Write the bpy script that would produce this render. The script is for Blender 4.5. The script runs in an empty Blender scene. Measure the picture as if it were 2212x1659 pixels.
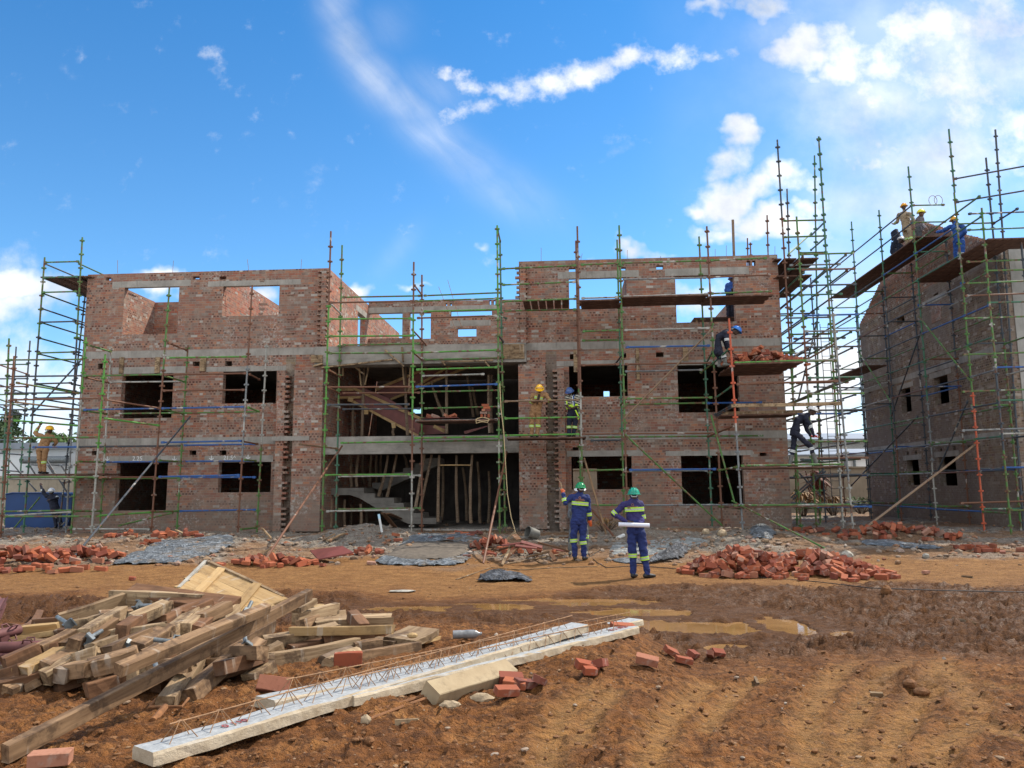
# Building site: unfinished brick block, scaffolding, workers and muddy foreground.
import bpy, bmesh, math, random
import numpy as np
from mathutils import Vector, Matrix
rnd = random.Random(7)
S = bpy.context.scene
COL = S.collection
PI = math.pi
# ------------------------------------------------------------------ camera model
# measurements were taken on a 2212 x 1659 view of the photograph
F = 1660.0; PIT = .1339; ROLL = .0074; EYE = 1.8
_c, _s = math.cos(ROLL), math.sin(ROLL)
_fw = Vector((0, math.cos(PIT), math.sin(PIT)))
_up = Vector((0, -math.sin(PIT), math.cos(PIT)))
_rt = Vector((1, 0, 0))
CR = _c*_rt - _s*_up
CU = _s*_rt + _c*_up
EYEP = Vector((0, 0, EYE))
def ray(x, y):
    return _fw + CR*((x-1106)/F) + CU*((829.5-y)/F)
def at_y(x, y, Y):
    d = ray(x, y); return EYEP + d*(Y/d.y)
# facade frame
FL = Vector((-15.042, 26.536, 0)); FR = Vector((8.919, 24.911, 0))
U = (FR-FL).normalized(); YAW = math.atan2(U.y, U.x)
N = Vector((U.y, -U.x, 0))               # towards the camera
ROOTM = {}
BM = Matrix.Translation(FL) @ Matrix.Rotation(YAW, 4, 'Z')
BMI = BM.inverted()
def at_f(x, y, out=0.0):
    """world point of pixel on the plane 'out' metres in front of the facade"""
    d = ray(x, y); p = FL + N*out
    return EYEP + d*((p-EYEP).dot(N)/d.dot(N))
def fl(x, y, dep=0.0):
    """facade-local point of pixel on local plane y=dep"""
    return BMI @ at_f(x, y, -dep)
def LW(x, y, z):
    return BM @ Vector((x, y, z))
# converters from measuring crops
def A1(X, Y): return (X/3.8245, 487.9+Y/3.8245)
def A2(X, Y): return (542.2+X/3.8245, 487.9+Y/3.8245)
def A3(X, Y): return (1084.3+X/3.8245, 487.9+Y/3.8245)
def B1(X, Y): return (X/3.8245, 867.4+Y/3.8245)
def B2(X, Y): return (542.2+X/3.8245, 867.4+Y/3.8245)
def B3(X, Y): return (1084.3+X/3.8245, 867.4+Y/3.8245)
def R4(X, Y): return (1626.5+X/3.4003, 216.9+Y/3.4003)
def R5(X, Y): return (1626.5+X/3.0605, 650.6+Y/3.0605)
def G4(X, Y): return (X/3.558, 1192.7+Y/3.558)
def G5(X, Y): return (542.2+X/3.558, 1192.7+Y/3.558)
def G6(X, Y): return (1084.3+X/3.558, 1192.7+Y/3.558)
def G7(X, Y): return (1626.5+X/3.5575, 1192.7+Y/3.5575)
def C4(X, Y): return (1507.2+X/3.6, 569.3+Y/3.6)
def C5(X, Y): return (1669.8+X/6.802, 677.7+Y/6.802)
def M1(X, Y): return (677.7+X/7.649, 748.2+Y/7.649)
def M2(X, Y): return (867.4+X/8.054, 759+Y/8.054)
def M3(X, Y): return (661.4+X/2.662, 965+Y/2.662)

cam = bpy.data.cameras.new('camera'); camo = bpy.data.objects.new('camera', cam); COL.objects.link(camo)
cam.sensor_width = 36; cam.lens = F/2212*36; cam.clip_start = .05; cam.clip_end = 3000
cm = Matrix.Identity(4)
for i in range(3):
    cm[i][0] = CR[i]; cm[i][1] = CU[i]; cm[i][2] = -_fw[i]; cm[i][3] = EYEP[i]
camo.matrix_world = cm
S.camera = camo

# ------------------------------------------------------------------ noise (numpy)
def _h(i, j, s):
    n = (i*374761393 + j*668265263 + s*1442695041) & 0xffffffff
    n = ((n ^ (n >> 13))*1274126177) & 0xffffffff
    return ((n ^ (n >> 16)) & 0xffff)/65535.0
def vnoise(x, y, s=0):
    x = np.asarray(x, float); y = np.asarray(y, float)
    i = np.floor(x).astype(np.int64); j = np.floor(y).astype(np.int64)
    fx = x-i; fy = y-j
    fx = fx*fx*fx*(fx*(fx*6-15)+10); fy = fy*fy*fy*(fy*(fy*6-15)+10)
    a = _h(i, j, s); b = _h(i+1, j, s); c = _h(i, j+1, s); d = _h(i+1, j+1, s)
    return (a+(b-a)*fx)*(1-fy)+(c+(d-c)*fx)*fy
def fbm(x, y, o=4, s=0, g=.5):
    t = 0; a = 1; n = 0
    for k in range(o):
        t = t+a*vnoise(x*2**k+k*17.3, y*2**k-k*9.1, s+k); n += a; a *= g
    return t/n
def sst(a, b, x):
    t = np.clip((x-a)/(b-a), 0, 1); return t*t*(3-2*t)

# ------------------------------------------------------------------ mesh helpers
class MB:
    def __init__(self):
        self.v = []; self.f = []; self.m = []; self.mi = 0
    def face(self, pts):
        b = len(self.v); self.v += [tuple(p) for p in pts]
        self.f.append(tuple(range(b, b+len(pts)))); self.m.append(self.mi)
    def box(self, x0, x1, y0, y1, z0, z1):
        self.obox(((x0+x1)/2, (y0+y1)/2, (z0+z1)/2), ((x1-x0)/2, 0, 0), (0, (y1-y0)/2, 0), (0, 0, (z1-z0)/2)); return self
    def obox(self, c, X, Y, Z):
        c, X, Y, Z = Vector(c), Vector(X), Vector(Y), Vector(Z)
        b = len(self.v)
        for sx, sy, sz in ((-1,-1,-1),(1,-1,-1),(1,1,-1),(-1,1,-1),(-1,-1,1),(1,-1,1),(1,1,1),(-1,1,1)):
            self.v.append(tuple(c+X*sx+Y*sy+Z*sz))
        fs = ((0,3,2,1),(4,5,6,7),(0,1,5,4),(1,2,6,5),(2,3,7,6),(3,0,4,7))
        if X.cross(Y).dot(Z) < 0: fs = tuple(q[::-1] for q in fs)
        for q in fs: self.f.append(tuple(b+i for i in q)); self.m.append(self.mi)
        return self
    def loft(self, secs, n=10, caps=True):
        """secs: list of (centre, ax, ay)"""
        b = len(self.v)
        for c, ax, ay in secs:
            c, ax, ay = Vector(c), Vector(ax), Vector(ay)
            for k in range(n):
                a = 2*PI*k/n; self.v.append(tuple(c+ax*math.cos(a)+ay*math.sin(a)))
        for i in range(len(secs)-1):
            for k in range(n):
                k2 = (k+1) % n
                self.f.append((b+i*n+k, b+i*n+k2, b+(i+1)*n+k2, b+(i+1)*n+k)); self.m.append(self.mi)
        if caps:
            self.f.append(tuple(b+k for k in range(n-1, -1, -1))); self.m.append(self.mi)
            e = b+(len(secs)-1)*n
            self.f.append(tuple(e+k for k in range(n))); self.m.append(self.mi)
        return self
    def path(self, pts, rad, n=8, caps=True):
        pts = [Vector(p) for p in pts]; k = len(pts)
        if not hasattr(rad, '__len__'): rad = [rad]*k
        secs = []; pa = None
        for i, p in enumerate(pts):
            t = (pts[min(i+1, k-1)]-pts[max(i-1, 0)])
            t = t.normalized() if t.length > 1e-9 else Vector((0, 0, 1))
            if pa is None:
                r = Vector((0, 0, 1)) if abs(t.z) < .9 else Vector((1, 0, 0))
                ax = t.cross(r).normalized()
            else:
                ax = (pa-t*pa.dot(t)); ax = ax.normalized() if ax.length > 1e-6 else pa
            pa = ax; ay = t.cross(ax)
            secs.append((p, ax*rad[i], ay*rad[i]))
        return self.loft(secs, n, caps)
    def tube(self, a, b, r, r1=None, n=8):
        return self.path([a, b], [r, r if r1 is None else r1], n)
    def ell(self, c, r, n=10, m=6, R=None):
        c = Vector(c); R = R or Matrix.Identity(3); b = len(self.v)
        secs = []
        for i in range(m+1):
            a = -PI/2+PI*i/m; s = max(math.cos(a), .02)
            secs.append((c+R@Vector((0, 0, r[2]*math.sin(a))), R@Vector((r[0]*s, 0, 0)), R@Vector((0, r[1]*s, 0))))
        return self.loft(secs, n)
    def build(self, name, mats, parent=None, local=False, smooth=False, ang=.7):
        me = bpy.data.meshes.new(name)
        vs = self.v
        if parent is not None and not local:
            M = ROOTM[parent.name].inverted(); vs = [tuple(M @ Vector(p)) for p in vs]
        me.from_pydata(vs, [], self.f)
        if not isinstance(mats, (list, tuple)): mats = [mats]
        for m in mats: me.materials.append(m)
        if len(mats) > 1: me.polygons.foreach_set('material_index', self.m)
        if smooth:
            me.polygons.foreach_set('use_smooth', [True]*len(self.f)); me.set_sharp_from_angle(angle=ang)
        o = bpy.data.objects.new(name, me); COL.objects.link(o)
        if parent is not None: o.parent = parent
        return o
def tag(o, label=None, cat=None, group=None, kind=None):
    if label: o['label'] = label
    if cat: o['category'] = cat
    if group: o['group'] = group
    if kind: o['kind'] = kind
    return o
def root(name, M, label=None, cat=None, group=None):
    if not isinstance(M, Matrix): M = Matrix.Translation(Vector(M))
    o = bpy.data.objects.new(name, None); COL.objects.link(o); o.matrix_world = M; o.empty_display_size = .2
    ROOTM[o.name] = M
    return tag(o, label, cat, group)
def single(mb, name, mats, label, cat, group=None, smooth=False, base=None, kind=None, ang=.7):
    """a thing that is one mesh; origin moved to its base"""
    v = mb.v
    if base is None:
        xs = [p[0] for p in v]; ys = [p[1] for p in v]; zs = [p[2] for p in v]
        base = Vector(((min(xs)+max(xs))/2, (min(ys)+max(ys))/2, min(zs)))
    base = Vector(base)
    mb.v = [tuple(Vector(p)-base) for p in v]
    o = mb.build(name, mats, smooth=smooth, ang=ang); o.location = base
    return tag(o, label, cat, group, kind)

# ------------------------------------------------------------------ materials
class NT:
    def __init__(self, name):
        self.mat = bpy.data.materials.new(name); self.mat.use_nodes = True
        self.t = self.mat.node_tree; self.t.nodes.clear()
        self.out = self.n('ShaderNodeOutputMaterial'); self.b = self.n('ShaderNodeBsdfPrincipled')
        self.l(self.b.outputs[0], self.out.inputs[0])
    def n(self, t, **k):
        o = self.t.nodes.new(t)
        for a, b in k.items(): setattr(o, a, b)
        return o
    def l(self, a, b): self.t.links.new(a, b)
    def val(self, x, sock):
        if isinstance(x, bpy.types.NodeSocket): self.l(x, sock)
        else: sock.default_value = x
    def math(self, op, a, b=0.0, c=0.0, clamp=False):
        o = self.n('ShaderNodeMath', operation=op, use_clamp=clamp)
        self.val(a, o.inputs[0]); self.val(b, o.inputs[1]); self.val(c, o.inputs[2]); return o.outputs[0]
    def mix(self, f, a, b, mode='MIX'):
        o = self.n('ShaderNodeMix', data_type='RGBA', blend_type=mode)
        self.val(f, o.inputs[0])
        for x, s in ((a, o.inputs[6]), (b, o.inputs[7])):
            if isinstance(x, bpy.types.NodeSocket): self.l(x, s)
            else: s.default_value = (*x, 1) if len(x) == 3 else x
        return o.outputs[2]
    def noise(self, vec=None, scale=5, det=4, rough=.55, dist=0, d='3D'):
        o = self.n('ShaderNodeTexNoise', noise_dimensions=d)
        if vec is not None: self.l(vec, o.inputs['Vector'])
        o.inputs['Scale'].default_value = scale; o.inputs['Detail'].default_value = det
        o.inputs['Roughness'].default_value = rough; o.inputs['Distortion'].default_value = dist
        return o.outputs['Fac']
    def ramp(self, f, stops):
        o = self.n('ShaderNodeValToRGB'); e = o.color_ramp.elements
        while len(e) < len(stops): e.new(.5)
        for k, (p, c) in zip(e, stops):
            k.position = p; k.color = (*c, 1) if hasattr(c, '__len__') else (c, c, c, 1)
        self.l(f, o.inputs[0]); return o.outputs[0]
    def step(self, f, a, b):
        o = self.n('ShaderNodeMapRange', interpolation_type='SMOOTHSTEP')
        self.val(f, o.inputs[0]); o.inputs[1].default_value = a; o.inputs[2].default_value = b; return o.outputs[0]
    def obj(self): return self.n('ShaderNodeTexCoord').outputs['Object']
    def scalev(self, v, s):
        o = self.n('ShaderNodeMapping'); self.l(v, o.inputs[0]); o.inputs['Scale'].default_value = s; return o.outputs[0]
    def bump(self, h, st=.4, dist=.02):
        o = self.n('ShaderNodeBump'); o.inputs['Strength'].default_value = st; o.inputs['Distance'].default_value = dist
        self.l(h, o.inputs['Height']); self.l(o.outputs[0], self.b.inputs['Normal'])
    def set(self, col=None, rough=None, metal=None, spec=None):
        for k, x in (('Base Color', col), ('Roughness', rough), ('Metallic', metal), ('Specular IOR Level', spec)):
            if x is None: continue
            s = self.b.inputs[k]
            if isinstance(x, bpy.types.NodeSocket): self.l(x, s)
            else: s.default_value = (*x, 1) if hasattr(x, '__len__') else x
        return self.mat
def flat(name, col, rough=.6, metal=0, var=.25, scale=9, bump=0, spec=.4):
    t = NT(name); o = t.obj(); n = t.noise(o, scale, 4)
    d = tuple(c*(1-var) for c in col); e = tuple(min(1, c*(1+var)) for c in col)
    t.set(t.ramp(n, [(.3, d), (.7, e)]), rough, metal, spec)
    if bump: t.bump(t.noise(o, scale*5, 3), bump, .01)
    return t.mat
def pole_mat(name, col, rust=.35, splash=.3, metal=0.0):
    t = NT(name); o = t.obj()
    n = t.noise(o, 6, 5, .65); n2 = t.noise(o, 2.2, 4, .6); n3 = t.noise(o, 30, 2)
    c = t.mix(t.step(n3, .3, .8), tuple(x*.75 for x in col), col)
    c = t.mix(t.step(n, .62-rust*.28, .72-rust*.2), c, (.13, .055, .03))
    c = t.mix(t.step(n2, .66-splash*.25, .74-splash*.2), c, (.36, .34, .3))
    return t.set(c, .55, metal, .4)
P = {
 'g': pole_mat('green_pole_paint', (.075, .185, .04), .55, .26),
 'G': pole_mat('bright_green_pole_paint', (.085, .27, .04), .42, .2),
 't': pole_mat('dark_green_pole_paint', (.05, .15, .085), .4, .2),
 'r': pole_mat('rusty_pole_steel', (.16, .065, .032), .5, .2),
 'R': pole_mat('red_pole_paint', (.52, .10, .04), .2, .12),
 'b': pole_mat('blue_pole_paint', (.025, .095, .29), .25, .25),
 'y': pole_mat('grey_pole_steel', (.2, .21, .21), .3, .45, .3),
 'k': pole_mat('dark_grey_pole_steel', (.05, .06, .07), .3, .2),
 'w': pole_mat('cement_splashed_pole', (.32, .31, .27), .3, .6),
 'd': pole_mat('weathered_timber_pole', (.22, .14, .08), .3, .2),
}
def brick_mat(name, dirty=.5, warm=1.0, white=.5):
    t = NT(name); tc = t.n('ShaderNodeTexCoord'); o = tc.outputs['Object']
    sx = t.n('ShaderNodeSeparateXYZ'); t.l(o, sx.inputs[0])
    nx = t.n('ShaderNodeSeparateXYZ'); t.l(tc.outputs['Normal'], nx.inputs[0])
    isx = t.math('GREATER_THAN', t.math('ABSOLUTE', nx.outputs[0]), .6)
    isz = t.math('GREATER_THAN', t.math('ABSOLUTE', nx.outputs[2]), .6)
    def lerp(f, a, b): return t.math('ADD', t.math('MULTIPLY', a, t.math('SUBTRACT', 1, f)), t.math('MULTIPLY', b, f))
    u = lerp(isx, sx.outputs[0], sx.outputs[1]); v = lerp(isz, sx.outputs[2], sx.outputs[1])
    wob = t.noise(o, 3.1, 2)
    v = t.math('ADD', v, t.math('MULTIPLY', t.math('SUBTRACT', wob, .5), .02))
    row = t.math('FLOOR', t.math('DIVIDE', v, .085))
    fv = t.math('SUBTRACT', t.math('DIVIDE', v, .085), row)
    # header or stretcher courses
    rv = t.n('ShaderNodeCombineXYZ'); t.l(row, rv.inputs[0]); t.l(t.math('FLOOR', t.math('DIVIDE', u, 2.3)), rv.inputs[1])
    wr = t.n('ShaderNodeTexWhiteNoise', noise_dimensions='3D'); t.l(rv.outputs[0], wr.inputs[0])
    hdr = t.math('GREATER_THAN', t.math('ADD', wr.outputs[0], t.math('MULTIPLY', t.noise(o, .55, 3), 1.7)), 1.5)
    uu = t.math('DIVIDE', u, lerp(hdr, .235, .1175))
    uu = t.math('ADD', uu, t.math('MULTIPLY', .5, t.math('MODULO', t.math('ABSOLUTE', row), 2)))
    colx = t.math('FLOOR', uu); fu = t.math('SUBTRACT', uu, colx)
    mw = lerp(hdr, .055, .11)
    mort = t.math('MAXIMUM', t.math('LESS_THAN', fu, mw), t.math('LESS_THAN', fv, .15))
    cv = t.n('ShaderNodeCombineXYZ'); t.l(colx, cv.inputs[0]); t.l(row, cv.inputs[1]); t.l(hdr, cv.inputs[2])
    wn = t.n('ShaderNodeTexWhiteNoise', noise_dimensions='3D'); t.l(cv.outputs[0], wn.inputs[0])
    w = warm
    c = t.ramp(wn.outputs[0], [(0, (.30*w, .10, .057)), (.25, (.21*w, .085, .06)), (.45, (.29*w, .135, .085)), (.6, (.15, .085, .07)), (.8, (.36*w, .15, .08)), (.93, (.2, .145, .12)), (1, (.42, .37, .32))])
    # perforation holes shown on the header faces
    hs = t.math('ABSOLUTE', t.math('SUBTRACT', fu, .55)); hv = t.math('ABSOLUTE', t.math('SUBTRACT', fv, .56))
    hole = t.math('MULTIPLY', t.math('LESS_THAN', hs, .25), t.math('LESS_THAN', hv, .27))
    hole = t.math('MULTIPLY', hole, hdr)
    cx = t.n('ShaderNodeSeparateColor'); t.l(wn.outputs[1], cx.inputs[0])
    hole = t.math('MULTIPLY', hole, t.math('LESS_THAN', cx.outputs[0], .55))
    c = t.mix(t.math('MULTIPLY', hole, .85), c, (.03, .02, .017))
    sm = t.noise(o, 2.6, 6, .66)
    mc = t.ramp(t.noise(o, 7, 3), [(.3, (.2, .155, .12)), (.7, (.34, .28, .22))])
    smear = t.math('MULTIPLY', t.step(sm, .44, .68), min(1, dirty*1.3))
    fac = t.math('MAXIMUM', t.math('MULTIPLY', mort, .88), smear)
    c = t.mix(fac, c, mc)
    big = t.noise(o, .35, 3, .6)
    c = t.mix(t.math('MULTIPLY', t.step(big, .36, .66), min(.85, .6*dirty)), c, (.16, .125, .105))
    low = t.math('MULTIPLY', t.step(t.math('ADD', sx.outputs[2], t.math('MULTIPLY', t.noise(o, .9, 4, .65), 5.0)), 4.6, 3.5), t.step(t.noise(o, 3.3, 4, .6), .3, .5))
    c = t.mix(t.math('MULTIPLY', low, .62), c, (.175, .135, .105))
    ef = t.math('MULTIPLY', t.step(t.noise(o, .8, 3), .5, .62), t.step(t.noise(o, 11, 4, .7), .5, .6))
    c = t.mix(t.math('MULTIPLY', ef, white*.7), c, (.48, .45, .41))
    t.set(c, .92, 0, .2)
    h = t.math('SUBTRACT', t.math('MULTIPLY', wn.outputs[0], .3), t.math('MAXIMUM', mort, hole))
    t.bump(h, .6, .012)
    return t.mat
BRK = brick_mat('brickwork'); BRKI = brick_mat('inner_brickwork', .35, 1.15, .5); BRKD = brick_mat('grey_smeared_brickwork', 1.25, .62, .2)
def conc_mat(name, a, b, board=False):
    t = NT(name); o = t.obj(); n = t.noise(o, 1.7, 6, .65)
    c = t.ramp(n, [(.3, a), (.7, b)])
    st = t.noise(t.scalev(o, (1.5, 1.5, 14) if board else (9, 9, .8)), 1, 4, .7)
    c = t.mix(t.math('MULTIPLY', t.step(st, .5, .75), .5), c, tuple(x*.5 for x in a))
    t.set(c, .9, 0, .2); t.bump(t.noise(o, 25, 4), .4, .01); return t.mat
CONC = conc_mat('raw_concrete', (.2, .18, .155), (.36, .33, .29)); CONCB = conc_mat('board_marked_concrete', (.17, .155, .135), (.34, .31, .27), True)
PLAS = conc_mat('grey_plaster', (.24, .23, .21), (.34, .32, .29))
def wood_mat(name, a, b, dark=.3):
    """grain along the piece's own longest axis (local X)"""
    t = NT(name); tc = t.n('ShaderNodeTexCoord'); o = tc.outputs['Object']
    inf = t.n('ShaderNodeObjectInfo')
    add = t.n('ShaderNodeVectorMath', operation='ADD'); t.l(o, add.inputs[0]); t.l(inf.outputs['Random'], add.inputs[1])
    v = t.scalev(add.outputs[0], (2.2, 30, 30)); g = t.noise(v, 1, 5, .65, .4)
    c = t.ramp(g, [(.3, a), (.66, b)])
    c = t.mix(t.math('MULTIPLY', t.math('SUBTRACT', inf.outputs['Random'], .35, clamp=True), .9), c, tuple(x*.6 for x in a))
    c = t.mix(t.math('MULTIPLY', t.step(t.noise(add.outputs[0], 5, 6, .72), .48, .62), dark), c, (.06, .035, .02))
    # cement smears across the piece
    c = t.mix(t.math('MULTIPLY', t.step(t.noise(t.scalev(add.outputs[0], (16, 3, 3)), 1, 3), .6, .72), .45), c, (.42, .36, .29))
    t.set(c, .8, 0, .25); t.bump(g, .35, .006); return t.mat
WOOD = wood_mat('old_sawn_timber', (.10, .052, .025), (.33, .205, .11), .75); WOODL = wood_mat('pale_sawn_timber', (.15, .086, .042), (.42, .30, .175), .8)
WOODD = wood_mat('dark_stained_timber', (.09, .042, .02), (.22, .11, .055), .4); WOODY = wood_mat('yellow_pine_timber', (.32, .19, .075), (.47, .32, .155), .35)
PLYR = flat('red_brown_plywood', (.15, .042, .032), .5, 0, .25, 3); BARK = wood_mat('rough_pole_wood', (.12, .08, .05), (.27, .19, .125), .4)
REBAR = flat('rusty_rebar', (.2, .085, .03), .8, 0, .4, 20); GALV = flat('galvanised_steel', (.15, .165, .17), .5, .3, .4, 25)
def deckmat():
    t = NT('stained_deck_board'); o = t.obj(); n = t.noise(o, 4, 5, .65)
    t.set(t.ramp(n, [(.3, (.045, .025, .018)), (.6, (.12, .06, .04)), (.75, (.2, .16, .12))]), .8, 0, .2); return t.mat
DECK = deckmat()
# ------------------------------------------------------------------ sun and sky
SUN_EL = math.radians(50); SUN_AZ = math.radians(56)      # azimuth clockwise from +Y
sd = Vector((math.sin(SUN_AZ)*math.cos(SUN_EL), math.cos(SUN_AZ)*math.cos(SUN_EL), math.sin(SUN_EL)))
sl = bpy.data.lights.new('sun', 'SUN'); so = bpy.data.objects.new('sun', sl); COL.objects.link(so)
sl.energy = 4.8; sl.angle = math.radians(.6); sl.color = (1, .93, .82)
so.rotation_euler = sd.to_track_quat('Z', 'Y').to_euler(); so.location = (20, 20, 40)
W = bpy.data.worlds.new('World'); S.world = W; W.use_nodes = True
class WT(NT):
    def __init__(self, tree): self.t = tree
w = WT(W.node_tree); w.t.nodes.clear()
wo = w.n('ShaderNodeOutputWorld'); bg = w.n('ShaderNodeBackground'); w.l(bg.outputs[0], wo.inputs[0])
bg.inputs[1].default_value = .12
sky = w.n('ShaderNodeTexSky', sky_type='NISHITA'); sky.sun_disc = False
sky.sun_elevation = SUN_EL; sky.sun_rotation = SUN_AZ; sky.altitude = 1400; sky.air_density = 1.0; sky.dust_density = .6; sky.ozone_density = 2.2
g = w.n('ShaderNodeTexCoord').outputs['Generated']
sp = w.n('ShaderNodeSeparateXYZ'); w.l(g, sp.inputs[0])
yy = w.math('MAXIMUM', sp.outputs[1], .08)
u0 = w.math('DIVIDE', sp.outputs[0], yy); v0 = w.math('DIVIDE', sp.outputs[2], yy)
uv = w.n('ShaderNodeCombineXYZ'); w.l(u0, uv.inputs[0]); w.l(v0, uv.inputs[1])
def wnoise(sc, det, rough=.6, off=0, sq=(1, 1, 1), rot=0, lac=2.0):
    m = w.n('ShaderNodeMapping'); w.l(uv.outputs[0], m.inputs[0]); m.inputs['Scale'].default_value = sq; m.inputs['Rotation'].default_value = (0, 0, rot); m.inputs['Location'].default_value = (off, off*.7, off*.3)
    return w.noise(m.outputs[0], sc, det, rough)
wa = wnoise(7, 4, .6, 3.1); wb = wnoise(7, 4, .6, 7.7)
uw = w.math('ADD', u0, w.math('MULTIPLY', w.math('SUBTRACT', wa, .5), .14))
vw = w.math('ADD', v0, w.math('MULTIPLY', w.math('SUBTRACT', wb, .5), .14))
def suv(x, y):
    d = ray(x, y); return d.x/d.y, d.z/d.y
def blobs(lst, U_, V_):
    acc = None
    for px, py, rx, ry, an, wt in lst:
        a, b = suv(px, py); ca, sa = math.cos(math.radians(an)), math.sin(math.radians(an))
        du = w.math('SUBTRACT', U_, a); dv = w.math('SUBTRACT', V_, b)
        p = w.math('MULTIPLY_ADD', du, ca*1660/rx, w.math('MULTIPLY', dv, sa*1660/rx))
        q = w.math('MULTIPLY_ADD', du, -sa*1660/ry, w.math('MULTIPLY', dv, ca*1660/ry))
        r2 = w.math('MULTIPLY_ADD', p, p, w.math('MULTIPLY', q, q))
        e = w.math('MULTIPLY', w.math('EXPONENT', w.math('MULTIPLY', r2, -1.0)), wt)
        acc = e if acc is None else w.math('MAXIMUM', acc, e)
    return acc
# thick white clouds (pixel centre, radii, tilt, weight)
CUM = [(1640,290,48,52,0,.95),(1605,350,70,40,20,.6),(1600,430,110,62,10,1.1),(1700,400,90,60,0,1.0),(1540,445,60,38,0,.95),(1680,480,150,50,0,1.0),(1600,505,110,28,0,.8),(1760,330,30,60,0,.5),
 (1540,30,90,40,0,.85),(1640,20,120,46,0,.85),(1720,110,90,70,50,.95),(1830,80,160,95,0,.9),(2000,60,210,110,0,1.0),(2150,40,200,120,0,1.1),(1900,200,130,70,0,.8),(2080,230,170,110,0,.9),(2180,300,110,110,0,.95),(1990,330,110,50,0,.6),(1740,180,40,40,0,.5),
 (2120,190,260,220,0,1.0),(2010,330,190,70,0,.75),(1800,150,110,60,20,.8),(1960,130,150,110,0,.8),(1870,350,90,34,15,.72),(1960,400,60,30,0,.55),(2030,520,90,50,0,.5),(1830,640,150,110,0,.75),(1760,560,90,60,0,.7),(1790,850,170,190,0,1.1),(1740,740,70,80,0,.6),
 (1045,540,32,22,20,.62),(1395,540,70,20,0,.75),(1370,512,26,20,0,.55),(1290,553,44,12,0,.55),(1465,545,30,14,0,.5),(775,622,40,24,0,.85),(910,632,60,12,0,.5),(960,650,60,14,0,.4),
 (30,640,90,60,0,1.0),(20,690,130,60,0,.9),(110,660,90,70,0,.7),(60,800,170,130,0,.75),(60,940,200,110,0,.8),(150,840,110,140,0,.7),(20,600,50,30,0,.6),(-120,700,200,190,0,.9),
 (560,650,60,45,0,1.2),(350,640,60,40,0,1.15),(1550,640,120,50,0,.75),(1330,330,60,34,15,.48),(920,1130,900,90,0,.6)]
CIR = [(a, b, c*1.15, d_*1.35, e, f*1.05) for a, b, c, d_, e, f in [(960,155,26,12,0,.8),(1010,175,55,17,-28,.95),(1075,200,55,20,-22,.95),(1130,205,50,26,10,.95),(1190,180,60,28,22,1.0),(1270,155,80,25,20,1.05),(1360,130,80,22,12,1.05),(1450,122,75,22,3,1.0),(1520,125,55,18,5,.75),(1580,110,40,14,10,.45),(990,240,50,20,20,.8),(1050,225,60,20,10,.7),(450,120,26,14,-30,.5),(480,165,40,18,-30,.5),(520,200,36,14,-20,.4),(1100,75,40,16,15,.35)]]
STR = [(728,10,70,42,-78,.8),(760,90,90,44,-66,.95),(810,165,90,44,-52,1.0),(880,225,100,40,-40,1.0),(940,290,100,44,-38,.95),(1010,350,100,46,-35,.7),(1090,410,120,50,-30,.5),(930,190,80,40,-30,.5),(830,60,60,60,-40,.35),(860,540,60,24,50,.25)]
wc_ = wnoise(18, 4, .6, 11.0); wd_ = wnoise(18, 4, .6, 14.0)
u1 = w.math('ADD', u0, w.math('MULTIPLY', w.math('SUBTRACT', wc_, .5), .055)); v1 = w.math('ADD', v0, w.math('MULTIPLY', w.math('SUBTRACT', wd_, .5), .055))
HZ = [(2060,320,300,150,0,1.0),(1900,240,200,110,0,.95),(1960,440,260,90,0,.75),(1790,190,120,90,0,.65),(1850,640,260,150,0,.6),(2150,120,250,160,0,1.0),(1700,60,140,70,20,.5)]
CUM = [(a, b, c, d_, e, f*(.74 if a > 1780 and b < 420 else 1)) for a, b, c, d_, e, f in CUM]
cu = blobs(CUM, uw, vw); ci = blobs(CIR, u1, v1); hz = blobs(HZ, u0, v0); st = blobs(STR, u0, v0)
f1 = wnoise(9, 8, .62, 1.3); f2 = wnoise(24, 6, .65, 5.0); al, be = math.cos(math.radians(-50)), math.sin(math.radians(-50))
ua = w.math('MULTIPLY_ADD', u0, al, w.math('MULTIPLY', v0, be)); ub = w.math('MULTIPLY_ADD', u0, -be, w.math('MULTIPLY', v0, al))
cvx = w.n('ShaderNodeCombineXYZ'); w.l(w.math('MULTIPLY', ua, 1.6), cvx.inputs[0]); w.l(w.math('MULTIPLY', w.math('ADD', ub, w.math('MULTIPLY', w.math('SUBTRACT', wa, .5), .06)), 11.0), cvx.inputs[1])
f3 = w.noise(cvx.outputs[0], 1.6, 6, .62)
dcu = w.step(w.math('ADD', cu, w.math('MULTIPLY', w.math('SUBTRACT', f1, .5), 1.7)), .28, .98)
dci = w.step(w.math('ADD', ci, w.math('MULTIPLY', w.math('SUBTRACT', f2, .5), 2.3)), .2, 1.5)
dst = w.math('MULTIPLY', st, w.math('MULTIPLY_ADD', w.step(f3, .2, .8), .42, .14))
# thin veil towards the right
veil = w.math('MULTIPLY', w.step(u0, .14, .6), w.step(wnoise(3, 5, .6, 2.2), .2, .8)); veil = w.math('MAXIMUM', w.math('MULTIPLY', veil, .5), w.math('MULTIPLY', hz, w.math('MULTIPLY_ADD', w.step(wnoise(6, 7, .62, 21.0), .25, .75), .75, .2)))
# pale rise of brightness towards the horizon
d = w.math('MAXIMUM', w.math('MAXIMUM', dcu, dci), w.math('MAXIMUM', dst, veil))
front = w.step(sp.outputs[1], .05, .25)
backn = w.noise(g, 2.2, 7, .6)
backd = w.step(backn, .34, .56)
d = w.math('ADD', w.math('MULTIPLY', d, front), w.math('MULTIPLY', backd, w.math('SUBTRACT', 1, front)), clamp=True)
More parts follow.
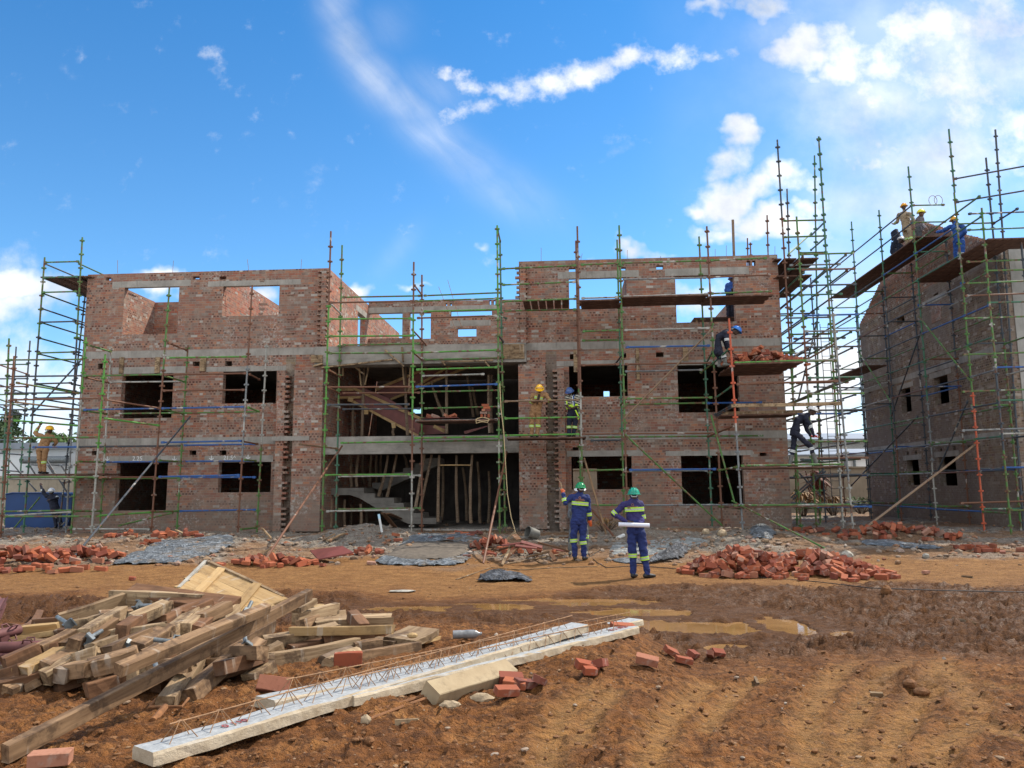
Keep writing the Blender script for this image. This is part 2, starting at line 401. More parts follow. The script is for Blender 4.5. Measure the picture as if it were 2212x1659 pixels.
# cloud brightness: grey bellies, bright tops
gb = wnoise(6, 6, .6, 4.4)
ccol = w.ramp(gb, [(.3, (.50, .56, .66)), (.62, (1, 1, 1))])
left = w.step(u0, -.45, -.6); ccol = w.mix(w.math('MULTIPLY', left, .35), ccol, (.6, .68, .8))
cm_ = w.mix(w.step(sp.outputs[1], .15, -.3), (8.4, 8.4, 8.4), (14, 13.8, 13.4))  # brighter unseen clouds behind the camera, added to fill the shaded facade
ccol = w.mix(1, ccol, cm_, 'MULTIPLY')
tint = w.ramp(sp.outputs[2], [(0, (1.2, 1.38, 1.42)), (.25, (.74, 1.22, 1.42)), (.6, (.34, 1.0, 1.38))])
sc_ = w.mix(1, sky.outputs[0], tint, 'MULTIPLY')
w.l(w.mix(d, sc_, ccol), bg.inputs[0])
S.view_settings.view_transform = 'Standard'; S.view_settings.look = 'None'; S.view_settings.exposure = .35; S.view_settings.gamma = 1

# ------------------------------------------------------------------ ground
_ZL = np.array([(-50,.7),(1.5,.66),(3.4,.58),(5,.56),(7,.54),(8,.44),(9.4,.08),(10.5,-.0),(12,-.02),(14,.02),(15.3,.02),(17.4,.12),(20,.24),(24,.34),(27,.38),(45,.3),(120,0),(2000,0)])
_ZR = np.array([(-50,.7),(1.5,.66),(3.4,.55),(5,.42),(7,.24),(8,.13),(9,.04),(10.5,.0),(12,.02),(14,.03),(15.3,.02),(17.4,.12),(20,.24),(24,.34),(27,.38),(45,.3),(120,0),(2000,0)])
def base(x, y):
    t = x/np.maximum(y, 1.0)
    k = sst(.10, .24, t+.03*(vnoise(x*.7, y*.7, 5)-.5))
    z = np.interp(y, _ZL[:,0], _ZL[:,1])*(1-k)+np.interp(y, _ZR[:,0], _ZR[:,1])*k
    # humps of building rubble along the foot of the front wall
    for hx, hy, hr, hh in ((-4.4,22.6,1.5,.42),(-7.4,20.8,1.4,.16),(-12.8,22.4,2.2,.22),(6.5,22.6,2.2,.25),(3.6,22.6,1.5,.2),(10.6,22.4,1.6,.25),(-9.5,22.8,1.6,.2),(-1.3,22.2,1.6,.18)):
        z = z+hh*np.exp(-((x-hx)**2+(y-hy)**2)/hr**2)
    return z
def gbase(x, y): return float(base(np.array([float(x)]), np.array([float(y)]))[0])
def _gp0(px, py, h=0.0):
    d = ray(px, py); d = d/d.y; Y = np.concatenate([np.arange(1.6, 14, .01), np.arange(14, 60, .03)])
    z = base(d.x*Y, Y)+h-(EYE+d.z*Y)
    i = int(np.argmax(z >= 0)) if (z >= 0).any() else len(Y)-1
    return Vector((d.x*Y[i], Y[i], EYE+d.z*Y[i]))
# puddles: (px, py, level, half length, half depth, tilt)
PUD = []
for px, py, ln, wd, an in ((1200,1308,1.5,.62,2),(1385,1324,.85,.4,-4),(1010,1314,.9,.36,2),(880,1317,.6,.25,0),(1500,1358,1.05,.5,-2),(1700,1354,.24,.75,0),(1600,1411,.32,.36,20),(1830,1378,.2,.1,10),(1815,1372,.25,.12,40)):
    p = _gp0(px, py, -.05); PUD.append((p.x, p.y, p.z, ln, wd, math.radians(an)))
TRK = []
for line, wdt in (([(1760,1659),(1740,1560),(1790,1470),(1900,1400)], .11),([(1840,1659),(1830,1570),(1890,1480),(2000,1410)], .11),([(2212,1500),(2100,1480),(2010,1500),(1930,1560),(1900,1659)], .10),([(2212,1590),(2110,1560),(2040,1590),(2010,1659)], .10),([(1400,1659),(1440,1560),(1540,1480)], .09),([(1640,1310),(1800,1330),(2000,1320),(2212,1350)], .14),([(1560,1290),(1800,1292),(2000,1282),(2212,1300)], .14),([(900,1290),(1150,1286),(1400,1290)], .13),([(1175,1659),(1190,1600),(1235,1530),(1300,1495)], .10),([(1250,1600),(1270,1560),(1330,1500)], .07),([(1520,1590),(1545,1545),(1590,1500),(1650,1465)], .08),([(2020,1400),(1960,1330),(2100,1310)], .09),([(1990,1400),(2060,1470),(2110,1540)], .12),([(1900,1620),(2000,1500),(2040,1430)], .1)):
    TRK.append(([_gp0(a, b) for a, b in line], wdt))
def _pud(x, y, P_):
    cx, cy, lv, ln, wd, an = P_
    dx = x-cx; dy = y-cy; c, s = math.cos(an), math.sin(an)
    return np.sqrt(((dx*c+dy*s)/ln)**2+((-dx*s+dy*c)/wd)**2)
def tdist(x, y):
    best = np.full(x.shape, 9.0); arc = np.zeros(x.shape)
    for pts, wd in TRK:
        s0 = 0.0
        for a, b in zip(pts[:-1], pts[1:]):
            ax, ay, bx, by = a.x, a.y, b.x, b.y; L = (bx-ax)**2+(by-ay)**2
            t = np.clip(((x-ax)*(bx-ax)+(y-ay)*(by-ay))/L, 0, 1)
            d_ = np.hypot(x-ax-t*(bx-ax), y-ay-t*(by-ay))/wd; arc = np.where(d_ < best, s0+t*math.sqrt(L), arc); best = np.minimum(best, d_); s0 += math.sqrt(L)
    return best, arc
def zones(x, y):
    t = x/np.maximum(y, 1.0)
    n = fbm(x*.6, y*.6, 3, 21)-.5; n2 = fbm(x*1.7, y*1.7, 3, 31)-.5
    k = sst(.02, .25, t)
    lo = 10.4*(1-k)+7.6*k
    yw = y+n*2.4+n2*.8
    wet = sst(lo-.6, lo+.5, yw)*(1-sst(12.9, 14.2, yw+k*-.3))
    # separate dug-over dark mud patch in the right foreground
    p = _gp0(1975, 1480); wet = np.maximum(wet, .45*np.exp(-(((x-p.x)/.35)**2+((y-p.y)/.6)**2)))
    rub = sst(17.2, 18.8, y+n*3.2+n2*1.2)*(.35+.65*sst(.38, .56, fbm(x*.55+7, y*.8, 3, 88)))*(1-.45*sst(8.5, 13, x)*sst(22, 18, y))
    track = sst(13.4, 14.6, yw)*(1-rub)
    fore = (1-sst(lo-1.2, lo, yw))
    return wet, rub, track, fore
def height(x, y, detail=True):
    z = base(x, y); wet, rub, track, fore = zones(x, y)
    far = 1-sst(30, 60, y)
    big = fbm(x*.9, y*.9, 3, 3)-.5
    z = z+.10*big*far*(1-.6*track)
    td, arc = tdist(x, y); sm = 1-.6*np.exp(-td**2)
    if detail:
        r1 = 1-np.abs(2*fbm(x*3.2, y*4.2, 4, 41)-1)           # ridged clods
        r2 = fbm(x*7, y*9, 4, 51)-.5
        xr = x*.98+y*.2; yr = y*.98-x*.2+.5*fbm(x*1.1, y*1.1, 2, 66); r3 = fbm(xr*5.5+2*fbm(x*2, y*2, 2, 8), yr*27, 4, 61, .62)-.5     # drag marks
        r4 = 1-np.abs(2*fbm(x*14, y*14, 3, 71)-1)
        z = z+far*(wet*(.22*(r1-.6)+.12*r2+.08*(r4-.6))+rub*(.10*(r1-.6)+.12*r2+.05*(r4-.6))+track*(.02*r2+.022*r3+.02*(r1-.6))
             + sm*fore*(.04*r2+.075*r3+.04*(r4-.6)+.02*(r1-.6)))
        z = z+(fore*.9+wet*.6)*far*(-.014*np.exp(-td**4)+.010*np.exp(-((td-1.3)/.3)**2)+.007*np.sin(arc*2*PI/.11+td*1.5)*np.exp(-td**4))
    for P_ in PUD:
        r = _pud(x, y, P_)+1.15*(fbm(x*2.2, y*4.5, 4, 77)-.5); lv = P_[2]
        m = sst(1.2, .9, r); nr = sst(3.0, 1.4, r)
        z = z*(1-nr)+(lv+.015+.28*(z-lv))*nr
        rim = np.maximum(z, lv+.012); z = np.where(r < 1.9, rim, z)
        z = z*(1-m)+(lv-.05)*m
    return z
def gz(x, y): return float(height(np.array([float(x)]), np.array([float(y)]))[0])
def gp(px, py, h=0.0):
    """point of the ground (raised by h) seen at a pixel"""
    d = ray(px, py); d = d/d.y; Y = np.concatenate([np.arange(1.6, 14, .012), np.arange(14, 60, .03)])
    z = height(d.x*Y, Y)+h-(EYE+d.z*Y)
    i = int(np.argmax(z >= 0)) if (z >= 0).any() else len(Y)-1
    return Vector((d.x*Y[i], Y[i], EYE+d.z*Y[i]))
def make_ground():
    ys = [-40, -20, -8, -3, 0, 1.0]; y = 1.6
    while y < 32: ys.append(y); y *= 1.0062
    while y < 1500: ys.append(y); y *= 1.12
    ys = np.array(ys); nt = 900
    t = np.linspace(-1, 1, nt); t = .98*t+.02*t**3
    wd = np.where(ys > 1.5, ys*.86+2.6, 4.0+np.abs(ys)*.86); far = ys > 32; wd = np.where(far, wd*(1+.9*sst(32, 60, ys)), wd)
    X = (t[None, :]*wd[:, None]); Y = np.repeat(ys[:, None], nt, 1)
    Z = height(X, Y)
    wet, rub, track, fore = zones(X, Y)
    td, _a = tdist(X, Y); pale = np.exp(-td**2)*fore
    n = len(ys); co = np.stack([X, Y, Z], -1).reshape(-1, 3).astype(np.float32)
    i = np.arange((n-1)*(nt-1)); r = i//(nt-1); c = i % (nt-1); a = r*nt+c
    q = np.stack([a, a+1, a+nt+1, a+nt], -1).astype(np.int32)
    me = bpy.data.meshes.new('ground'); me.vertices.add(n*nt); me.vertices.foreach_set('co', co.ravel())
    me.loops.add(q.size); me.loops.foreach_set('vertex_index', q.ravel()); me.polygons.add(len(q))
    me.polygons.foreach_set('loop_start', np.arange(0, q.size, 4, dtype=np.int32))
    me.update(calc_edges=True)
    me.polygons.foreach_set('use_smooth', np.ones(len(q), bool))
    for nm, arr in (('soil', np.stack([wet, rub, track, pale*.9], -1)),):
        at = me.attributes.new(nm, 'FLOAT_COLOR', 'POINT'); at.data.foreach_set('color', arr.reshape(-1, 4).astype(np.float32).ravel())
    t_ = NT('mud'); o = t_.obj()
    av = t_.n('ShaderNodeAttribute', attribute_name='soil'); sc = t_.n('ShaderNodeSeparateColor'); t_.l(av.outputs['Color'], sc.inputs[0])
    wet_, rub_, trk_, pal_ = sc.outputs[0], sc.outputs[1], sc.outputs[2], av.outputs['Alpha']
    n1 = t_.noise(t_.scalev(o, (1, 2.2, 1)), 2.2, 7, .68); n2 = t_.noise(o, 14, 5, .7); n3 = t_.noise(o, 55, 3, .6)
    c = t_.ramp(n1, [(.3, (.125, .045, .012)), (.5, (.245, .096, .027)), (.7, (.39, .175, .054))])
    c = t_.mix(t_.math('MULTIPLY', t_.step(n2, .46, .62), .75), c, (.07, .028, .009))
    c = t_.mix(t_.math('MULTIPLY', pal_, .5), c, (.5, .27, .09))
    tr = t_.ramp(n1, [(.3, (.19, .08, .022)), (.7, (.40, .205, .07))])
    tr = t_.mix(t_.math('MULTIPLY', t_.step(n2, .5, .62), .5), tr, (.17, .07, .022))
    c = t_.mix(trk_, c, tr)
    wc = t_.ramp(n2, [(.3, (.032, .012, .004)), (.5, (.09, .036, .011)), (.72, (.19, .08, .025))]); c = t_.mix(t_.math('MULTIPLY', wet_, .85), c, wc)
    rc = t_.ramp(n1, [(.3, (.13, .105, .08)), (.5, (.24, .20, .155)), (.7, (.36, .32, .27))])
    rc = t_.mix(t_.step(n2, .52, .68), rc, (.16, .075, .045)); rc = t_.mix(t_.step(n3, .56, .66), rc, (.45, .42, .37))
    c = t_.mix(rub_, c, rc)
    pb = t_.n('ShaderNodeTexVoronoi'); t_.l(o, pb.inputs['Vector']); pb.inputs['Scale'].default_value = 22
    peb = t_.math('LESS_THAN', pb.outputs['Distance'], .11)
    c = t_.mix(t_.math('MULTIPLY', peb, .5), c, (.42, .30, .2))
    rg = t_.math('SUBTRACT', .92, t_.math('MULTIPLY', wet_, t_.math('MULTIPLY', t_.step(n1, .45, .62), .42)))
    pit = t_.noise(t_.scalev(o, (13, 42, 13)), 1, 5, .7); c = t_.mix(t_.math('MULTIPLY', t_.step(pit, .5, .6), t_.math('SUBTRACT', .5, t_.math('MULTIPLY', rub_, .4))), c, (.06, .024, .008))  # small dents darkened in the soil colour to imitate their shade
    t_.set(c, rg, 0, .25)
    t_.bump(t_.math('ADD', t_.math('ADD', t_.math('MULTIPLY', n2, .8), t_.math('MULTIPLY', pit, -1.1)), t_.math('MULTIPLY', n3, .5)), 1.0, .055)
    me.materials.append(t_.mat)
    ob = bpy.data.objects.new('ground', me); COL.objects.link(ob); tag(ob, kind='structure')
make_ground()
def make_puddles():
    t = NT('muddy_water'); o = t.obj(); n = t.noise(o, 2, 4)
    t.set(t.ramp(n, [(.3, (.19, .10, .036)), (.7, (.30, .165, .062))]), .025, 0, .5); t.bump(t.noise(t.scalev(o, (3, 8, 1)), 3, 3), .05, .01)
    for cx, cy, lv, ln, wd, an in PUD:
        m = MB(); pts = []
        for k in range(40):
            a = 2*PI*k/40; r = 1.45; x = math.cos(a)*ln*r; y = math.sin(a)*wd*r
            pts.append((cx+x*math.cos(an)-y*math.sin(an), cy+x*math.sin(an)+y*math.cos(an), lv))
        m.face(pts); o_ = m.build('puddle_water', t.mat); tag(o_, kind='structure')
make_puddles()
# ------------------------------------------------------------------ our brick building
Z0, Z1, Z2, ZT = .47, 3.57, 6.62, 9.41
def px_hole(x1, y1, x2, y2, dep=0):
    xm, ym = (x1+x2)/2, (y1+y2)/2
    return (fl(x1, ym, dep).x, fl(x2, ym, dep).x, fl(xm, y2, dep).z, fl(xm, y1, dep).z)
def wall(mb, a0, a1, z0, z1, b0, b1, holes=(), axis='x'):
    """wall running along axis from a0 to a1, thickness b0..b1, with rectangular openings (a,a,z,z)"""
    ev = lambda s: sorted(set(round(q, 4) for q in s))
    A = ev([a0, a1]+[min(max(h[i], a0), a1) for h in holes for i in (0, 1)])
    Zs = ev([z0, z1]+[min(max(h[i], z0), z1) for h in holes for i in (2, 3)])
    na, nz = len(A)-1, len(Zs)-1
    def solid(i, j):
        if i < 0 or j < 0 or i >= na or j >= nz: return False
        a = (A[i]+A[i+1])/2; z = (Zs[j]+Zs[j+1])/2
        return not any(h[0] < a < h[1] and h[2] < z < h[3] for h in holes)
    P3 = (lambda a, b, z: (a, b, z)) if axis == 'x' else (lambda a, b, z: (b, a, z))
    fl_ = axis != 'x'
    def q(*p):
        p = [P3(*k) for k in p]; mb.face(p[::-1] if fl_ else p)
    for i in range(na):
        for j in range(nz):
            if not solid(i, j): continue
            a, c, z, y = A[i], A[i+1], Zs[j], Zs[j+1]
            q((a, b0, z), (c, b0, z), (c, b0, y), (a, b0, y)); q((c, b1, z), (a, b1, z), (a, b1, y), (c, b1, y))
            if not solid(i-1, j): q((a, b1, z), (a, b0, z), (a, b0, y), (a, b1, y))
            if not solid(i+1, j): q((c, b0, z), (c, b1, z), (c, b1, y), (c, b0, y))
            if not solid(i, j-1): q((a, b1, z), (c, b1, z), (c, b0, z), (a, b0, z))
            if not solid(i, j+1): q((a, b0, y), (c, b0, y), (c, b1, y), (a, b1, y))
bld = root('brick_building', BM, 'three storey unfinished red brick building with concrete bands and empty window openings behind the scaffold', 'building')
XA = fl(709.5, 600).x; XB = fl(1121, 600).x; XE = fl(1690, 750).x
T = .23
HL = [px_hole(*h) for h in ((266.7,618.6,384.9,721.4),(481,616,602.9,682),(261.5,807,372.6,903),(481,801,597,871),(249.7,999.4,360.8,1102.7),(472,998,585,1063.5))]
HR = [px_hole(*h) for h in ((1229.4,599,1353.6,665.7),(1460,594.5,1587.6,695.8),(1229.4,788.6,1356,856.6),(1464.7,787,1596.8,890.6),(1234.6,985,1365.4,1057),(1472.6,983,1607,1089))]
small_l = [px_hole(*h) for h in ((211,785,222,797),(416,781,431,791),(486,780,501,791),(198,974,211,983),(409,973,424,983),(474,973,489,983),(228,599,240,606),(416,597,431,603),(474,597,489,604))]
small_r = [px_hole(*h) for h in ((1229,578,1243,588),(1339,577,1352,586),(1417.7,573,1433,582),(1613,563,1621,574),(1625,563,1632,574),(1231,765,1240,776),(1345,763,1353,773),(1417,761,1434,771),(1641,978,1656,985),(1237,966,1250,973))]
pock = []
z = Z2+.25
while z < Z2+1.75:
    pock.append((fl(1196, 800).x, fl(1212, 800).x, z, z+.075)); z += .17
ZB = 0.15
mb = MB()
wall(mb, 0, XA, ZB, ZT, 0, T, HL+small_l)
mb.build('front_wall', BRK, bld, local=True); mb = MB()
wall(mb, XB, XE, ZB, ZT+.05, 0, T, HR+small_r)
mb.build('front_wall', BRK, bld, local=True)
mb = MB()      # shells behind: outer side walls and back
YB = 11.5
wall(mb, T, YB, ZB, Z2-.01, 0, T, (), 'y'); wall(mb, T, 4.1, Z2-.01, ZT, 0, T, (), 'y'); mb.build('side_wall', BRK, bld, local=True); mb = MB()
wall(mb, T, YB, ZB, ZT+.05, XE-T, XE, [(7.2, 8.6, Z2+.4, Z2+2.0)], 'y')
mb.build('side_wall', BRK, bld, local=True)
mb = MB()
doorz = (3.9, 5.05, Z2+.02, Z2+2.15)
mb = MB(); wall(mb, T, YB, ZB, ZT, XA-T, XA, [doorz, (3, 3.9, Z1+.1, Z1+1.2)], 'y'); mb.build('partition_wall', BRKI, bld, local=True)
mb = MB(); wall(mb, T, YB, ZB, ZT, XB, XB+T, [(1.2, YB-1, Z2+.0, ZT-.1)], 'y'); mb.build('partition_wall', BRKI, bld, local=True)
xp = fl(481.5, 650).x
mb = MB(); wall(mb, T, YB, Z2, ZT, xp-T, xp, (), 'y'); mb.build('partition_wall', BRKI, bld, local=True)
mb = MB(); wall(mb, T, xp-T, Z2, ZT-.02, 4.1, 4.1+T, ()); mb.build('partition_wall', BRKI, bld, local=True)
mb = MB(); wall(mb, T, XA-T, ZB, Z2-.02, 9.4, 9.4+T, ()); mb.build('partition_wall', BRKI, bld, local=True)
mb = MB(); wall(mb, XB+T, XE-T, ZB, Z2-.02, 9.4, 9.4+T, [px_hole(1304,844,1317,857,9.4), px_hole(1238,1012,1290,1060,9.4)]); mb.build('partition_wall', BRKI, bld, local=True)
xq = fl(1354, 640).x
mb = MB(); wall(mb, T, 3.5, Z2, ZT-.3, xq+.05, xq+.28, (), 'y'); mb.build('partition_wall', BRKI, bld, local=True)
# middle bay: recessed back wall with its own openings
ym = 5.5
HM = [px_hole(*h, ym) for h in ((788,676,869,731),(884.7,675,930.5,732),(973.6,670.5,1062.5,683),(988,709,1029,727),(962,655,966,664),(972,655,976,664),(1057,648,1061,658),(1066,648,1070,658))]
mb = MB(); wall(mb, XA, XB, Z2, ZT+.1, ym, ym+T, HM); mb.build('middle_wall', BRK, bld, local=True); mb = MB()
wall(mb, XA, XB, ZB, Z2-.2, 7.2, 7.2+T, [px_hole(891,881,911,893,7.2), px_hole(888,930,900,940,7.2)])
mb.build('middle_wall', conc_mat('shade_dark_render', (.045, .038, .034), (.09, .078, .07)), bld, local=True)  # deep shade of the bay put into the wall colour
mb = MB()
for (a, b, c, d_) in ((HM[0][0]-.15, HM[2][1]+.2, HM[0][3]-.003, HM[0][3]+.24),):
    mb.box(a, b, ym-.004, ym+.1, c, d_)
mb.build('lintel', CONC, bld, local=True); mb = MB(); mb.box(HM[3][0]-.3, HM[3][1]+.6, ym-.004, ym+.1, HM[3][3]+.1, HM[3][3]+.33); mb.build('lintel', CONC, bld, local=True)
def lintel(x1, y1, x2, y2):
    a = fl(x1, (y1+y2)/2).x; b = fl(x2, (y1+y2)/2).x; h = px_hole(x1, y1, x2, y2)
    mb = MB(); mb.box(a, b, -.005, T*.6, h[2]-.004, h[3]); mb.build('lintel', CONC, bld, local=True)
for l_ in ((243,606.5,412,619.5),(449.7,605.3,649.4,616.4),(243,792.5,405,806.6),(444.5,791,626,801.6),(228.8,985,392,998.6),(442,984,590,998),
           (1204.6,585.5,1379.8,600),(1436,578.5,1617.7,594),(1199,778.5,1372,789.5),(1440,777,1640,787.5),(1224.5,973.5,1389,985.5),(1438,973.5,1626,983.8)):
    lintel(*l_)
mb = MB(); mb.box(XA-T-.005, XA+.005, doorz[0]-.3, doorz[1]+.2, doorz[3]-.003, doorz[3]+.22)
mb.build('lintel', CONC, bld, local=True)
# floor slabs and their edges showing in the facade
def slab(*q): m = MB(); m.box(*q); m.build('floor_slab', CONC, bld, local=True)
for z_, h_ in ((Z1, .235), (Z2, .25)):
    slab(-.004, XA+.0, -.005, T-.01, z_-h_, z_); slab(XB+.0, XE+.004, -.005, T-.01, z_-h_, z_)
    slab(T, XA-T, T, 9.4, z_-.2, z_-.01); slab(XB+T, XE-T, T, 9.4, z_-.2, z_-.01)
slab(T, XA-T, 9.7, YB, Z2-.2, Z2-.01); slab(XB+T, XE-T, 9.7, YB, Z2-.2, Z2-.01)
slab(XA, XB, .3, 7.1, Z2-.22, Z2-.01); slab(XA, XB, 4.6, 7.1, Z1-.22, Z1-.01); slab(XA, XB, .3, 1.6, Z1-.22, Z1-.01)
slab(T, XA-T, T, YB, .0, Z0); slab(XB+T, XE-T, T, YB, .0, Z0); slab(XA, XB, .35, YB, .0, Z0-.03)
def beam(x1, x2, y1, y2, out, dep, mat):
    a = fl(x1, (y1+y2)/2, -out).x; b = fl(x2, (y1+y2)/2, -out).x; xm = (x1+x2)/2
    m = MB(); m.box(a, b, -out, -out+dep, fl(xm, y2, -out).z, fl(xm, y1, -out).z); return m.build('concrete_beam', mat, bld, local=True)
beam(679.5, 1136.6, 744.5, 785.5, .34, .62, CONCB)
beam(691, 1128, 941.5, 979.5, .12, .5, CONCB)
# brick piers with toothed slots
def pier(xl, xr, yt, yb, out, lt=False, rt=False):
    a = fl(xl, (yt+yb)/2, -out).x; b = fl(xr, (yt+yb)/2, -out).x; xm = (xl+xr)/2
    zb = fl(xm, yb, -out).z; zt = fl(xm, yt, -out).z; mb = MB()
    mb.box(a, b, -out, -.002, zb, zt)
    z_ = zb+.02; k = 0
    while z_ < zt-.09:
        if k % 2 == 0 and rnd.random() < .86:
            if lt: mb.box(a-rnd.uniform(.10, .16), a+.02, -out-rnd.uniform(-.012, .012), -.003, z_, z_+.074)
            if rt: mb.box(b-.02, (b+rnd.uniform(.12, .19)) if xr < 700 else b+rnd.uniform(.02, .08), -out-rnd.uniform(-.012, .012), -.003, z_, z_+.074)
        z_ += .085; k += 1
    mb.build('pier', BRK, bld, local=True)
pier(631, 694, 791, 1148, .3, False, False); pier(594, 611, 800, 1148, .3, False, True)
pier(1121, 1180, 787, 1143, .3, False, True); pier(1206, 1221, 795, 1143, .3, True, False)
pier(1123, 1136, 568, 741, .12, True, True); pier(693, 703, 581, 745, .14, True, True)
SLOT = conc_mat('slot_shade_render', (.09, .07, .06), (.17, .14, .12))  # dark tone standing in for shade in the slots
m = MB(); a = fl(613, 960).x; b = fl(634, 960).x; m.box(a, b, -.012, .0, Z0-.2, Z2-.3); m.build('slot_shade_strip', BRKD, bld, local=True); m = MB()  # darker strips put the recess shade of the slots into colour
a = fl(1182, 960).x; b = fl(1205, 960).x; m.box(a, b, -.012, .0, Z0-.2, Z2-.3); m.build('slot_shade_strip', BRKD, bld, local=True)
m = MB(); a = fl(587, 948, -.32).x; b = fl(668, 948, -.32).x; m.box(a, b, -.33, -.2, fl(620, 952, -.32).z, fl(620, 942.5, -.32).z); m.build('lintel', CONC, bld, local=True)
# loose bonding bricks standing proud along the left block
for px0, y0, y1 in ((620,600,740),(560,596,690)):
    x_ = fl(px0, 660).x; z_ = Z2+.5
    while z_ < ZT-.15:
        if rnd.random() < .5: mb = MB(); mb.box(x_, x_+rnd.uniform(.15, .34), -.035, .01, z_, z_+.07); mb.build('proud_brick', BRK, bld, local=True)
        z_ += .17
# timber packers hanging at the band
for i, (x1, y1, x2, y2) in enumerate(((259,772,268,807),(336,772,346,806),(433,772,446,802),(1239,757,1250,804),(1374,752,1381,822),(1475,750,1486,780),(1379,800,1381,826))):
    if i == 6: continue
    h = px_hole(x1, y1, x2, y2); m = MB(); m.box(h[0], h[1], -.05, -.008, h[2], h[3])
    # grain runs upright: build lying and stand it up
    o = m.build('timber_cleat', WOODL, bld, local=True)
h = px_hole(1089, 748, 1134, 779); m = MB(); m.box(h[0], h[1], -.4, -.345, h[2], h[3]); m.build('formwork_board', WOODL, bld, local=True)
h = px_hole(679.6, 771, 704, 787); m = MB(); m.box(h[0], h[1], -.4, -.345, h[2], h[3]); m.build('formwork_board', WOODL, bld, local=True)
# starter bars on the parapets
def bar(pts, r=.007): m = MB(); m.path(pts, r, 5); return m.build('starter_bar', REBAR, bld, local=True)
for px0, y0, y1, bend in ((254,562,590,0),(373,563,588,.03),(537,560,584,-.05),(650,560,583,.03),(1169,535,570,.0),(1355,540,563,0),(1254,548,567,.06),(1427,553,561,0),(1545,538,557,0),(1569,530,556,0),(1674,532,553,0)):
    a = fl(px0, y1, .1); b = fl(px0, y0, .1); bar([a, (a+b)/2+Vector((bend*.4, 0, 0)), b+Vector((bend, 0, 0))])
for a, b in ((A2(1550, 503), A2(1740, 990)), (A2(1625, 447), A2(1740, 840))):
    bar([fl(*a, 3.0), fl(*b, 2.4)], .008)
# concrete stair in the middle bay
m = MB()
def lz(px, py, dep): q_ = fl(px, py, dep); return q_.x, q_.z
def stair(prof, d0, d1, mat):
    pr = [(p.x, p.z) for p in (fl(*q_, d0) for q_ in prof)]
    mm = MB(); n_ = len(pr)
    mm.face([(x, d0, z) for x, z in pr]); mm.face([(x, d1, z) for x, z in pr][::-1])
    for i in range(n_):
        (xa, za), (xb, zb) = pr[i], pr[(i+1) % n_]
        mm.face([(xa, d0, za), (xa, d1, za), (xb, d1, zb), (xb, d0, zb)])
    return mm.build('stair_flight', mat, bld, local=True)
prof = [B2(575,715),B2(930,712),B2(932,758),B2(1020,758),B2(1022,795),B2(1098,795),B2(1180,797),B2(1182,838),B2(1262,840),B2(1265,880),B2(1340,882),B2(1342,922),B2(1420,924),B2(1422,962),B2(1530,962),B2(1532,1010),B2(1300,1010),B2(1090,915),B2(900,800),B2(820,772),B2(575,772)]
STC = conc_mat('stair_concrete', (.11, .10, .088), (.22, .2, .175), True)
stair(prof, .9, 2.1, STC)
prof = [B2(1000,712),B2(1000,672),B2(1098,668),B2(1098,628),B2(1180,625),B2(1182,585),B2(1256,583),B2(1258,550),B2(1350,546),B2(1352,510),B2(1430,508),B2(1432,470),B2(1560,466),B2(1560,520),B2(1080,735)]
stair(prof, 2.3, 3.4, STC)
stair([B2(575,715),B2(1000,712),B2(1000,765),B2(575,770)], 2.1, 3.4, STC)

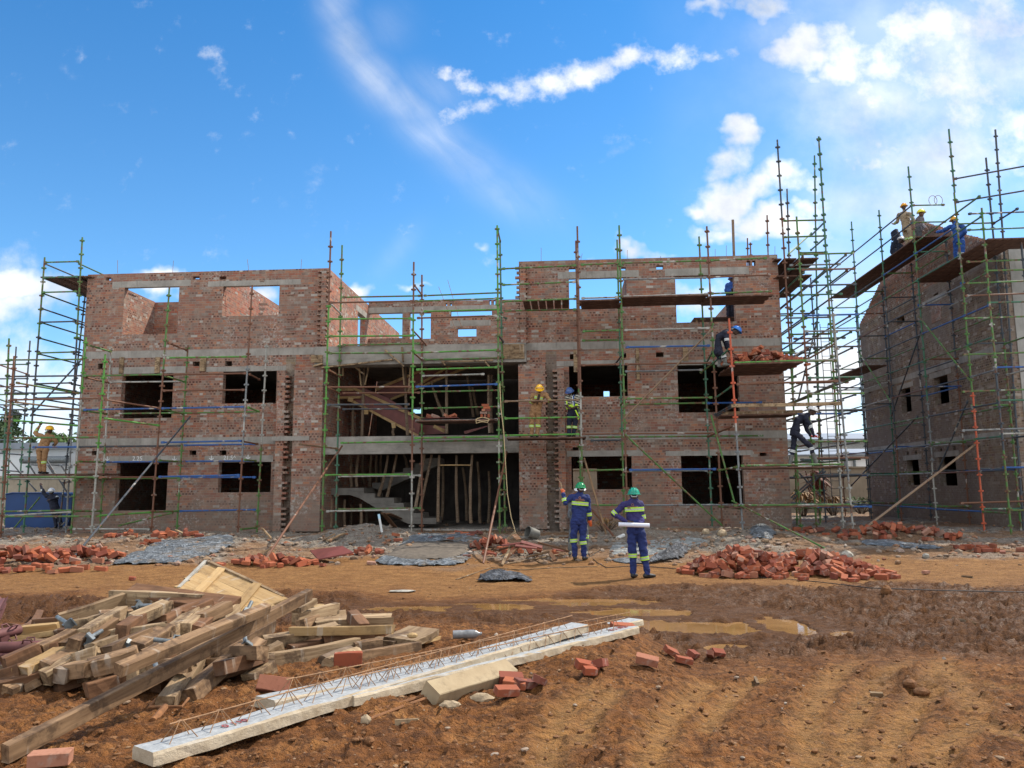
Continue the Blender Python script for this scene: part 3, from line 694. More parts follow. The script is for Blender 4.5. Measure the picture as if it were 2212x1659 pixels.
# ------------------------------------------------------------------ stair formwork and timber props in the middle bay
fw_ = root('stair_formwork', LW(fl(760, 900).x, 1.6, Z1), 'red brown plywood and batten formwork for the upper stair in the middle bay', 'formwork')
def quad_panel(pts, dep, th, mat, name, parent):
    P_ = [LW(*(lambda q_: (q_.x, dep, q_.z))(fl(*p, dep))) for p in pts]
    nn = BM.to_3x3() @ Vector((0, 1, 0)); m_ = MB(); n_ = len(P_)
    m_.face(P_); m_.face([p+nn*th for p in P_][::-1])
    for i in range(n_): m_.face([P_[i], P_[i]+nn*th, P_[(i+1) % n_]+nn*th, P_[(i+1) % n_]])
    return m_.build(name, mat, parent)
def piece(name, a, b, w_, h_, mat, parent=None, upv=(0, 0, 1), roll=0.0, wonk=0.0, label=None, cat=None, group=None, ws=1):
    """a sawn piece from a to b, its own local X along the grain"""
    a, b = Vector(a), Vector(b); x = (b-a); L = x.length; x.normalize()
    z_ = Vector(upv); y_ = z_.cross(x)
    if y_.length < 1e-3: y_ = Vector((0, 1, 0)).cross(x)
    y_.normalize(); z_ = x.cross(y_)
    M = Matrix((( x.x, y_.x, z_.x, (a.x+b.x)/2), (x.y, y_.y, z_.y, (a.y+b.y)/2), (x.z, y_.z, z_.z, (a.z+b.z)/2), (0, 0, 0, 1)))
    if roll: M = M @ Matrix.Rotation(roll, 4, 'X')
    m_ = MB(); n_ = 7; hw, hh = w_/2, h_/2; ch = min(hw, hh)*.1
    bow = rnd.uniform(-1, 1)*wonk*L*.012
    prof = [(-hw+ch, -hh), (hw-ch, -hh), (hw, -hh+ch), (hw, hh-ch), (hw-ch, hh), (-hw+ch, hh), (-hw, hh-ch), (-hw, -hh+ch)]
    rings = []
    for i in range(n_):
        t_ = i/(n_-1); xx = -L/2+L*t_; bz = bow*math.sin(PI*t_)
        r_ = []
        for (p, q_) in prof:
            e = (rnd.uniform(-.02, .02) if i in (0, n_-1) else 0)*wonk*.6
            r_.append((xx+e, p*ws*(1+rnd.uniform(-.035, .035)*wonk)+bz*.5, q_*(1+rnd.uniform(-.03, .03)*wonk)+bz))
        rings.append(r_)
    bidx = len(m_.v)
    for r_ in rings: m_.v += r_
    for i in range(n_-1):
        for k in range(8):
            k2 = (k+1) % 8; m_.f.append((bidx+i*8+k, bidx+i*8+k2, bidx+(i+1)*8+k2, bidx+(i+1)*8+k)); m_.m.append(0)
    m_.f.append(tuple(bidx+k for k in range(7, -1, -1))); m_.m.append(0)
    m_.f.append(tuple(bidx+(n_-1)*8+k for k in range(8))); m_.m.append(0)
    o = m_.build(name, mat)
    if parent is not None:
        o.parent = parent; o.matrix_local = ROOTM[parent.name].inverted() @ M
    else: o.matrix_world = M
    return tag(o, label, cat, group)
def fq(p, dep): q_ = fl(*p, dep); return LW(q_.x, dep, q_.z)
quad_panel([M1(640,640),M1(850,700),M1(1200,840),M1(1790,1195),M1(1725,1470),M1(1300,1260),M1(640,910)], 1.6, .02, PLYR, 'plywood_panel', fw_)
quad_panel([M1(1030,730),M1(1866,370),M2(1080,250),M2(600,520),M1(1560,800),M1(1270,885)], 2.6, .02, PLYR, 'plywood_panel', fw_)
quad_panel([M1(160,755),M1(650,740),M1(650,830),M1(160,830)], 1.55, .02, PLYR, 'plywood_panel', fw_)
quad_panel([M2(230,1270),M2(760,1300),M2(760,1430),M2(230,1460)], 2.2, .02, PLYR, 'plywood_panel', fw_)
quad_panel([M2(1080,1390),M2(1590,1270),M2(1580,1280),M2(1100,1440)], 1.4, .02, PLYR, 'plywood_panel', fw_)
for a, b, d_, t_ in ((M1(650,690),M1(1800,1210),1.53,.1),(M1(640,905),M1(1725,1480),1.53,.09),(M1(1030,715),M1(1866,360),2.52,.1),(M1(1270,880),M2(1190,255),2.5,.09),(M2(0,765),M2(920,205),2.45,.09),(M1(155,720),M1(660,712),1.48,.1),(M1(150,855),M1(790,840),1.48,.09),(M2(560,1300),M2(750,1390),1.4,.12),(M1(830,1080),M1(900,1075),1.4,.2),(M1(1290,1310),M1(1350,1300),1.4,.2),(M1(310,880),M1(410,900),1.4,.18),(M1(570,870),M1(650,890),1.4,.16)):
    piece('batten', fq(a, d_), fq(b, d_), .05, t_, WOODY if t_ > .088 else WOODL, fw_)
def prop(a, b, dep, r=.05, lab=None, grp='rough round timber props shoring the middle bay', mat=None, plank=None):
    A_, B_ = fq(a, dep), fq(b, dep)
    if plank: return piece('timber_strut', A_, B_, plank[0], plank[1], mat or WOODL, None, (0, -1, 0), 0, .6, lab, 'prop', grp)
    m_ = MB(); pts = []; rr = []
    jx, jy = rnd.uniform(-.04, .04), rnd.uniform(-.03, .03)
    for i in range(7):
        t_ = i/6; p = A_.lerp(B_, t_)+Vector((jx*math.sin(PI*t_*rnd.uniform(.9, 1.4)), jy*math.sin(PI*t_), 0)); pts.append(p); rr.append(r*(.85+.3*t_)*rnd.uniform(.93, 1.07))
    m_.path(pts, rr, 8); return single(m_, 'timber_prop', mat or BARK, lab, 'prop', grp, True, B_)
LBG = 'rough round timber prop under the first floor beam of the middle bay'; LB1 = 'rough round timber prop on the upper floor of the middle bay'
for a, b, d_ in (((765,50),(757,432),.5),((865,50),(868,435),.6),((955,45),(943,440),.45),((785,110),(780,420),2.2),((900,120),(925,425),2.4),((985,85),(1000,440),2.0),((1050,140),(1050,440),2.6),((470,50),(418,285),1.0),((520,45),(465,288),1.5),((680,45),(630,345),.6),((722,45),(655,350),.7),((300,50),(288,230),1.2),((260,50),(258,230),1.6),((375,50),(365,232),2.6),((405,50),(403,205),3.2),((328,45),(330,212),3.4),((560,45),(580,120),3.8),((432,45),(430,200),3.6),((146,305),(141,465),.9),((223,305),(222,468),1.3),((313,330),(317,462),1.1),((260,330),(258,460),2.6),((352,370),(352,460),2.4),((195,60),(190,470),2.9),((125,60),(125,220),2.2)):
    prop(M3(*a), M3(*b), d_, .05, LBG)
for a, b, d_ in ((M1(830,350),M1(795,1480),.7),(M1(1520,350),M1(1545,1470),.8),(M1(650,980),M1(640,1480),1.9),(M1(470,1050),M1(460,1480),2.2),(M2(780,330),M2(785,1430),1.2),(M2(520,530),M2(735,1130),2.0),(M2(1140,420),M2(1250,1140),3.0),(M2(1230,620),M2(1330,1110),3.4),(M2(1515,410),M2(1530,1420),.9),(M2(1570,410),M2(1570,1420),1.8),(M1(1330,1350),M1(1310,1480),1.7)):
    prop(a, b, d_, .05, LB1)
LST = 'sawn timber strut nailed across the formwork below the upper concrete beam'
for a, b, d_, sz in ((M1(470,170),M1(835,465),.2,(.05,.1)),(M1(745,320),M1(785,650),.5,(.04,.09)),(M1(905,345),M1(850,635),.5,(.04,.1)),(M1(1180,60),M1(1490,330),-.42,(.05,.1)),(M1(1458,10),M1(1478,255),-.42,(.05,.12)),(M1(1470,330),M1(1497,640),.6,(.05,.1)),(M1(1600,350),M1(1570,740),.6,(.05,.11)),(M1(130,352),M1(740,285),-.42,(.05,.11)),(M1(740,285),M1(1310,215),-.42,(.05,.09)),(M2(690,178),M2(1590,155),-.4,(.04,.08)),(M1(0,330),M1(150,290),-.4,(.05,.16)),(M1(240,380),M1(380,450),.1,(.05,.22)),(M1(485,330),M1(485,490),.4,(.05,.1)),(M2(1450,180),M2(1530,270),-.38,(.05,.1)),(M2(700,170),M2(760,240),-.38,(.05,.1))):
    prop(a, b, d_, 0, LST, 'sawn timber struts of the formwork', WOODL, sz)
for a, b, d_, sz in ((M3(770,106),M3(948,106),.4,(.04,.12)),):
    prop(a, b, d_, 0, 'horizontal sawn rail nailed across three round props', None, WOODY, sz)

# chalked sizes on the ground floor lintels
CHALK = flat('white_chalk', (.62, .62, .6), .9, 0, .1, 30)
def chalk_text(txt, px, py, size):
    q_ = fl(px, py); cu = bpy.data.curves.new('chalk_writing', 'FONT'); cu.body = txt; cu.size = size; cu.extrude = .001; cu.align_x = 'CENTER'
    ob = bpy.data.objects.new('chalk_writing', cu); COL.objects.link(ob); bpy.context.view_layer.update()
    me = bpy.data.meshes.new_from_object(ob.evaluated_get(bpy.context.evaluated_depsgraph_get())); bpy.data.objects.remove(ob)
    me.materials.clear(); me.materials.append(CHALK); o = bpy.data.objects.new('chalk_writing', me); COL.objects.link(o); o.parent = bld
    o.matrix_local = Matrix.Translation((q_.x, -.0075, q_.z-.07)) @ Matrix.Rotation(PI/2, 4, 'X')
def chalk_arrow(px, py):
    q_ = fl(px, py); m = MB(); m.box(q_.x-.012, q_.x+.012, -.009, -.006, q_.z-.06, q_.z+.08)
    for s_ in (-1, 1): m.obox((q_.x+s_*.035, -.0085, q_.z-.035), (.04, 0, .035*s_), (0, .0016, 0), (-.008*s_, 0, .009))
    m.build('chalk_writing', CHALK, bld, local=True)
for px, py in ((232, 991), (377, 991), (457, 989.5), (536, 987.5)): chalk_arrow(px, py)
chalk_text('2.25', 297, 990.5, .21); chalk_text('21.5^', 496, 988.5, .2)
# ------------------------------------------------------------------ right hand building
RY = math.radians(-3.9)
gN = at_y(2181, 745, 24.5); gN.z = 0
RM = Matrix.Translation(gN) @ Matrix.Rotation(RY, 4, 'Z')
RMI = RM.inverted()
rb = root('gable_building', RM, 'brick building on the right with stepped gable and grey plastered front', 'building')
RL = 12.3; ZE = 9.5; ZA = 12.6
def rl(px, py):
    """gable-wall local (y along wall, z) of a pixel"""
    d = RMI.to_3x3() @ ray(px, py); o = RMI @ EYEP
    k = -o.x/d.x; p = o+d*k; return p.y, p.z
def rhole(x1, y1, x2, y2):
    a = rl(x1, (y1+y2)/2)[0]; b = rl(x2, (y1+y2)/2)[0]; xm = (x1+x2)/2
    return (min(a, b), max(a, b), rl(xm, y2)[1], rl(xm, y1)[1])
RH = [rhole(*h) for h in ((1946,838,1968,891),(2018,812,2049,873),(1960,993,1986,1048),(2029,986,2066,1049),(1937,683,1954,700),(2012,655,2034,695))]
RSM = [rhole(*h) for h in ((1877,842,1882,849),(1957,815,1962,822),(1967,810,1971,817),(2017,794,2024,804),(2040,786,2046,796),(1958,975,1963,984),(1976,973,1981,983),(2030,968,2035,975),(2057,963,2064,972),(2073,775,2079,787),(2090,961,2097,970),(2187,948,2197,961),(2016,634,2027,645),(2044,626,2055,636))]
mb = MB(); wall(mb, 0, RL, .0, ZE, 0, T, RH[:4]+RH[4:5]+RSM, 'y'); mb.build('gable_wall', BRK if 0 else BRKD, rb, local=True)
mb = MB(); st_ = .085; z = ZE; k = 0          # stepped gable courses
hw = RL/2
while z < ZA:
    f_ = (z-ZE)/(ZA-ZE); a = hw*f_+rnd.uniform(-.03, .05); mb.box(0, T, a, RL-a-rnd.uniform(-.03, .05), z, z+st_); z += st_
mb.build('gable_top', BRK, rb, local=True)
mb = MB(); wall(mb, T, 9, 0, ZE+.05, -.03, T, ()); mb.build('front_wall', PLAS, rb, local=True)
mb = MB(); wall(mb, T, 9, 0, ZE-.5, RL-T, RL, ()); mb.build('rear_wall', BRKD, rb, local=True); mb = MB(); wall(mb, T, RL-T, 0, ZE, 8.8, 9, (), 'y'); mb.build('rear_wall', BRKD, rb, local=True)
for z in (3.3, 6.1, 8.93): mb = MB(); mb.box(T, 8.7, T, RL-T, z, z+.18); mb.build('floor_slab', CONC, rb, local=True)
for z in (6.15, 3.3):
    mb = MB(); mb.box(-.006, .05, -.034, RL+.006, z, z+.24); mb.build('concrete_band', CONC, rb, local=True)
for h in RH[:4]+[(RH[5][0]-.2, RH[5][1]+.4, RH[5][2], RH[5][3]+.1)]:
    mb = MB(); mb.box(-.005, .06, h[0]-.3, h[1]+.3, h[3]-.004, h[3]+.2); mb.build('lintel', CONC, rb, local=True)
h = RH[5]; mb = MB(); mb.box(-.02, .012, h[0], h[1], h[2], h[3]); mb.build('bricked_up_opening', BRK, rb, local=True)
# ------------------------------------------------------------------ things behind the site
WHITE = flat('white_wall_panel', (.62, .64, .65), .6, 0, .08, .6); ROOFG = flat('grey_roof_sheet', (.2, .22, .25), .5, .2, .15, 2)
BEIGE = conc_mat('beige_yard_wall', (.26, .22, .165), (.36, .31, .235)); BLUE = flat('blue_skip_paint', (.01, .04, .135), .5, .1, .2, 1.2)
def rect_front(x1, y1, x2, y2, Y):
    a = at_y(x1, y2, Y); b = at_y(x2, y1, Y); return a.x, b.x, a.z, b.z
r_ = root('site_office', at_y(80, 1120, 40), 'long white low building with grey roof edge and silver wall duct behind the left scaffold', 'building')
x0, x1, z0, z1 = rect_front(-260, 968, 420, 1150, 40)
m = MB(); m.box(x0, x1, 40, 46, 0, z1); m.build('wall', WHITE, r_)
m = MB(); m.box(x0-.3, x1+.3, 39.6, 46.4, z1+.003, z1+.32); m.build('roof', ROOFG, r_)
m = MB(); xa, xb, za, zb = rect_front(46, 985, 146, 1002, 39.4); m.tube((xa, 39.4, (za+zb)/2), (xb, 39.4, (za+zb)/2), (zb-za)/2*1.0, n=14); m.build('air_duct', GALV, r_, smooth=True)
for px in (70, 110, 138):
    a = at_y(px, 1003, 39.3); m = MB(); m.box(a.x-.05, a.x+.05, 39.0, 39.98, a.z-.06, a.z); m.path([(a.x, 39.05, a.z-.05), (a.x, 39.97, a.z-.8)], .04, 6); m.build('duct_bracket', ROOFG, r_)
x0, x1, z0, z1 = rect_front(-300, 1030, 400, 1120, 36)
m = MB(); m.box(x0, x1, 36, 36.25, 0, z1); m.box(x0, x1, 35.93, 36.32, z1+.003, z1+.1)
single(m, 'yard_wall', BEIGE, 'beige rendered yard wall with white coping behind the blue tank', 'wall')
# blue skip
x0, x1, z0, z1 = rect_front(5, 1063, 157, 1162, 30.5)
sk = root('blue_tank', (x0, 30.5, gbase(x0, 30.5)), 'big round cornered blue tank behind the left scaffold', 'tank')
m = MB(); zb = z0-.1; D = 2.2
pr = [(x0, z1-.05), (x0+.25, z1), (x1-.5, z1-.02), (x1-.1, z1-.06), (x1, z1-.2), (x1-.03, z1-.9), (x1-.12, z1-1.3), (x1-.35, zb+.12), (x1-.6, zb), (x0+.1, zb)]
m.face([(x, 30.5, z) for x, z in pr][::-1]); m.face([(x, 30.5+D, z) for x, z in pr])
for i in range(10):
    a, b = pr[i], pr[(i+1) % 10]; m.face([(a[0], 30.5, a[1]), (b[0], 30.5, b[1]), (b[0], 30.5+D, b[1]), (a[0], 30.5+D, a[1])])
m.build('tank_body', BLUE, sk)
m = MB(); m.path([(x0, 30.49, z1-.07), (x0+.25, 30.49, z1-.02), (x1-.5, 30.49, z1-.04), (x1-.1, 30.49, z1-.09), (x1-.02, 30.49, z1-.22)], .03, 8); m.build('rim', BLUE, sk)
for k in range(0):
    xx = x0+.35+k*.72; m = MB(); m.box(xx, xx+.08, 30.44, 30.495, zb+.1, z1-.07); m.build('rib', BLUE, sk)
# far yard wall and buildings between the two blocks
x0, x1, z0, z1 = rect_front(1160, 1010, 2000, 1112, 43)
m = MB(); m.box(x0, x1, 43, 43.25, 0, z1); m.box(x0, x1, 42.93, 43.32, z1+.003, z1+.09)
single(m, 'yard_wall', BEIGE, 'beige yard wall closing the gap between the two brick buildings', 'wall')
r_ = root('white_shed', at_y(1800, 1090, 50), 'white walled shed with grey roof seen between the two brick buildings', 'shed')
x0, x1, z0, z1 = rect_front(1560, 983, 2000, 1090, 50)
m = MB(); m.box(x0, x1, 50, 58, 0, z1); m.build('wall', flat('white_shed_wall', (.72, .72, .7), .6, 0, .06, .5), r_)
a = at_y(1700, 962, 53); m = MB(); m.obox(((x0+x1)/2, 52, z1+.3), ((x1-x0)/2+.3, 0, 0), (0, 2.4, .28), (0, -.02, .06)); m.build('roof', ROOFG, r_)
a = at_y(1916-0, 1000, 49.9); 
for px in (1826, 1846):
    a = at_y(px, 1000, 49.85); m = MB(); m.tube((a.x, 49.85, 0), (a.x, 49.85, z1-.1), .09, n=8); m.build('downpipe', GALV, r_)
r_ = root('dark_roofed_shed', at_y(1830, 1090, 64), 'dark roofed long shed behind the white one in the gap', 'shed')
x0, x1, z0, z1 = rect_front(1560, 948, 2040, 1090, 64)
m = MB(); m.box(x0, x1, 64, 72, 0, z1); m.build('wall', flat('dull_shed_wall', (.3, .31, .3), .7), r_)
m = MB(); m.obox(((x0+x1)/2, 66.5, z1+.4), ((x1-x0)/2+.3, 0, 0), (0, 3.4, .45), (0, -.03, .07)); m.build('roof', ROOFG, r_)
# trees behind the office
def leafmat(name, a, b):
    t = NT(name); inf = t.noise(t.obj(), 1.3, 3); n = t.noise(t.obj(), 14, 2)
    t.set(t.mix(n, a, b), .7, 0, .3); return t.mat
LD = leafmat('dark_conifer_leaf', (.018, .035, .012), (.05, .085, .028)); LG = leafmat('green_tree_leaf', (.03, .065, .015), (.09, .15, .04))
LB = flat('tree_bark', (.09, .06, .04), .9, 0, .3, 6)
def tree(px, py_top, Y, rx, mat, label, conical=False, n=2600, grp='trees beyond the site office'):
    top = at_y(px, py_top, Y); zb = .1; H = top.z-zb
    r = root('tree', (top.x, Y, zb), label, 'tree', grp)
    m = MB(); m.path([(top.x, Y, zb), (top.x+.1, Y, zb+H*.4), (top.x, Y, zb+H*.85)], [.22, .15, .04], 7)
    for k in range(9):
        a = rnd.uniform(0, 6.28); h = zb+H*rnd.uniform(.3, .75); L = rx*rnd.uniform(.5, .9)
        m.path([(top.x, Y, h), (top.x+math.cos(a)*L, Y+math.sin(a)*L, h+L*.35)], [.06, .015], 5)
    m.build('trunk', LB, r, smooth=True)
    m = MB(); cl = []
    for k in range(26):
        h = rnd.uniform(.22, 1); 
        w_ = rx*((1.05-h)*1.25 if conical else math.sin(PI*min(1, max(.12, (h-.1)/.95)))**.6)
        a = rnd.uniform(0, 6.28); q = math.sqrt(rnd.random()); cl.append((top.x+math.cos(a)*w_*q, Y+math.sin(a)*w_*q, zb+H*(h*.93), rx*rnd.uniform(.2, .42)))
    for k in range(n):
        c = rnd.choice(cl); v = Vector((rnd.gauss(0, 1), rnd.gauss(0, 1), rnd.gauss(0, .8))); v = v.normalized()*c[3]*rnd.uniform(.45, 1.05)
        p = Vector(c[:3])+v; s_ = rnd.uniform(.06, .15); a = Vector((rnd.gauss(0, 1), rnd.gauss(0, 1), rnd.gauss(0, 1))).normalized(); b = a.orthogonal().normalized()
        m.face([p-a*s_*1.5, p+b*s_*.6, p+a*s_*1.5, p-b*s_*.6])
    m.build('crown', mat, r)
tree(26, 878, 54, 1.9, LD, 'tall dark conifer behind the white site office at the left edge', True, 3600)
tree(-6, 905, 50, 1.5, LD, 'dark bushy tree cut by the left picture edge behind the office', False, 2000)
tree(142, 928, 52, 1.6, LG, 'green rounded tree right of the yellow helmeted man above the office roof')
tree(112, 922, 55, 1.1, LG, 'small light green tree just behind the yellow helmet of the man on the left scaffold', False, 1600)
tree(82, 934, 53, 1.0, LD, 'low dark tree above the office roof left of the man on the scaffold', False, 1500)
# dry plant clump in the gap
LDRY = leafmat('dry_brown_leaf', (.16, .07, .025), (.32, .19, .06)); LRED = leafmat('reddish_leaf', (.12, .03, .025), (.2, .07, .04))
def clump(px, py, Y, h, mat, label, n=90, sp=.5, name='shrub', cat='plant'):
    b = at_y(px, py, Y); zb = gbase(b.x, Y); r = root(name, (b.x, Y, zb), label, cat)
    m = MB(); s_ = MB()
    for k in range(n):
        a = rnd.uniform(0, 6.28); l = rnd.uniform(.5, 1)*h; t_ = rnd.uniform(.05, 1)*sp
        p0 = Vector((b.x+math.cos(a)*.1, Y+math.sin(a)*.1, zb)); p2 = p0+Vector((math.cos(a)*t_, math.sin(a)*t_, l)); p1 = p0.lerp(p2, .5)+Vector((0, 0, .15*l))
        if k % 3 == 0: s_.path([p0, p1, p2], [.012, .01, .005], 4)
        p3 = p2+Vector((math.cos(a)*.3*h, math.sin(a)*.3*h, -.25*h*rnd.random())); sd_ = Vector((-math.sin(a), math.cos(a), 0))*.035*h
        m.face([p1, p2+sd_, p3, p2-sd_])
    s_.build('stem', LB, r); m.build('foliage', mat, r)
clump(1768, 1105, 38, 2.2, LRED, 'tall reddish spiky plant in front of the beige yard wall', 80, .5)
clump(1735, 1108, 37, 1.2, LDRY, 'dry brown plant clump left of the reddish one at the yard wall', 120, .8)
clump(1800, 1106, 37.5, 1.0, LDRY, 'dry yellowing plant clump right of the reddish one at the yard wall', 110, .8)
clump(1880-20, 1100, 40, .9, LG, 'low green weeds at the foot of the beige yard wall', 90, .9)
clump(1325-16, 1142, 23.3, .45, LDRY, 'dry orange leafy plant at the wall foot behind the man with the orange gloves', 70, .35)
# ------------------------------------------------------------------ scaffolds
def pt(p, o):
    return at_y(p[0], p[1], o[1]) if isinstance(o, tuple) else at_f(p[0], p[1], o)
CUPN = 0
def upright(par, top, bot, o, cols, gap=.5, hang=None):
    a = pt(top, o); b = pt(bot, o)
    zg = gz(b.x, b.y)-.04 if hang is None else hang
    d = (a-b); k = (zg-b.z)/d.z; b = b+d*k; d = a-b; L = d.length; dn = d.normalized()
    m = MB(); n = len(cols)
    cutpts = [0]+[(i+1)/n+(rnd.uniform(-.05, .05) if i < n-1 else 0) for i in range(n)]
    for i in range(n):
        m.mi = i; m.tube(b+d*cutpts[i], b+d*cutpts[i+1], .030, n=8)
    s = .25
    ax = dn.cross(Vector((0, 1, 0))).normalized(); ay = dn.cross(ax)
    rr = rnd.uniform(-.3, .3); ax, ay = ax*math.cos(rr)+ay*math.sin(rr), ay*math.cos(rr)-ax*math.sin(rr)
    while s < L-.06:
        f = s/L; m.mi = max(i for i in range(n) if cutpts[i] <= f)
        c = b+dn*s
        m.obox(c, ax*.08, ay*.019, dn*.026); m.obox(c, ax*.019, ay*.08, dn*.0265)
        m.tube(c-dn*.035, c+dn*.035, .043, n=8)
        s += gap
    m.mi = 0; m.obox(b+dn*.03, (.07, 0, 0), (0, .07, 0), (0, 0, .006))
    return m.build('upright_pole', [P[c] for c in cols], par, smooth=True)
def bar_(par, a, b, col, r=.028, name='ledger', clip=True):
    m = MB(); m.tube(a, b, r, n=8)
    if clip:
        x = (b-a).normalized()
        for e, s_ in ((a, 1), (b, -1)):
            m.obox(e+x*.06*s_, x*.045, Vector((0, 0, .036)), x.cross(Vector((0, 0, 1)))*.03)
    return m.build(name, P[col], par, smooth=True)
def led(par, cv, p, oa, q, ob, col, **k):
    return bar_(par, pt(cv(*p), oa), pt(cv(*q), ob), col, **k)
def scaff(label, M): return root('scaffold', M, label, 'scaffold')
def deck(a, b, wv, n, label, grp, name='scaffold_plank', mat=None, w=.225, th=.045, gapf=1.04):
    """n boards from a to b laid side by side along wv (unit vector)"""
    for k in range(n):
        off = wv*(w*gapf*k); e0 = Vector((rnd.uniform(-.05, .05), 0, rnd.uniform(-.008, .008)))
        piece(name, a+off+e0, b+off+e0, w, th, mat or DECK, None, (0, 0, 1), 0, .35, label, 'plank', grp)
OUT, INN, FAR = 1.6, .4, 3.0
# ---- left front scaffold
s = scaff('left front scaffold of green blue and rusty poles before the left block', at_f(300, 1150, 1.6))
upright(s, (19.6,731), (2,1150), OUT, 'tg'); upright(s, (30.9,769), (3,1130), FAR, 'rr'); upright(s, (185.6,728.5), (154,1147), OUT, 'gwG')
upright(s, (227.5,765), (195,1189), FAR, 'wG'); upright(s, (240.6,749), (216,1134), INN, 'gw'); upright(s, (366,621), (325.5,1163), OUT, 'rrg')
upright(s, (406,745.5), (382,1139), INN, 'g'); upright(s, (545,616), (512.5,1168), OUT, 'ryr'); upright(s, (576,744), (555,1144), INN, 'gw')
for p, oa, q, ob, c in (((1375,1090),OUT,(2040,1080),OUT,'G'),((1355,1230),OUT,(2040,1218),OUT,'r'),((1345,1362),OUT,(2025,1355),OUT,'r'),((1335,1508),OUT,(2020,1495),OUT,'b'),
 ((905,1552),INN,(1520,1545),INN,'g'),((1520,1547),INN,(2125,1535),INN,'g'),((690,1520),OUT,(1330,1508),OUT,'b'),((690,1240),OUT,(1350,1228),OUT,'g'),
 ((1385,965),OUT,(1550,1030),INN,'r'),((1365,1240),OUT,(1530,1290),INN,'g'),((1340,1515),OUT,(1520,1555),INN,'g'),((715,980),OUT,(920,1040),INN,'g'),((700,1250),OUT,(900,1298),INN,'r'),((680,1525),OUT,(885,1555),INN,'g'),
 ((905,1292),INN,(1530,1285),INN,'w'),((860,1590),FAR,(1320,1650),OUT,'G'),((860,1435),FAR,(1330,1508),OUT,'r'),((110,1437),FAR,(840,1425),FAR,'r'),((130,1295),FAR,(655,1385),OUT,'g'),((120,1455),FAR,(650,1520),OUT,'d'),((110,1607),FAR,(640,1650),OUT,'G'),
 ((75,1108),OUT,(690,1103),OUT,'g'),((50,1245),OUT,(690,1238),OUT,'k'),((40,1382),OUT,(680,1380),OUT,'k'),((25,1520),OUT,(650,1515),OUT,'k'),((2050,1500),OUT,(2140,1535),INN,'G'),((2060,1225),OUT,(2145,1270),INN,'r')):
    led(s, A1, p, oa, q, ob, c)
for p, oa, q, ob, c in (((100,300),FAR,(820,295),FAR,'g'),((60,622),FAR,(800,625),FAR,'g'),((60,640),FAR,(600,638),OUT,'w'),((30,950),FAR,(750,948),FAR,'g'),((650,495),OUT,(870,500),INN,'g'),((880,500),INN,(1500,495),INN,'b'),((1510,495),INN,(2110,490),INN,'b'),
 ((1330,338),OUT,(1995,325),OUT,'b'),((1310,622),OUT,(1985,608),OUT,'b'),((1520,362),INN,(2115,352),INN,'b'),((640,375),INN,(1490,365),INN,'k'),((270,378),OUT,(640,375),OUT,'b'),
 ((640,637),INN,(1490,632),INN,'g'),((1490,628),INN,(2115,625),INN,'b'),((810,627),FAR,(1290,625),OUT,'r'),((790,945),FAR,(1250,915),OUT,'G'),((1270,912),OUT,(1480,905),INN,'g'),((980,1025),INN,(1430,918),INN,'g'),
 ((1480,905),INN,(2115,893),INN,'b'),((1990,1055),OUT,(2115,1043),INN,'g'),((600,1052),OUT,(1240,1055),OUT,'w'),((25,908),OUT,(590,900),OUT,'g'),((590,905),OUT,(840,905),INN,'g'),((1310,487),OUT,(1500,497),INN,'g'),((2020,482),OUT,(2115,490),INN,'g'),
 ((30,945),FAR,(590,912),OUT,'w'),((1985,325),OUT,(2130,352),INN,'r')):
    led(s, B1, p, oa, q, ob, c)
a = pt(B1(1570,125), .45); b = gp(*B1(600,1300)); bar_(s, a, b, 'k', .028, 'raking_brace', False)
a = pt(B1(2050,1085), OUT)
# ---- scaffold at the left end of the building
s = scaff('tall end scaffold rising beside the left end wall with a plank lift at roof height', at_f(60, 1150, -.5))
upright(s, (96.7,556), (50,1157), .2, 'tkg'); upright(s, (178,512.7), (143,1140), .2, 'ykg'); upright(s, (65,736), (40,1080), ('Y', 31.5), 'tk'); upright(s, (35,749), (14,1080), ('Y', 33), 'tk')
upright(s, (96.7+87,640), (50+80,1120), -2.6, 'k')
for y_ in (302, 428, 550, 797, 1050, 1305, 1425): led(s, A1, (365-(y_-302)*.075, y_), .2, (655-(y_-302)*.06, y_-8), .2, 'tkgk'[y_ % 4])
for y_ in (310, 428, 555, 680, 795, 925, 1055, 1305, 1420, 1560):
    a = pt(A1(365-(y_-302)*.075, y_), .2); bar_(s, a, a-N*2.7+U*.02, 'ktkg'[y_ % 4], name='ledger')
    a = pt(A1(650-(y_-302)*.06, y_), .2); bar_(s, a, a-N*2.7, 'ktk'[y_ % 3], name='ledger')
led(s, A1, (250,1570), .15, (665,1115), .15, 'k', name='diagonal_brace')
for i, y_ in enumerate((1147, 1265, 1330, 1395, 1480, 1560)): bar_(s, pt(A1(-160, y_), ('Y', 31.5)), pt(A1(235, y_-3), ('Y', 31.5)), 'tkrgkk'[i])
for i, y_ in enumerate((1155, 1320, 1440, 1500)): bar_(s, pt(A1(-90, y_-35), ('Y', 28.5)), pt(A1(225, y_+70), ('Y', 31.5)), 'rkgk'[i])
for y_ in (310, 420, 560): led(s, B1, (-90, y_), ('Y', 29), (190, y_+20), ('Y', 31.5), 'k')
led(s, B1, (20,420), ('Y', 30), (300,740), ('Y', 30), 'k', name='diagonal_brace'); led(s, B1, (390,490), ('Y', 30.3), (580,790), ('Y', 30.3), 'k', name='diagonal_brace'); led(s, B1, (80,1090), ('Y', 29.6), (330,790), ('Y', 29.6), 'g', name='diagonal_brace'); led(s, B1, (440,1090), ('Y', 29.4), (570,960), ('Y', 29.4), 'k', name='diagonal_brace')
a = pt(A1(350, 425), .2); b = pt(A1(745, 405), .2)
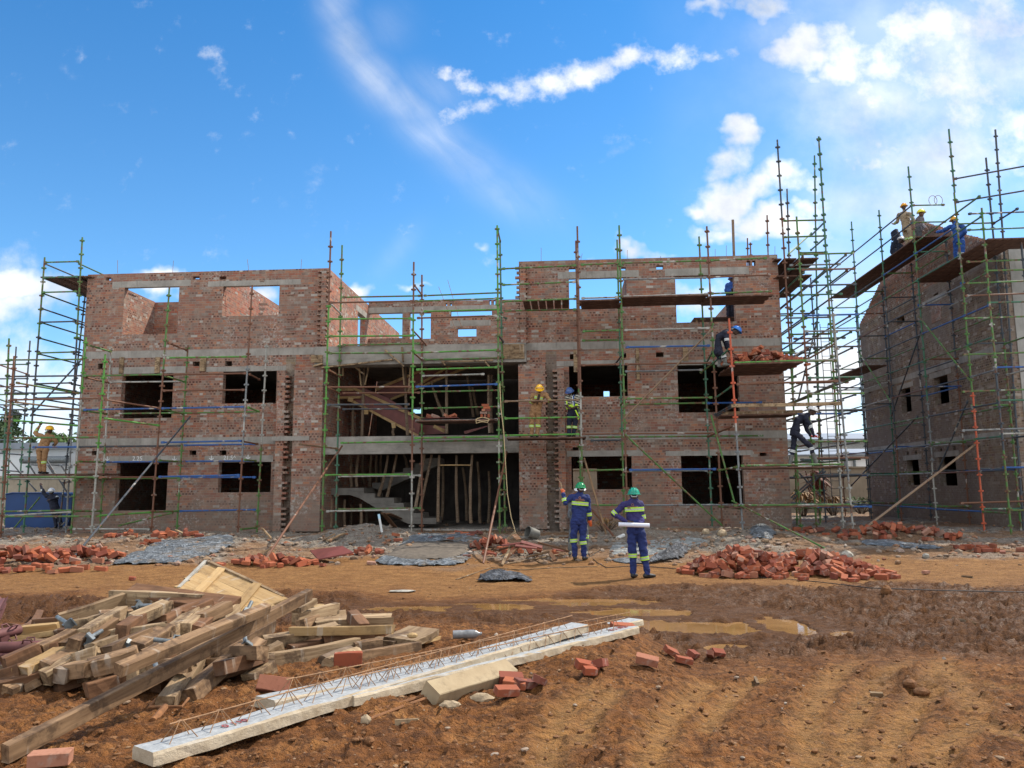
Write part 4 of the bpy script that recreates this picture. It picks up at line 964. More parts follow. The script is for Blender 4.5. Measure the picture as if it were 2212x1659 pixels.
deck(a, a-N*2.9, U, 8, 'stained boards of the high lift at the left end of the building', 'boards of the left end high lift')
a = pt(B1(60,606), .9); b = pt(B1(880,600), .9)
deck(a, b, -N, 4, 'worn boards under the tan worker on the left scaffold', 'boards of the low left lift')
# ---- middle scaffold
s = scaff('middle scaffold of green poles in front of the recessed open bay', at_f(900, 1150, 1.6))
upright(s, (714.8,499.7), (695,1163), OUT, 'gGGr'); upright(s, (739,529.7), (725,1152), INN, 'tgg'); upright(s, (893.9,566), (888.7,1155), OUT, 'wrGGr'); upright(s, (911.4,593.8), (911,1131), INN, 'rgr'); upright(s, (1074,487), (1079.6,1157.6), OUT, 'ggG'); upright(s, (1080,518), (1091,1142), INN, 'ggt')
O, I = OUT, INN
for p, oa, q, ob, c in (((755,590),I,(1405,578),I,'g'),((1425,577),I,(2060,552),I,'g'),((650,635),O,(1340,622),O,'r'),((1350,622),O,(2040,600),O,'g'),((1425,707),I,(2060,690),I,'G'),((1370,762),O,(2040,742),O,'r'),((650,770),O,(1330,765),O,'G'),
 ((650,912),O,(1330,908),O,'G'),((755,985),I,(1400,972),I,'g'),((640,1053),O,(1320,1048),O,'g'),((1350,1048),O,(2040,1025),O,'G'),((1425,1107),I,(2060,1090),I,'g'),((1365,1188),O,(2040,1168),O,'G'),((1410,1240),I,(1930,1225),I,'w'),
 ((635,1333),O,(1330,1330),O,'r'),((1360,1330),O,(2040,1308),O,'b'),((755,1382),I,(1400,1378),I,'r'),((1420,1372),I,(2060,1358),I,'g'),((630,1478),O,(1310,1474),O,'k'),((755,1515),I,(1400,1510),I,'k'),((1430,1508),I,(2060,1493),I,'g'),
 ((1360,1612),O,(2040,1600),O,'w'),((655,640),O,(745,730),I,'w'),((640,1190),O,(740,1250),I,'r'),((635,1335),O,(740,1390),I,'r'),((630,1480),O,(735,1500),I,'w'),((1350,490),O,(1415,575),I,'r'),((1330,855),O,(1450,985),I,'r'),((1345,1050),O,(1415,1110),I,'r'),((2050,745),O,(2110,765),I,'t'),((2060,1310),O,(2090,1360),I,'g'),((2040,40),O,(2060,130),I,'t'),((2040,900),O,(2085,960),I,'k')):
    led(s, A2, p, oa, q, ob, c)
for p, oa, q, ob, c in (((1350,302),O,(2045,290),O,'G'),((740,342),I,(1400,330),I,'G'),((1410,330),I,(2080,318),I,'g'),((610,607),O,(1320,602),O,'G'),((720,620),I,(1410,610),I,'w'),((620,907),O,(1330,893),O,'w'),((720,890),I,(1410,880),I,'g'),((395,352),O+.3,(720,390),I,'d'),((2060,730),O,(2110,735),I,'g'),((2060,885),O,(2110,880),I,'g'),((2050,590),O,(2100,595),I,'r')):
    led(s, B2, p, oa, q, ob, c)
bar_(s, pt(B2(752,368), .5), gp(*B2(98,1335)), 'r', .03, 'raking_brace', False); bar_(s, pt(B2(2112,415), .6), gp(*B2(1918,1340)), 'r', .03, 'raking_brace', False)
# splashed bearers with mortar crust on low ledgers: crust is on the pole paint; platform boards of the middle lift
a = pt(M2(235,1222), OUT); b = pt(M2(1690,1195), OUT)
LBD = 'mortar crusted boards of the middle lift holding stacked bricks and rope'
deck(pt(M2(240,1212), OUT), pt(M2(1640,1185), OUT), -N, 5, LBD, 'boards of the middle lift')
piece('plywood_sheet', pt(M2(350,1192), 1.3)+Vector((0, 0, .03)), pt(M2(1000,1180), 1.3)+Vector((0, 0, .03)), .55, .014, PLYR, None, (0, 0, 1), 0, 0, 'thin brown plywood sheet lying on the middle lift under hollow clay pieces', 'plywood')
# ---- right front scaffold
s = scaff('right front scaffold with rusty tops and two boarded lifts before the right block', at_f(1400, 1150, 1.6))
upright(s, (1247,489), (1260,1150), O, 'gwrr'); upright(s, (1244,522), (1256,1135), I, 'gr'); upright(s, (1337.4,487), (1356,1150), O, 'rgg'); upright(s, (1333,518), (1349,1140), I, 'gtg'); upright(s, (1526.7,489), (1561,1150), O, 'rrgr'); upright(s, (1510,511), (1539,1144), I, 'ttg'); upright(s, (1574.6,688), (1607,1185), 2.9, 'yyRR')
RS = s
for p, oa, q, ob, c in (((0,355),O,(615,327),O,'g'),((0,488),O,(610,463),O,'g'),((0,625),O,(620,602),O,'g'),((20,703),I,(615,690),I,'g'),((650,322),O,(965,308),O,'g'),((990,308),O,(1690,287),O,'g'),((1720,285),O,(2190,265),O,'g'),((1000,443),O,(1690,428),O,'y'),((1720,425),O,(2220,404),O,'r'),
 ((655,598),O,(960,590),O,'w'),((1000,585),O,(1700,563),O,'w'),((1720,560),O,(2230,540),O,'g'),((660,872),O,(970,862),O,'g'),((1010,862),O,(1715,845),O,'w'),((660,948),I,(960,942),I,'g'),((1020,1002),O,(1720,990),O,'b'),((660,1152),O,(970,1142),O,'r'),((1015,1142),O,(1730,1132),O,'r'),((1015,1203),I,(1660,1190),I,'y'),
 ((1030,1428),O,(1740,1418),O,'g'),((1020,1475),I,(1680,1463),I,'g'),((20,1450),O,(640,1437),O,'d'),((20,1592),O,(645,1580),O,'G'),((1740,1140),O,(1880,1015),2.9,'t'),((1760,1425),O,(1900,1325),2.9,'t'),((1770,1575),O,(1905,1495),2.9,'k'),((930,1150),I,(1005,1050),O,'k'),((980,1480),I,(1015,1440),O,'g'),((1640,1215),I,(1740,1140),O,'g'),((1690,1130),I,(1740,1040),O,'t'),((1690,1465),I,(2150,1458),I,'b')):
    led(s, A3, p, oa, q, ob, c)
led(s, A3, (1745,845), O+.05, (1010,1590), O+.05, 'd', name='diagonal_brace')
for p, oa, q, ob, c in (((25,280),O,(640,270),O,'G'),((660,270),O,(990,265),O,'r'),((1030,265),O,(1750,262),O,'r'),((720,295),I,(2160,282),I,'g'),((730,322),I,(1000,318),I,'k'),((690,570),O,(1010,562),O,'g'),((1050,565),O,(1770,558),O,'b'),((1050,575),I,(1700,570),I,'y'),((1790,570),O,(1945,540),2.9,'g'),((740,857),O,(1000,855),O,'g'),((1110,857),O,(1960,852),O,'y'),((1790,868),O,(1970,882),2.9,'g'),((1700,290),I,(1920,200),2.9,'r'),((1760,110),O,(1900,30),2.9,'k')):
    led(s, B3, p, oa, q, ob, c)
led(s, B3, (1015,270), O+.05, (1830,1035), O+.05, 'g', name='diagonal_brace')
led(s, B3, (1728,112), O+.3, (1920,830), O+.5, 'g', name='diagonal_brace')
bar_(s, pt(B3(1900,820), 2.6), gp(*R5(478,1635)), 'g', .025, 'raking_brace', False)
bar_(s, pt(B3(740,890), 1.9), gp(*B3(940,1132)), 'r', .03, 'raking_brace', False)
piece('timber_raker', pt(B3(680,470), O+.1), gp(*B3(862,1100)), .05, .09, WOOD, None, (0, 1, 0), 0, .5, 'brown timber raker leaning behind the man with orange gloves', 'timber')
for p, oa, q, ob, c in (((300,940),2.9,(1085,912),2.9,'r'),((285,772),2.9,(860,752),2.9,'G'),((840,752),2.9,(1075,748),2.9,'w'),((335,1572),2.9,(1135,1560),2.9,'g')):
    led(s, C4, p, oa, q, ob, c)
for p, oa, q, ob, c in (((-130,1350),2.9,(640,1345),2.9,'g'),((-10,-10),2.9,(560,-20),2.9,'y')):
    led(s, R5, p, oa, q, ob, c) if p[1] > 0 else None
# boards: upper lift
ub = 'dark boards of the upper lift seen from below in front of the right block'
deck(pt(A3(655,622), OUT), pt(A3(985,612), OUT), -N, 5, ub, 'boards of the right upper lift')
deck(pt(A3(985,612), OUT)+Vector((0,0,.05)), pt(A3(1700,592), OUT)+Vector((0,0,.05)), -N, 5, ub, 'boards of the right upper lift')
deck(pt(A3(1690,592), OUT), pt(A3(2225,575), OUT), -N, 5, ub, 'boards of the right upper lift')
ub2 = 'short dark cross boards left of the rusty pole on the upper lift'
for k in range(6):
    a = pt(A3(200+k*65, 618-k*2.2), OUT); piece('scaffold_plank', a, a-N*1.15, .21, .045, DECK, None, (0, 0, 1), 0, .3, ub2, 'plank', 'cross boards of the upper lift')
ub3 = 'boards of the brick laden lift on the right block'
deck(pt(C4(275,785), 2.9), pt(C4(800,770), 2.9), -N, 10, ub3, 'boards of the brick laden lift')
for (a, b, o_, lab) in ((C4(262,1105), C4(1112,1088), 2.95, 'pale edge board fixed across above the walking man on the right scaffold'),(C4(190,1165), C4(815,1150), 1.5, 'second pale edge board just below and behind the first one'),):
    piece('guard_board', pt(a, o_), pt(b, o_), .05, .1, WOODL, None, (0, 0, 1), 0, .3, lab, 'board')
deck(pt(C4(190,1185), 1.45), pt(C4(760,1172), 1.45), -N, 4, 'dark boards of the lift behind the edge boards on the right scaffold', 'boards of the middle right lift')
deck(pt(C4(320,1590), 2.9), pt(C4(1135,1578), 2.9), -N, 5, 'cement covered boards carrying the navy man in boots at the right corner', 'boards of the lower right lift')
deck(pt(R5(-160,1362), 2.9), pt(R5(645,1352), 2.9), -N, 3, 'low cement covered boards near the ground at the right corner', 'boards of the lowest right lift')
deck(pt(B3(35,303), OUT), pt(B3(690,296), OUT), -N, 5, 'boards carrying the tan worker and the man in the yellow vest', 'boards of the two workers')
# ---- right corner scaffold between the buildings
s = scaff('tall corner scaffold beside the end wall of the right block, high plank lift', at_f(1780, 1150, 1))
upright(s, (1799.7,676.7), (1847,1190), 2.9, 'wyyw'); upright(s, (1720.6,468), (1765,1157), OUT, 'ggrgg'); upright(s, (1679,302), (1731,1157), INN, 'gggrrk'); upright(s, (1768.5,295), (1822,1150), OUT, 'wggtt'); upright(s, (1700,408), (1722,1135), -2.4, 'ggk'); upright(s, (1759.4,336), (1772,1130), -2.4, 'gtt'); upright(s, (1751,600), (1784,1125), -5.0, 'k'); upright(s, (1657,465), (1668,900), -5.0, 'tr', hang=Z2); upright(s, (1614.5,514.5), (1618,700), -7.0, 'r', hang=Z2); upright(s, (1621,524), (1626,700), -8.0, 'r', hang=Z2)
m = MB(); m.path([fl(1583, 475, 3.0), fl(1587, 600, 3.0)], .05, 8); m.build('upright_pole', P['d'], None).matrix_world = BM
for o_ in bpy.data.objects:
    if o_.name.startswith('upright_pole') and o_.parent is None: tag(o_, 'tall plain grey timber pole standing up behind the right parapet', 'pole'); o_.name = 'timber_pole'
e1 = lambda z_: LW(XE+.55, -.4, z_); 
def colz(k): return 'gktrkgykb'[k % 9]
xs_ = [XE+.35, XE+1.55]; z_ = 1.1; k = 0
while z_ < 9.4:
    for i, xx in enumerate(xs_):
        bar_(s, LW(xx+.12*i, -1.55, z_+.03*i), LW(xx+.12*i, 6.5, z_+.03*i), colz(k+3*i), name='ledger')
    for yy in (-1.6, -.4, 2.4, 5.0):
        if (k+int(yy)) % 2 == 0 or yy < -1: bar_(s, LW(xs_[0]-.1, yy, z_+.06), LW(xs_[1]+.35, yy, z_+.06), colz(k*2+int(yy)), name='transom')
    z_ += .5 if k % 3 else .95; k += 1
for p, oa, q, ob, c in (((190,65),INN,(850,50),OUT,'y'),((250,305),INN,(860,290),OUT,'g'),((0,1020),2.9,(960,990),2.9,'r'),((0,705),2.9,(940,690),2.9,'g'),((270,640),OUT,(620,440),-1.5,'k'),((500,672),OUT,(930,430),2.9,'d'),((370,1265),INN,(940,1015),2.9,'y'),((600,1075),-3,(1300,1092),-4,'k'),((130,435),INN,(620,432),OUT,'y')):
    led(s, C5, p, oa, q, ob, c)
led(s, C5, (672,0), -1.0, (368,1285), -1.0, 'k', name='diagonal_brace'); led(s, R5, (250,1300), -2.0, (470,1110), -2.0, 'k', name='diagonal_brace'); led(s, R5, (265,1310), -2.2, (480,1125), -2.2, 'k', name='diagonal_brace'); led(s, R5, (300,1130), -2.0, (450,1290), -2.0, 'k', name='diagonal_brace')
for p, oa, q, ob, c in (((225,885),INN,(525,878),OUT,'g'),((225,1005),INN,(540,995),OUT,'g'),((340,1120),INN,(545,1115),OUT,'g'),((425,995),-1.0,(530,890),OUT,'k'),((425,1100),-1.0,(535,1005),OUT,'t'),((260,1130),INN,(430,975),-2.4,'g'),((440,1330),-2.4,(545,1230),OUT,'t'),((255,1240),INN,(545,1232),OUT,'t')):
    led(s, R4, p, oa, q, ob, c)
deck(pt(R4(190,1165), .3), pt(R4(190,1165), .3)-N*3.4, U, 6, 'dark boards of the high lift along the right end wall seen from below', 'boards of the right end high lift')
deck(pt(R4(200,1290), .3)-N*0-Vector((0,0,.0)), pt(R4(200,1290), .3)-N*3.0, U, 5, 'dark boards of the second high lift along the right end wall', 'boards of the right end second lift')
# ladder in the gap
lad = root('ladder', at_y(1786, 1110, 34), 'thin steel ladder standing in the gap between the buildings', 'ladder')
la, lb = at_y(1771, 700, 34), at_y(1800, 1112, 34); off = Vector((.36, 0, 0))
for k in (0, 1): bar_(lad, la+off*k, lb+off*k, 'k', .018, 'rail', False)
for k in range(26):
    p = la.lerp(lb, (k+.5)/26); bar_(lad, p, p+off, 'k', .011, 'rung', False)
# ---- scaffold along the gable building
s = scaff('large scaffold round the gable building on the right with two high boarded lifts', RM @ Vector((-1.5, 4, 0)))
gx = -1.45                                   # outer row, local x of the gable frame
def gy_of(px, py=800):
    d = RMI.to_3x3() @ ray(px, py); o = RMI @ EYEP; k = (gx-o.x)/d.x; return (o+d*k).y
def up2(px, ptop, cols, xloc=gx, ylo=None, tops=None):
    y = gy_of(px) if ylo is None else ylo
    b = RM @ Vector((xloc, y, 0)); 
    z = tops if tops is not None else 1.8+(1053-ptop-.0)*0
    if tops is None:
        d = ray(px, ptop); # z of the row at this depth
        z = EYE+d.z/d.y*b.y
    zg = gz(b.x, b.y)-.04
    m = MB(); L = z-zg; n = len(cols); m.mi = 0
    for i in range(n):
        m.mi = i; m.tube((b.x, b.y, zg+L*i/n), (b.x+rnd.uniform(-.02,.02), b.y, zg+L*(i+1)/n), .030, n=8)
    c = zg+.3
    while c < z-.05:
        m.mi = min(n-1, int((c-zg)/L*n)); m.box(b.x-.08, b.x+.08, b.y-.016, b.y+.016, c-.022, c+.022); m.box(b.x-.016, b.x+.016, b.y-.068, b.y+.068, c-.0225, c+.0225); m.tube((b.x, b.y, c-.03), (b.x, b.y, c+.035), .043, n=8); c += .5
    m.mi = 0; m.box(b.x-.08, b.x+.08, b.y-.08, b.y+.08, zg+.02, zg+.035)
    m.build('upright_pole', [P[c_] for c_ in cols], s, smooth=True); return y
ys_ = {}
for nm, px, pt_, c in (('g7',2152,449,'gkgg'),('g5',2096,278.6,'RRgggt'),('g4',1998,359.5,'wyttgt'),('g3',1924,453.6,'rkkt'),('g2',1861,478.6,'kktt'),('g1',1806,549,'rkt')):
    ys_[nm] = up2(px, pt_, c)
yl = [ys_[k] for k in ('g7', 'g5', 'g4', 'g3', 'g2', 'g1')]
for i, (y, top) in enumerate(zip(yl, (None, None, 11.2, 10.7, 10.4, 10.2))): up2(0, 356.6 if i == 1 else 540, 'kgrkt'[i % 5]+'k', -.3, y+.1, top)
zz = .95; k = 0
def colr(k): return 'gktgrbkgywbgtk'[(k*5) % 14]
while zz < 10.6:
    for a, b in zip(yl[:-1], yl[1:]):
        if rnd.random() < .93: bar_(s, RM @ Vector((gx, a, zz)), RM @ Vector((gx, b, zz+rnd.uniform(-.02, .02))), colr(k))
        if k % 2 == 0: bar_(s, RM @ Vector((-.3, a+.1, zz+.05)), RM @ Vector((-.3, b+.1, zz+.05)), colr(k+3))
        k += 1
    for y in yl:
        if rnd.random() < .75: bar_(s, RM @ Vector((gx-.05, y+.05, zz+.08)), RM @ Vector((-.22, y+.05, zz+.08)), colr(k), name='transom'); k += 1
    zz += 1.0 if zz > 2 else 1.25
# guard rails over the decks
for z_ in (11.4, 12.05):
    for a, b in zip(yl[2:-1], yl[3:]): bar_(s, RM @ Vector((gx, a, z_)), RM @ Vector((gx, b, z_)), 'k')
    bar_(s, RM @ Vector((gx, yl[2], z_)), RM @ Vector((-.25, yl[2]+.05, z_)), 'g', name='transom')
for z_ in (9.95, 10.6): bar_(s, RM @ Vector((gx, yl[0], z_+.05)), RM @ Vector((gx, yl[2], z_)), 'gt'[int(z_) % 2]); 
for z_ in (11.0, 11.8):
    bar_(s, RM @ Vector((gx, yl[1], z_)), RM @ Vector((1.3, yl[1]-1.4, z_)), 'k', name='transom')
def rr(px, py, xl=gx):
    d = RMI.to_3x3() @ ray(px, py); o = RMI @ EYEP; return RM @ (o+d*((xl-o.x)/d.x))
for (a, b, xl, c) in ((R5(1095,100),R5(1430,520),gx-.06,'g'),(R5(705,345),R5(910,665),gx-.06,'g'),(R5(1110,200),R5(915,760),gx+.06,'k'),(R5(1420,660),R5(1225,1120),gx+.06,'k'),(R5(1090,760),R5(650,1220),gx+.05,'k')):
    bar_(s, rr(*a, xl), rr(*b, xl), c, name='diagonal_brace')
bar_(s, rr(*R5(1465,950)), gp(*R5(682,1545)), 'd', .035, 'raking_brace', False)
# upright in front of the plastered face and its ledgers
def rfront(px, py, out=.45):
    d = RMI.to_3x3() @ ray(px, py); o = RMI @ EYEP; return RM @ (o+d*((-out-o.y)/d.y))
a, b = rfront(2150, 280), rfront(2187, 800); zg = gz(b.x, b.y)
dd = (b-a); b2 = a+dd*((zg-a.z)/dd.z); m = MB(); m.tube(a, b2, .030, n=8)
for q in range(28):
    c = a.lerp(b2, (q+.5)/28); m.box(c.x-.068, c.x+.068, c.y-.016, c.y+.016, c.z-.022, c.z+.022); m.tube(c-Vector((0, 0, .03)), c+Vector((0, 0, .03)), .043, n=8)
m.build('upright_pole', P['k'], s, smooth=True)
for i, (y1, y2) in enumerate(((462,461),(497,495),(566,564),(612,610),(639,637),(688,687),(766,765),(846,845),(930,929),(1087,1086))):
    bar_(s, rfront(2092-i*2, y1, 1.5), rfront(2290, y2-6, .5), 'ktggrgggyr'[i], name='ledger')
# boards
d1 = 'dark boards of the highest lift along the gable where three men stand'
for k in range(5): piece('scaffold_plank', RM @ Vector((gx+.12+.24*k, yl[2]-.2, 10.78)), RM @ Vector((gx+.12+.24*k, yl[5]+.1, 10.78)), .23, .045, DECK, None, (0, 0, 1), 0, .3, d1, 'plank', 'boards of the highest gable lift')
d2 = 'dark boards of the near gable lift where the man in blue leans'
for k in range(5): piece('scaffold_plank', RM @ Vector((gx+.12+.24*k, yl[0]-.2, 9.2)), RM @ Vector((gx+.12+.24*k, yl[2]+.3, 9.2)), .23, .045, DECK, None, (0, 0, 1), 0, .3, d2, 'plank', 'boards of the near gable lift')
for k in range(4): piece('scaffold_plank', RM @ Vector((-.25, -1.4+.24*k, 9.3)), RM @ Vector((2.2, -1.4+.24*k, 9.3)), .23, .045, DECK, None, (0, 0, 1), 0, .3, 'dark boards turning the corner towards the plastered front', 'plank', 'boards at the plastered corner')
for k in range(4): piece('scaffold_plank', RM @ Vector((gx+.1+.24*k, yl[4]-.4, 6.9)), RM @ Vector((gx+.1+.24*k, yl[5]+1.8, 6.9)), .23, .045, DECK, None, (0, 0, 1), 0, .3, 'dark boards of the far lower lift beside the gap', 'plank', 'boards of the far gap lift')
# ------------------------------------------------------------------ loose bricks
def brickmat():
    t = NT('red_clay_brick'); inf = t.n('ShaderNodeObjectInfo'); o = t.obj()
    c = t.ramp(inf.outputs['Random'], [(0, (.30, .078, .036)), (.25, (.18, .052, .034)), (.55, (.36, .11, .05)), (.78, (.15, .055, .042)), (.92, (.36, .15, .085)), (1, (.28, .19, .15))])
    n = t.noise(o, 22, 4, .65); c = t.mix(t.math('MULTIPLY', t.step(n, .48, .7), .5), c, (.16, .06, .035))
    n2 = t.noise(o, 7, 3); c = t.mix(t.math('MULTIPLY', t.step(n2, .58, .7), .5), c, (.4, .32, .26))
    t.set(c, .9, 0, .2); t.bump(n, .3, .004); return t.mat
BM_ = brickmat()
def brick_mesh(i):
    m = MB(); L, Wd, H = .112, .053, .037; c = .004
    r = random.Random(i)
    def ring(x, s): return [(x, y*s, z*s) for y, z in ((-Wd+c, -H), (Wd-c, -H), (Wd, -H+c), (Wd, H-c), (Wd-c, H), (-Wd+c, H), (-Wd, H-c), (-Wd, -H+c))]
    xs = [(-L, .94), (-L+c, 1), (0, 1.0), (L-c, 1), (L, .94)]
    if i >= 4: xs = [(-L, .94), (-L+c, 1), (r.uniform(-.02, .02), 1), (r.uniform(.03, .05), .82)]
    m.v = [tuple(q+r.uniform(-.003, .003) for q in p) for x, s in xs for p in ring(x, s)]
    for a in range(len(xs)-1):
        for k in range(8): m.f.append((a*8+k, a*8+(k+1) % 8, (a+1)*8+(k+1) % 8, (a+1)*8+k))
    m.f.append(tuple(range(7, -1, -1))); e = (len(xs)-1)*8; m.f.append(tuple(e+k for k in range(8))); m.m = [0]*len(m.f)
    me = bpy.data.meshes.new('brick'); me.from_pydata(m.v, [], m.f); me.materials.append(BM_); return me
BME = [brick_mesh(i) for i in range(6)]
BR = []          # (matrix, variant, label, group)
from mathutils import Euler
def put_brick(p, rot, lab, grp, v=None, s=1.0):
    BR.append((Matrix.Translation(p) @ Euler(rot).to_matrix().to_4x4() @ Matrix.Scale(s, 4), rnd.choice((0,1,2,3,0,1,2,4,5)) if v is None else v, lab, grp))
def heap(px, py, rx, ry, h, n, lab, grp, zf=None, ctr=None, flatten=1.0):
    c = ctr if ctr is not None else _gp0(px, py)
    for k in range(n):
        a = rnd.uniform(0, 2*PI); r = math.sqrt(rnd.random())*1.03
        x = c.x+math.cos(a)*r*rx; y = c.y+math.sin(a)*r*ry
        zb = zf if zf is not None else gz(x, y)
        hh = h*max(0, 1-r**1.7)
        t = .5*flatten if hh > .06 else .12
        put_brick(Vector((x, y, zb+.035+hh*rnd.uniform(.72, 1.0))), (rnd.gauss(0, t)+rnd.choice((0, 0, 0, 1.57)), rnd.gauss(0, t), rnd.uniform(0, 6.28)), lab, grp, None, 1.1)
def core(px, py, rx, ry, h, ctr=None):
    c = ctr if ctr is not None else _gp0(px, py); CORE.append((c.x, c.y, rx, ry, h))
L1 = 'loose red brick in the biggest heap right of the man with rolled plans'; G1 = 'bricks of the big right heap'
heap(1600, 1238, 1.15, .75, .44, 125, L1, G1); heap(1750, 1236, 1.4, .75, .36, 130, L1, G1); heap(1830, 1248, 1.0, .45, .1, 26, L1, G1)
L2 = 'loose red brick in the heap at the left picture edge by the rusty pole'; G2 = 'bricks of the left heap'
heap(35, 1222, 1.05, .65, .42, 70, L2, G2); heap(170, 1212, 1.1, .6, .3, 65, L2, G2); heap(110, 1235, 1.2, .3, .06, 16, L2, G2)
L3 = 'loose red brick in the low scatter left of the red brown board'; G3 = 'bricks of the low middle scatter'
heap(585, 1222, 1.1, .35, .12, 42, L3, G3); heap(790, 1198, .5, .15, .08, 12, L3, G3)
L4 = 'loose red brick among the splintered boards by the black bucket'; G4_ = 'bricks under the splintered boards'
heap(1062, 1188, .5, .35, .3, 26, L4, G4_); heap(1120, 1200, .9, .3, .1, 16, L4, G4_)
L5 = 'loose red brick in the far heap at the foot of the gable scaffold'; G5_ = 'bricks of the far right heap'
heap(1950, 1160, 1.7, .55, .32, 60, L5, G5_); heap(2150, 1192, 1.2, .5, .05, 22, L5, G5_); heap(1800, 1150, 1.4, .5, .1, 16, L5, G5_)
L6 = 'loose red brick by the left wall foot behind the grey tarpaulin'; G6_ = 'bricks along the left wall foot'
heap(375, 1160, .9, .25, .12, 20, L6, G6_); heap(270, 1162, .5, .25, .1, 12, L6, G6_); heap(320, 1178, .3, .15, .05, 5, L6, G6_)
L7 = 'loose red brick lying on the dark plastic sheet in the middle'; G7_ = 'bricks on the dark plastic sheet'
for px, py in ((975,1154),(990,1150),(1003,1152),(1021,1151),(1036,1150),(1016,1157),(932,1162),(972,1164),(855,1155),(860,1166),(783,1187)):
    p = gp(px, py, .05); put_brick(p, (rnd.gauss(0, .15), rnd.gauss(0, .15), rnd.uniform(0, 6.28)), L7, G7_, rnd.choice((0, 1, 2, 3)))
L8 = 'loose red brick piled on the brick laden lift beside the bending navy worker'; G8 = 'bricks piled on the right lift'
dk = pt(C4(520, 775), 2.9); ctr = pt(C4(500, 700), 2.0); zt = dk.z+.05
heap(0, 0, 1.1, .5, .55, 90, L8, G8, zt, ctr, .7); heap(0, 0, .35, .4, .2, 12, L8, G8, zt, ctr+U*1.0, .6); heap(0, 0, .35, .4, .2, 10, L8, G8, zt, ctr-U*.95, .6)
# bricks on the middle lift
L9 = 'red brick in the small stack on the middle lift beside the rope'; dz = pt(M2(1460, 1180), OUT).z+.06
c0 = pt(M2(1455, 1150), 1.3)
for k, (dx, hz, ry) in enumerate(((-.11,.06,1.57),(0,.06,1.57),(.11,.06,1.57),(-.05,.17,0),(.06,.25,0),(-.05,.25,1.57),(.05,.33,0),(.0,.41,.05))):
    put_brick(Vector((c0.x+dx, c0.y, dz+hz)), (1.57 if k < 3 else 0, 0, ry), L9, 'bricks stacked on the middle lift', 0)
L10 = 'broken hollow clay piece lying on the brown sheet of the middle lift'
for px, rz in ((1490, .3), (1560, .1), (600, .4)):
    pass
for (X, Y, r_) in ((500, 1135, .2), (590, 1125, .5), (800, 1130, .9), (890, 1130, 2.6)):
    p = pt(M2(X, Y), 1.35); put_brick(Vector((p.x, p.y, dz+.07)), (.4*(-1)**X, .3, r_), L10, 'clay pieces on the middle lift', 1, 1.15)
# single bricks in the foreground, each with its own label
for (px, py, rot, lab, v, s) in ((108,1648,(0,0,.25),'large orange red brick lying flat at the bottom left corner',0,.85),(590,1487,(1.0,.2,.2),'red brick standing tilted in the mud above the concrete beam',1,1.0),(752,1430,(1.57,0,.15),'red brick beside the round pole ends of the timber pile',2,1.0),
 (1268,1445,(.2,.25,.3),'red brick half sunk in mud, left one of a group of three',0,1.1),(1297,1440,(-.3,.2,1.2),'red brick tilted against the left one of a group of three in mud',1,1.1),(1283,1456,(.1,.1,.2),'small front brick of a group of three in the mud',4,1.0),
 (1450,1412,(.5,.45,.5),'big tilted hollow brick sticking out of mud near the right puddle',2,1.0),(1497,1418,(.5,.2,1.0),'red brick leaning right of the big tilted one by the puddle',3,1.1),(1398,1432,(.2,.2,-.2),'red brick in front left of the big tilted one by the puddle',0,1.15),(1535,1419,(.1,.5,1.2),'dark brick edge standing by the puddle shore',1,.9),(1552,1414,(.6,.2,.4),'narrow brick edge nearest the muddy puddle',3,.9),(1478,1431,(.1,.2,.1),'flat muddy brick below the big tilted one',2,1.0),
 (1103,1472,(.3,.1,.2),'upper brick of four lying beside the broken concrete piece',0,1.1),(1112,1484,(.2,.1,-.2),'middle brick of four lying beside the broken concrete piece',1,1.0),(1135,1484,(.1,.2,.5),'right brick of four lying beside the broken concrete piece',2,1.0),(1095,1500,(.2,.1,.4),'front brick of four lying beside the broken concrete piece',3,1.0),
 (1170,1478,(.2,.4,.9),'dark brick shard right of the four bricks',5,.9),(1345,1361,(.1,.1,.2),'dark brick lying in the puddle at the far beam ends',0,1.1),(1680,1250,(0,0,.1),'single brick lying front left of the big heap on the track',0,1.0),(1735,1252,(0,0,.3),'single brick in front of the big heap on the track',2,1.0),(1836,1246,(0,0,.1),'single brick lying right in front of the big heap',3,1.0),(1914,1245,(0,0,.1),'rightmost single brick on the track beyond the big heap',1,1.0),
 (1842,1257-2,(.1,0,.1),'low brick at the front edge of the big heap',2,1.0),(1008,1203,(0,0,.1),'brick lying flat beside the foot of the long rusty raker',1,1.0),(697,1222,(0,.1,1.4),'single upright brick right of the low brick scatter',0,1.0),(802,1218,(.2,.1,.2),'single brick at the near left corner of the plastic sheet',3,1.0),(290,1252,(.1,.1,.3),'brick bit lying on the track edge left of the shutter panel',4,1.0),(2110,1178,(1.5,0,.1),'brick standing at the foot of the red pole',0,1.2),(2000,1238,(0,0,.6),'lone brick on the grey track edge at the right',1,.9)):
    p = gp(px, py, .02); put_brick(p+Vector((0, 0, .02)), rot, lab, None, v, s*(.62 if py > 1400 and px > 800 else .85))
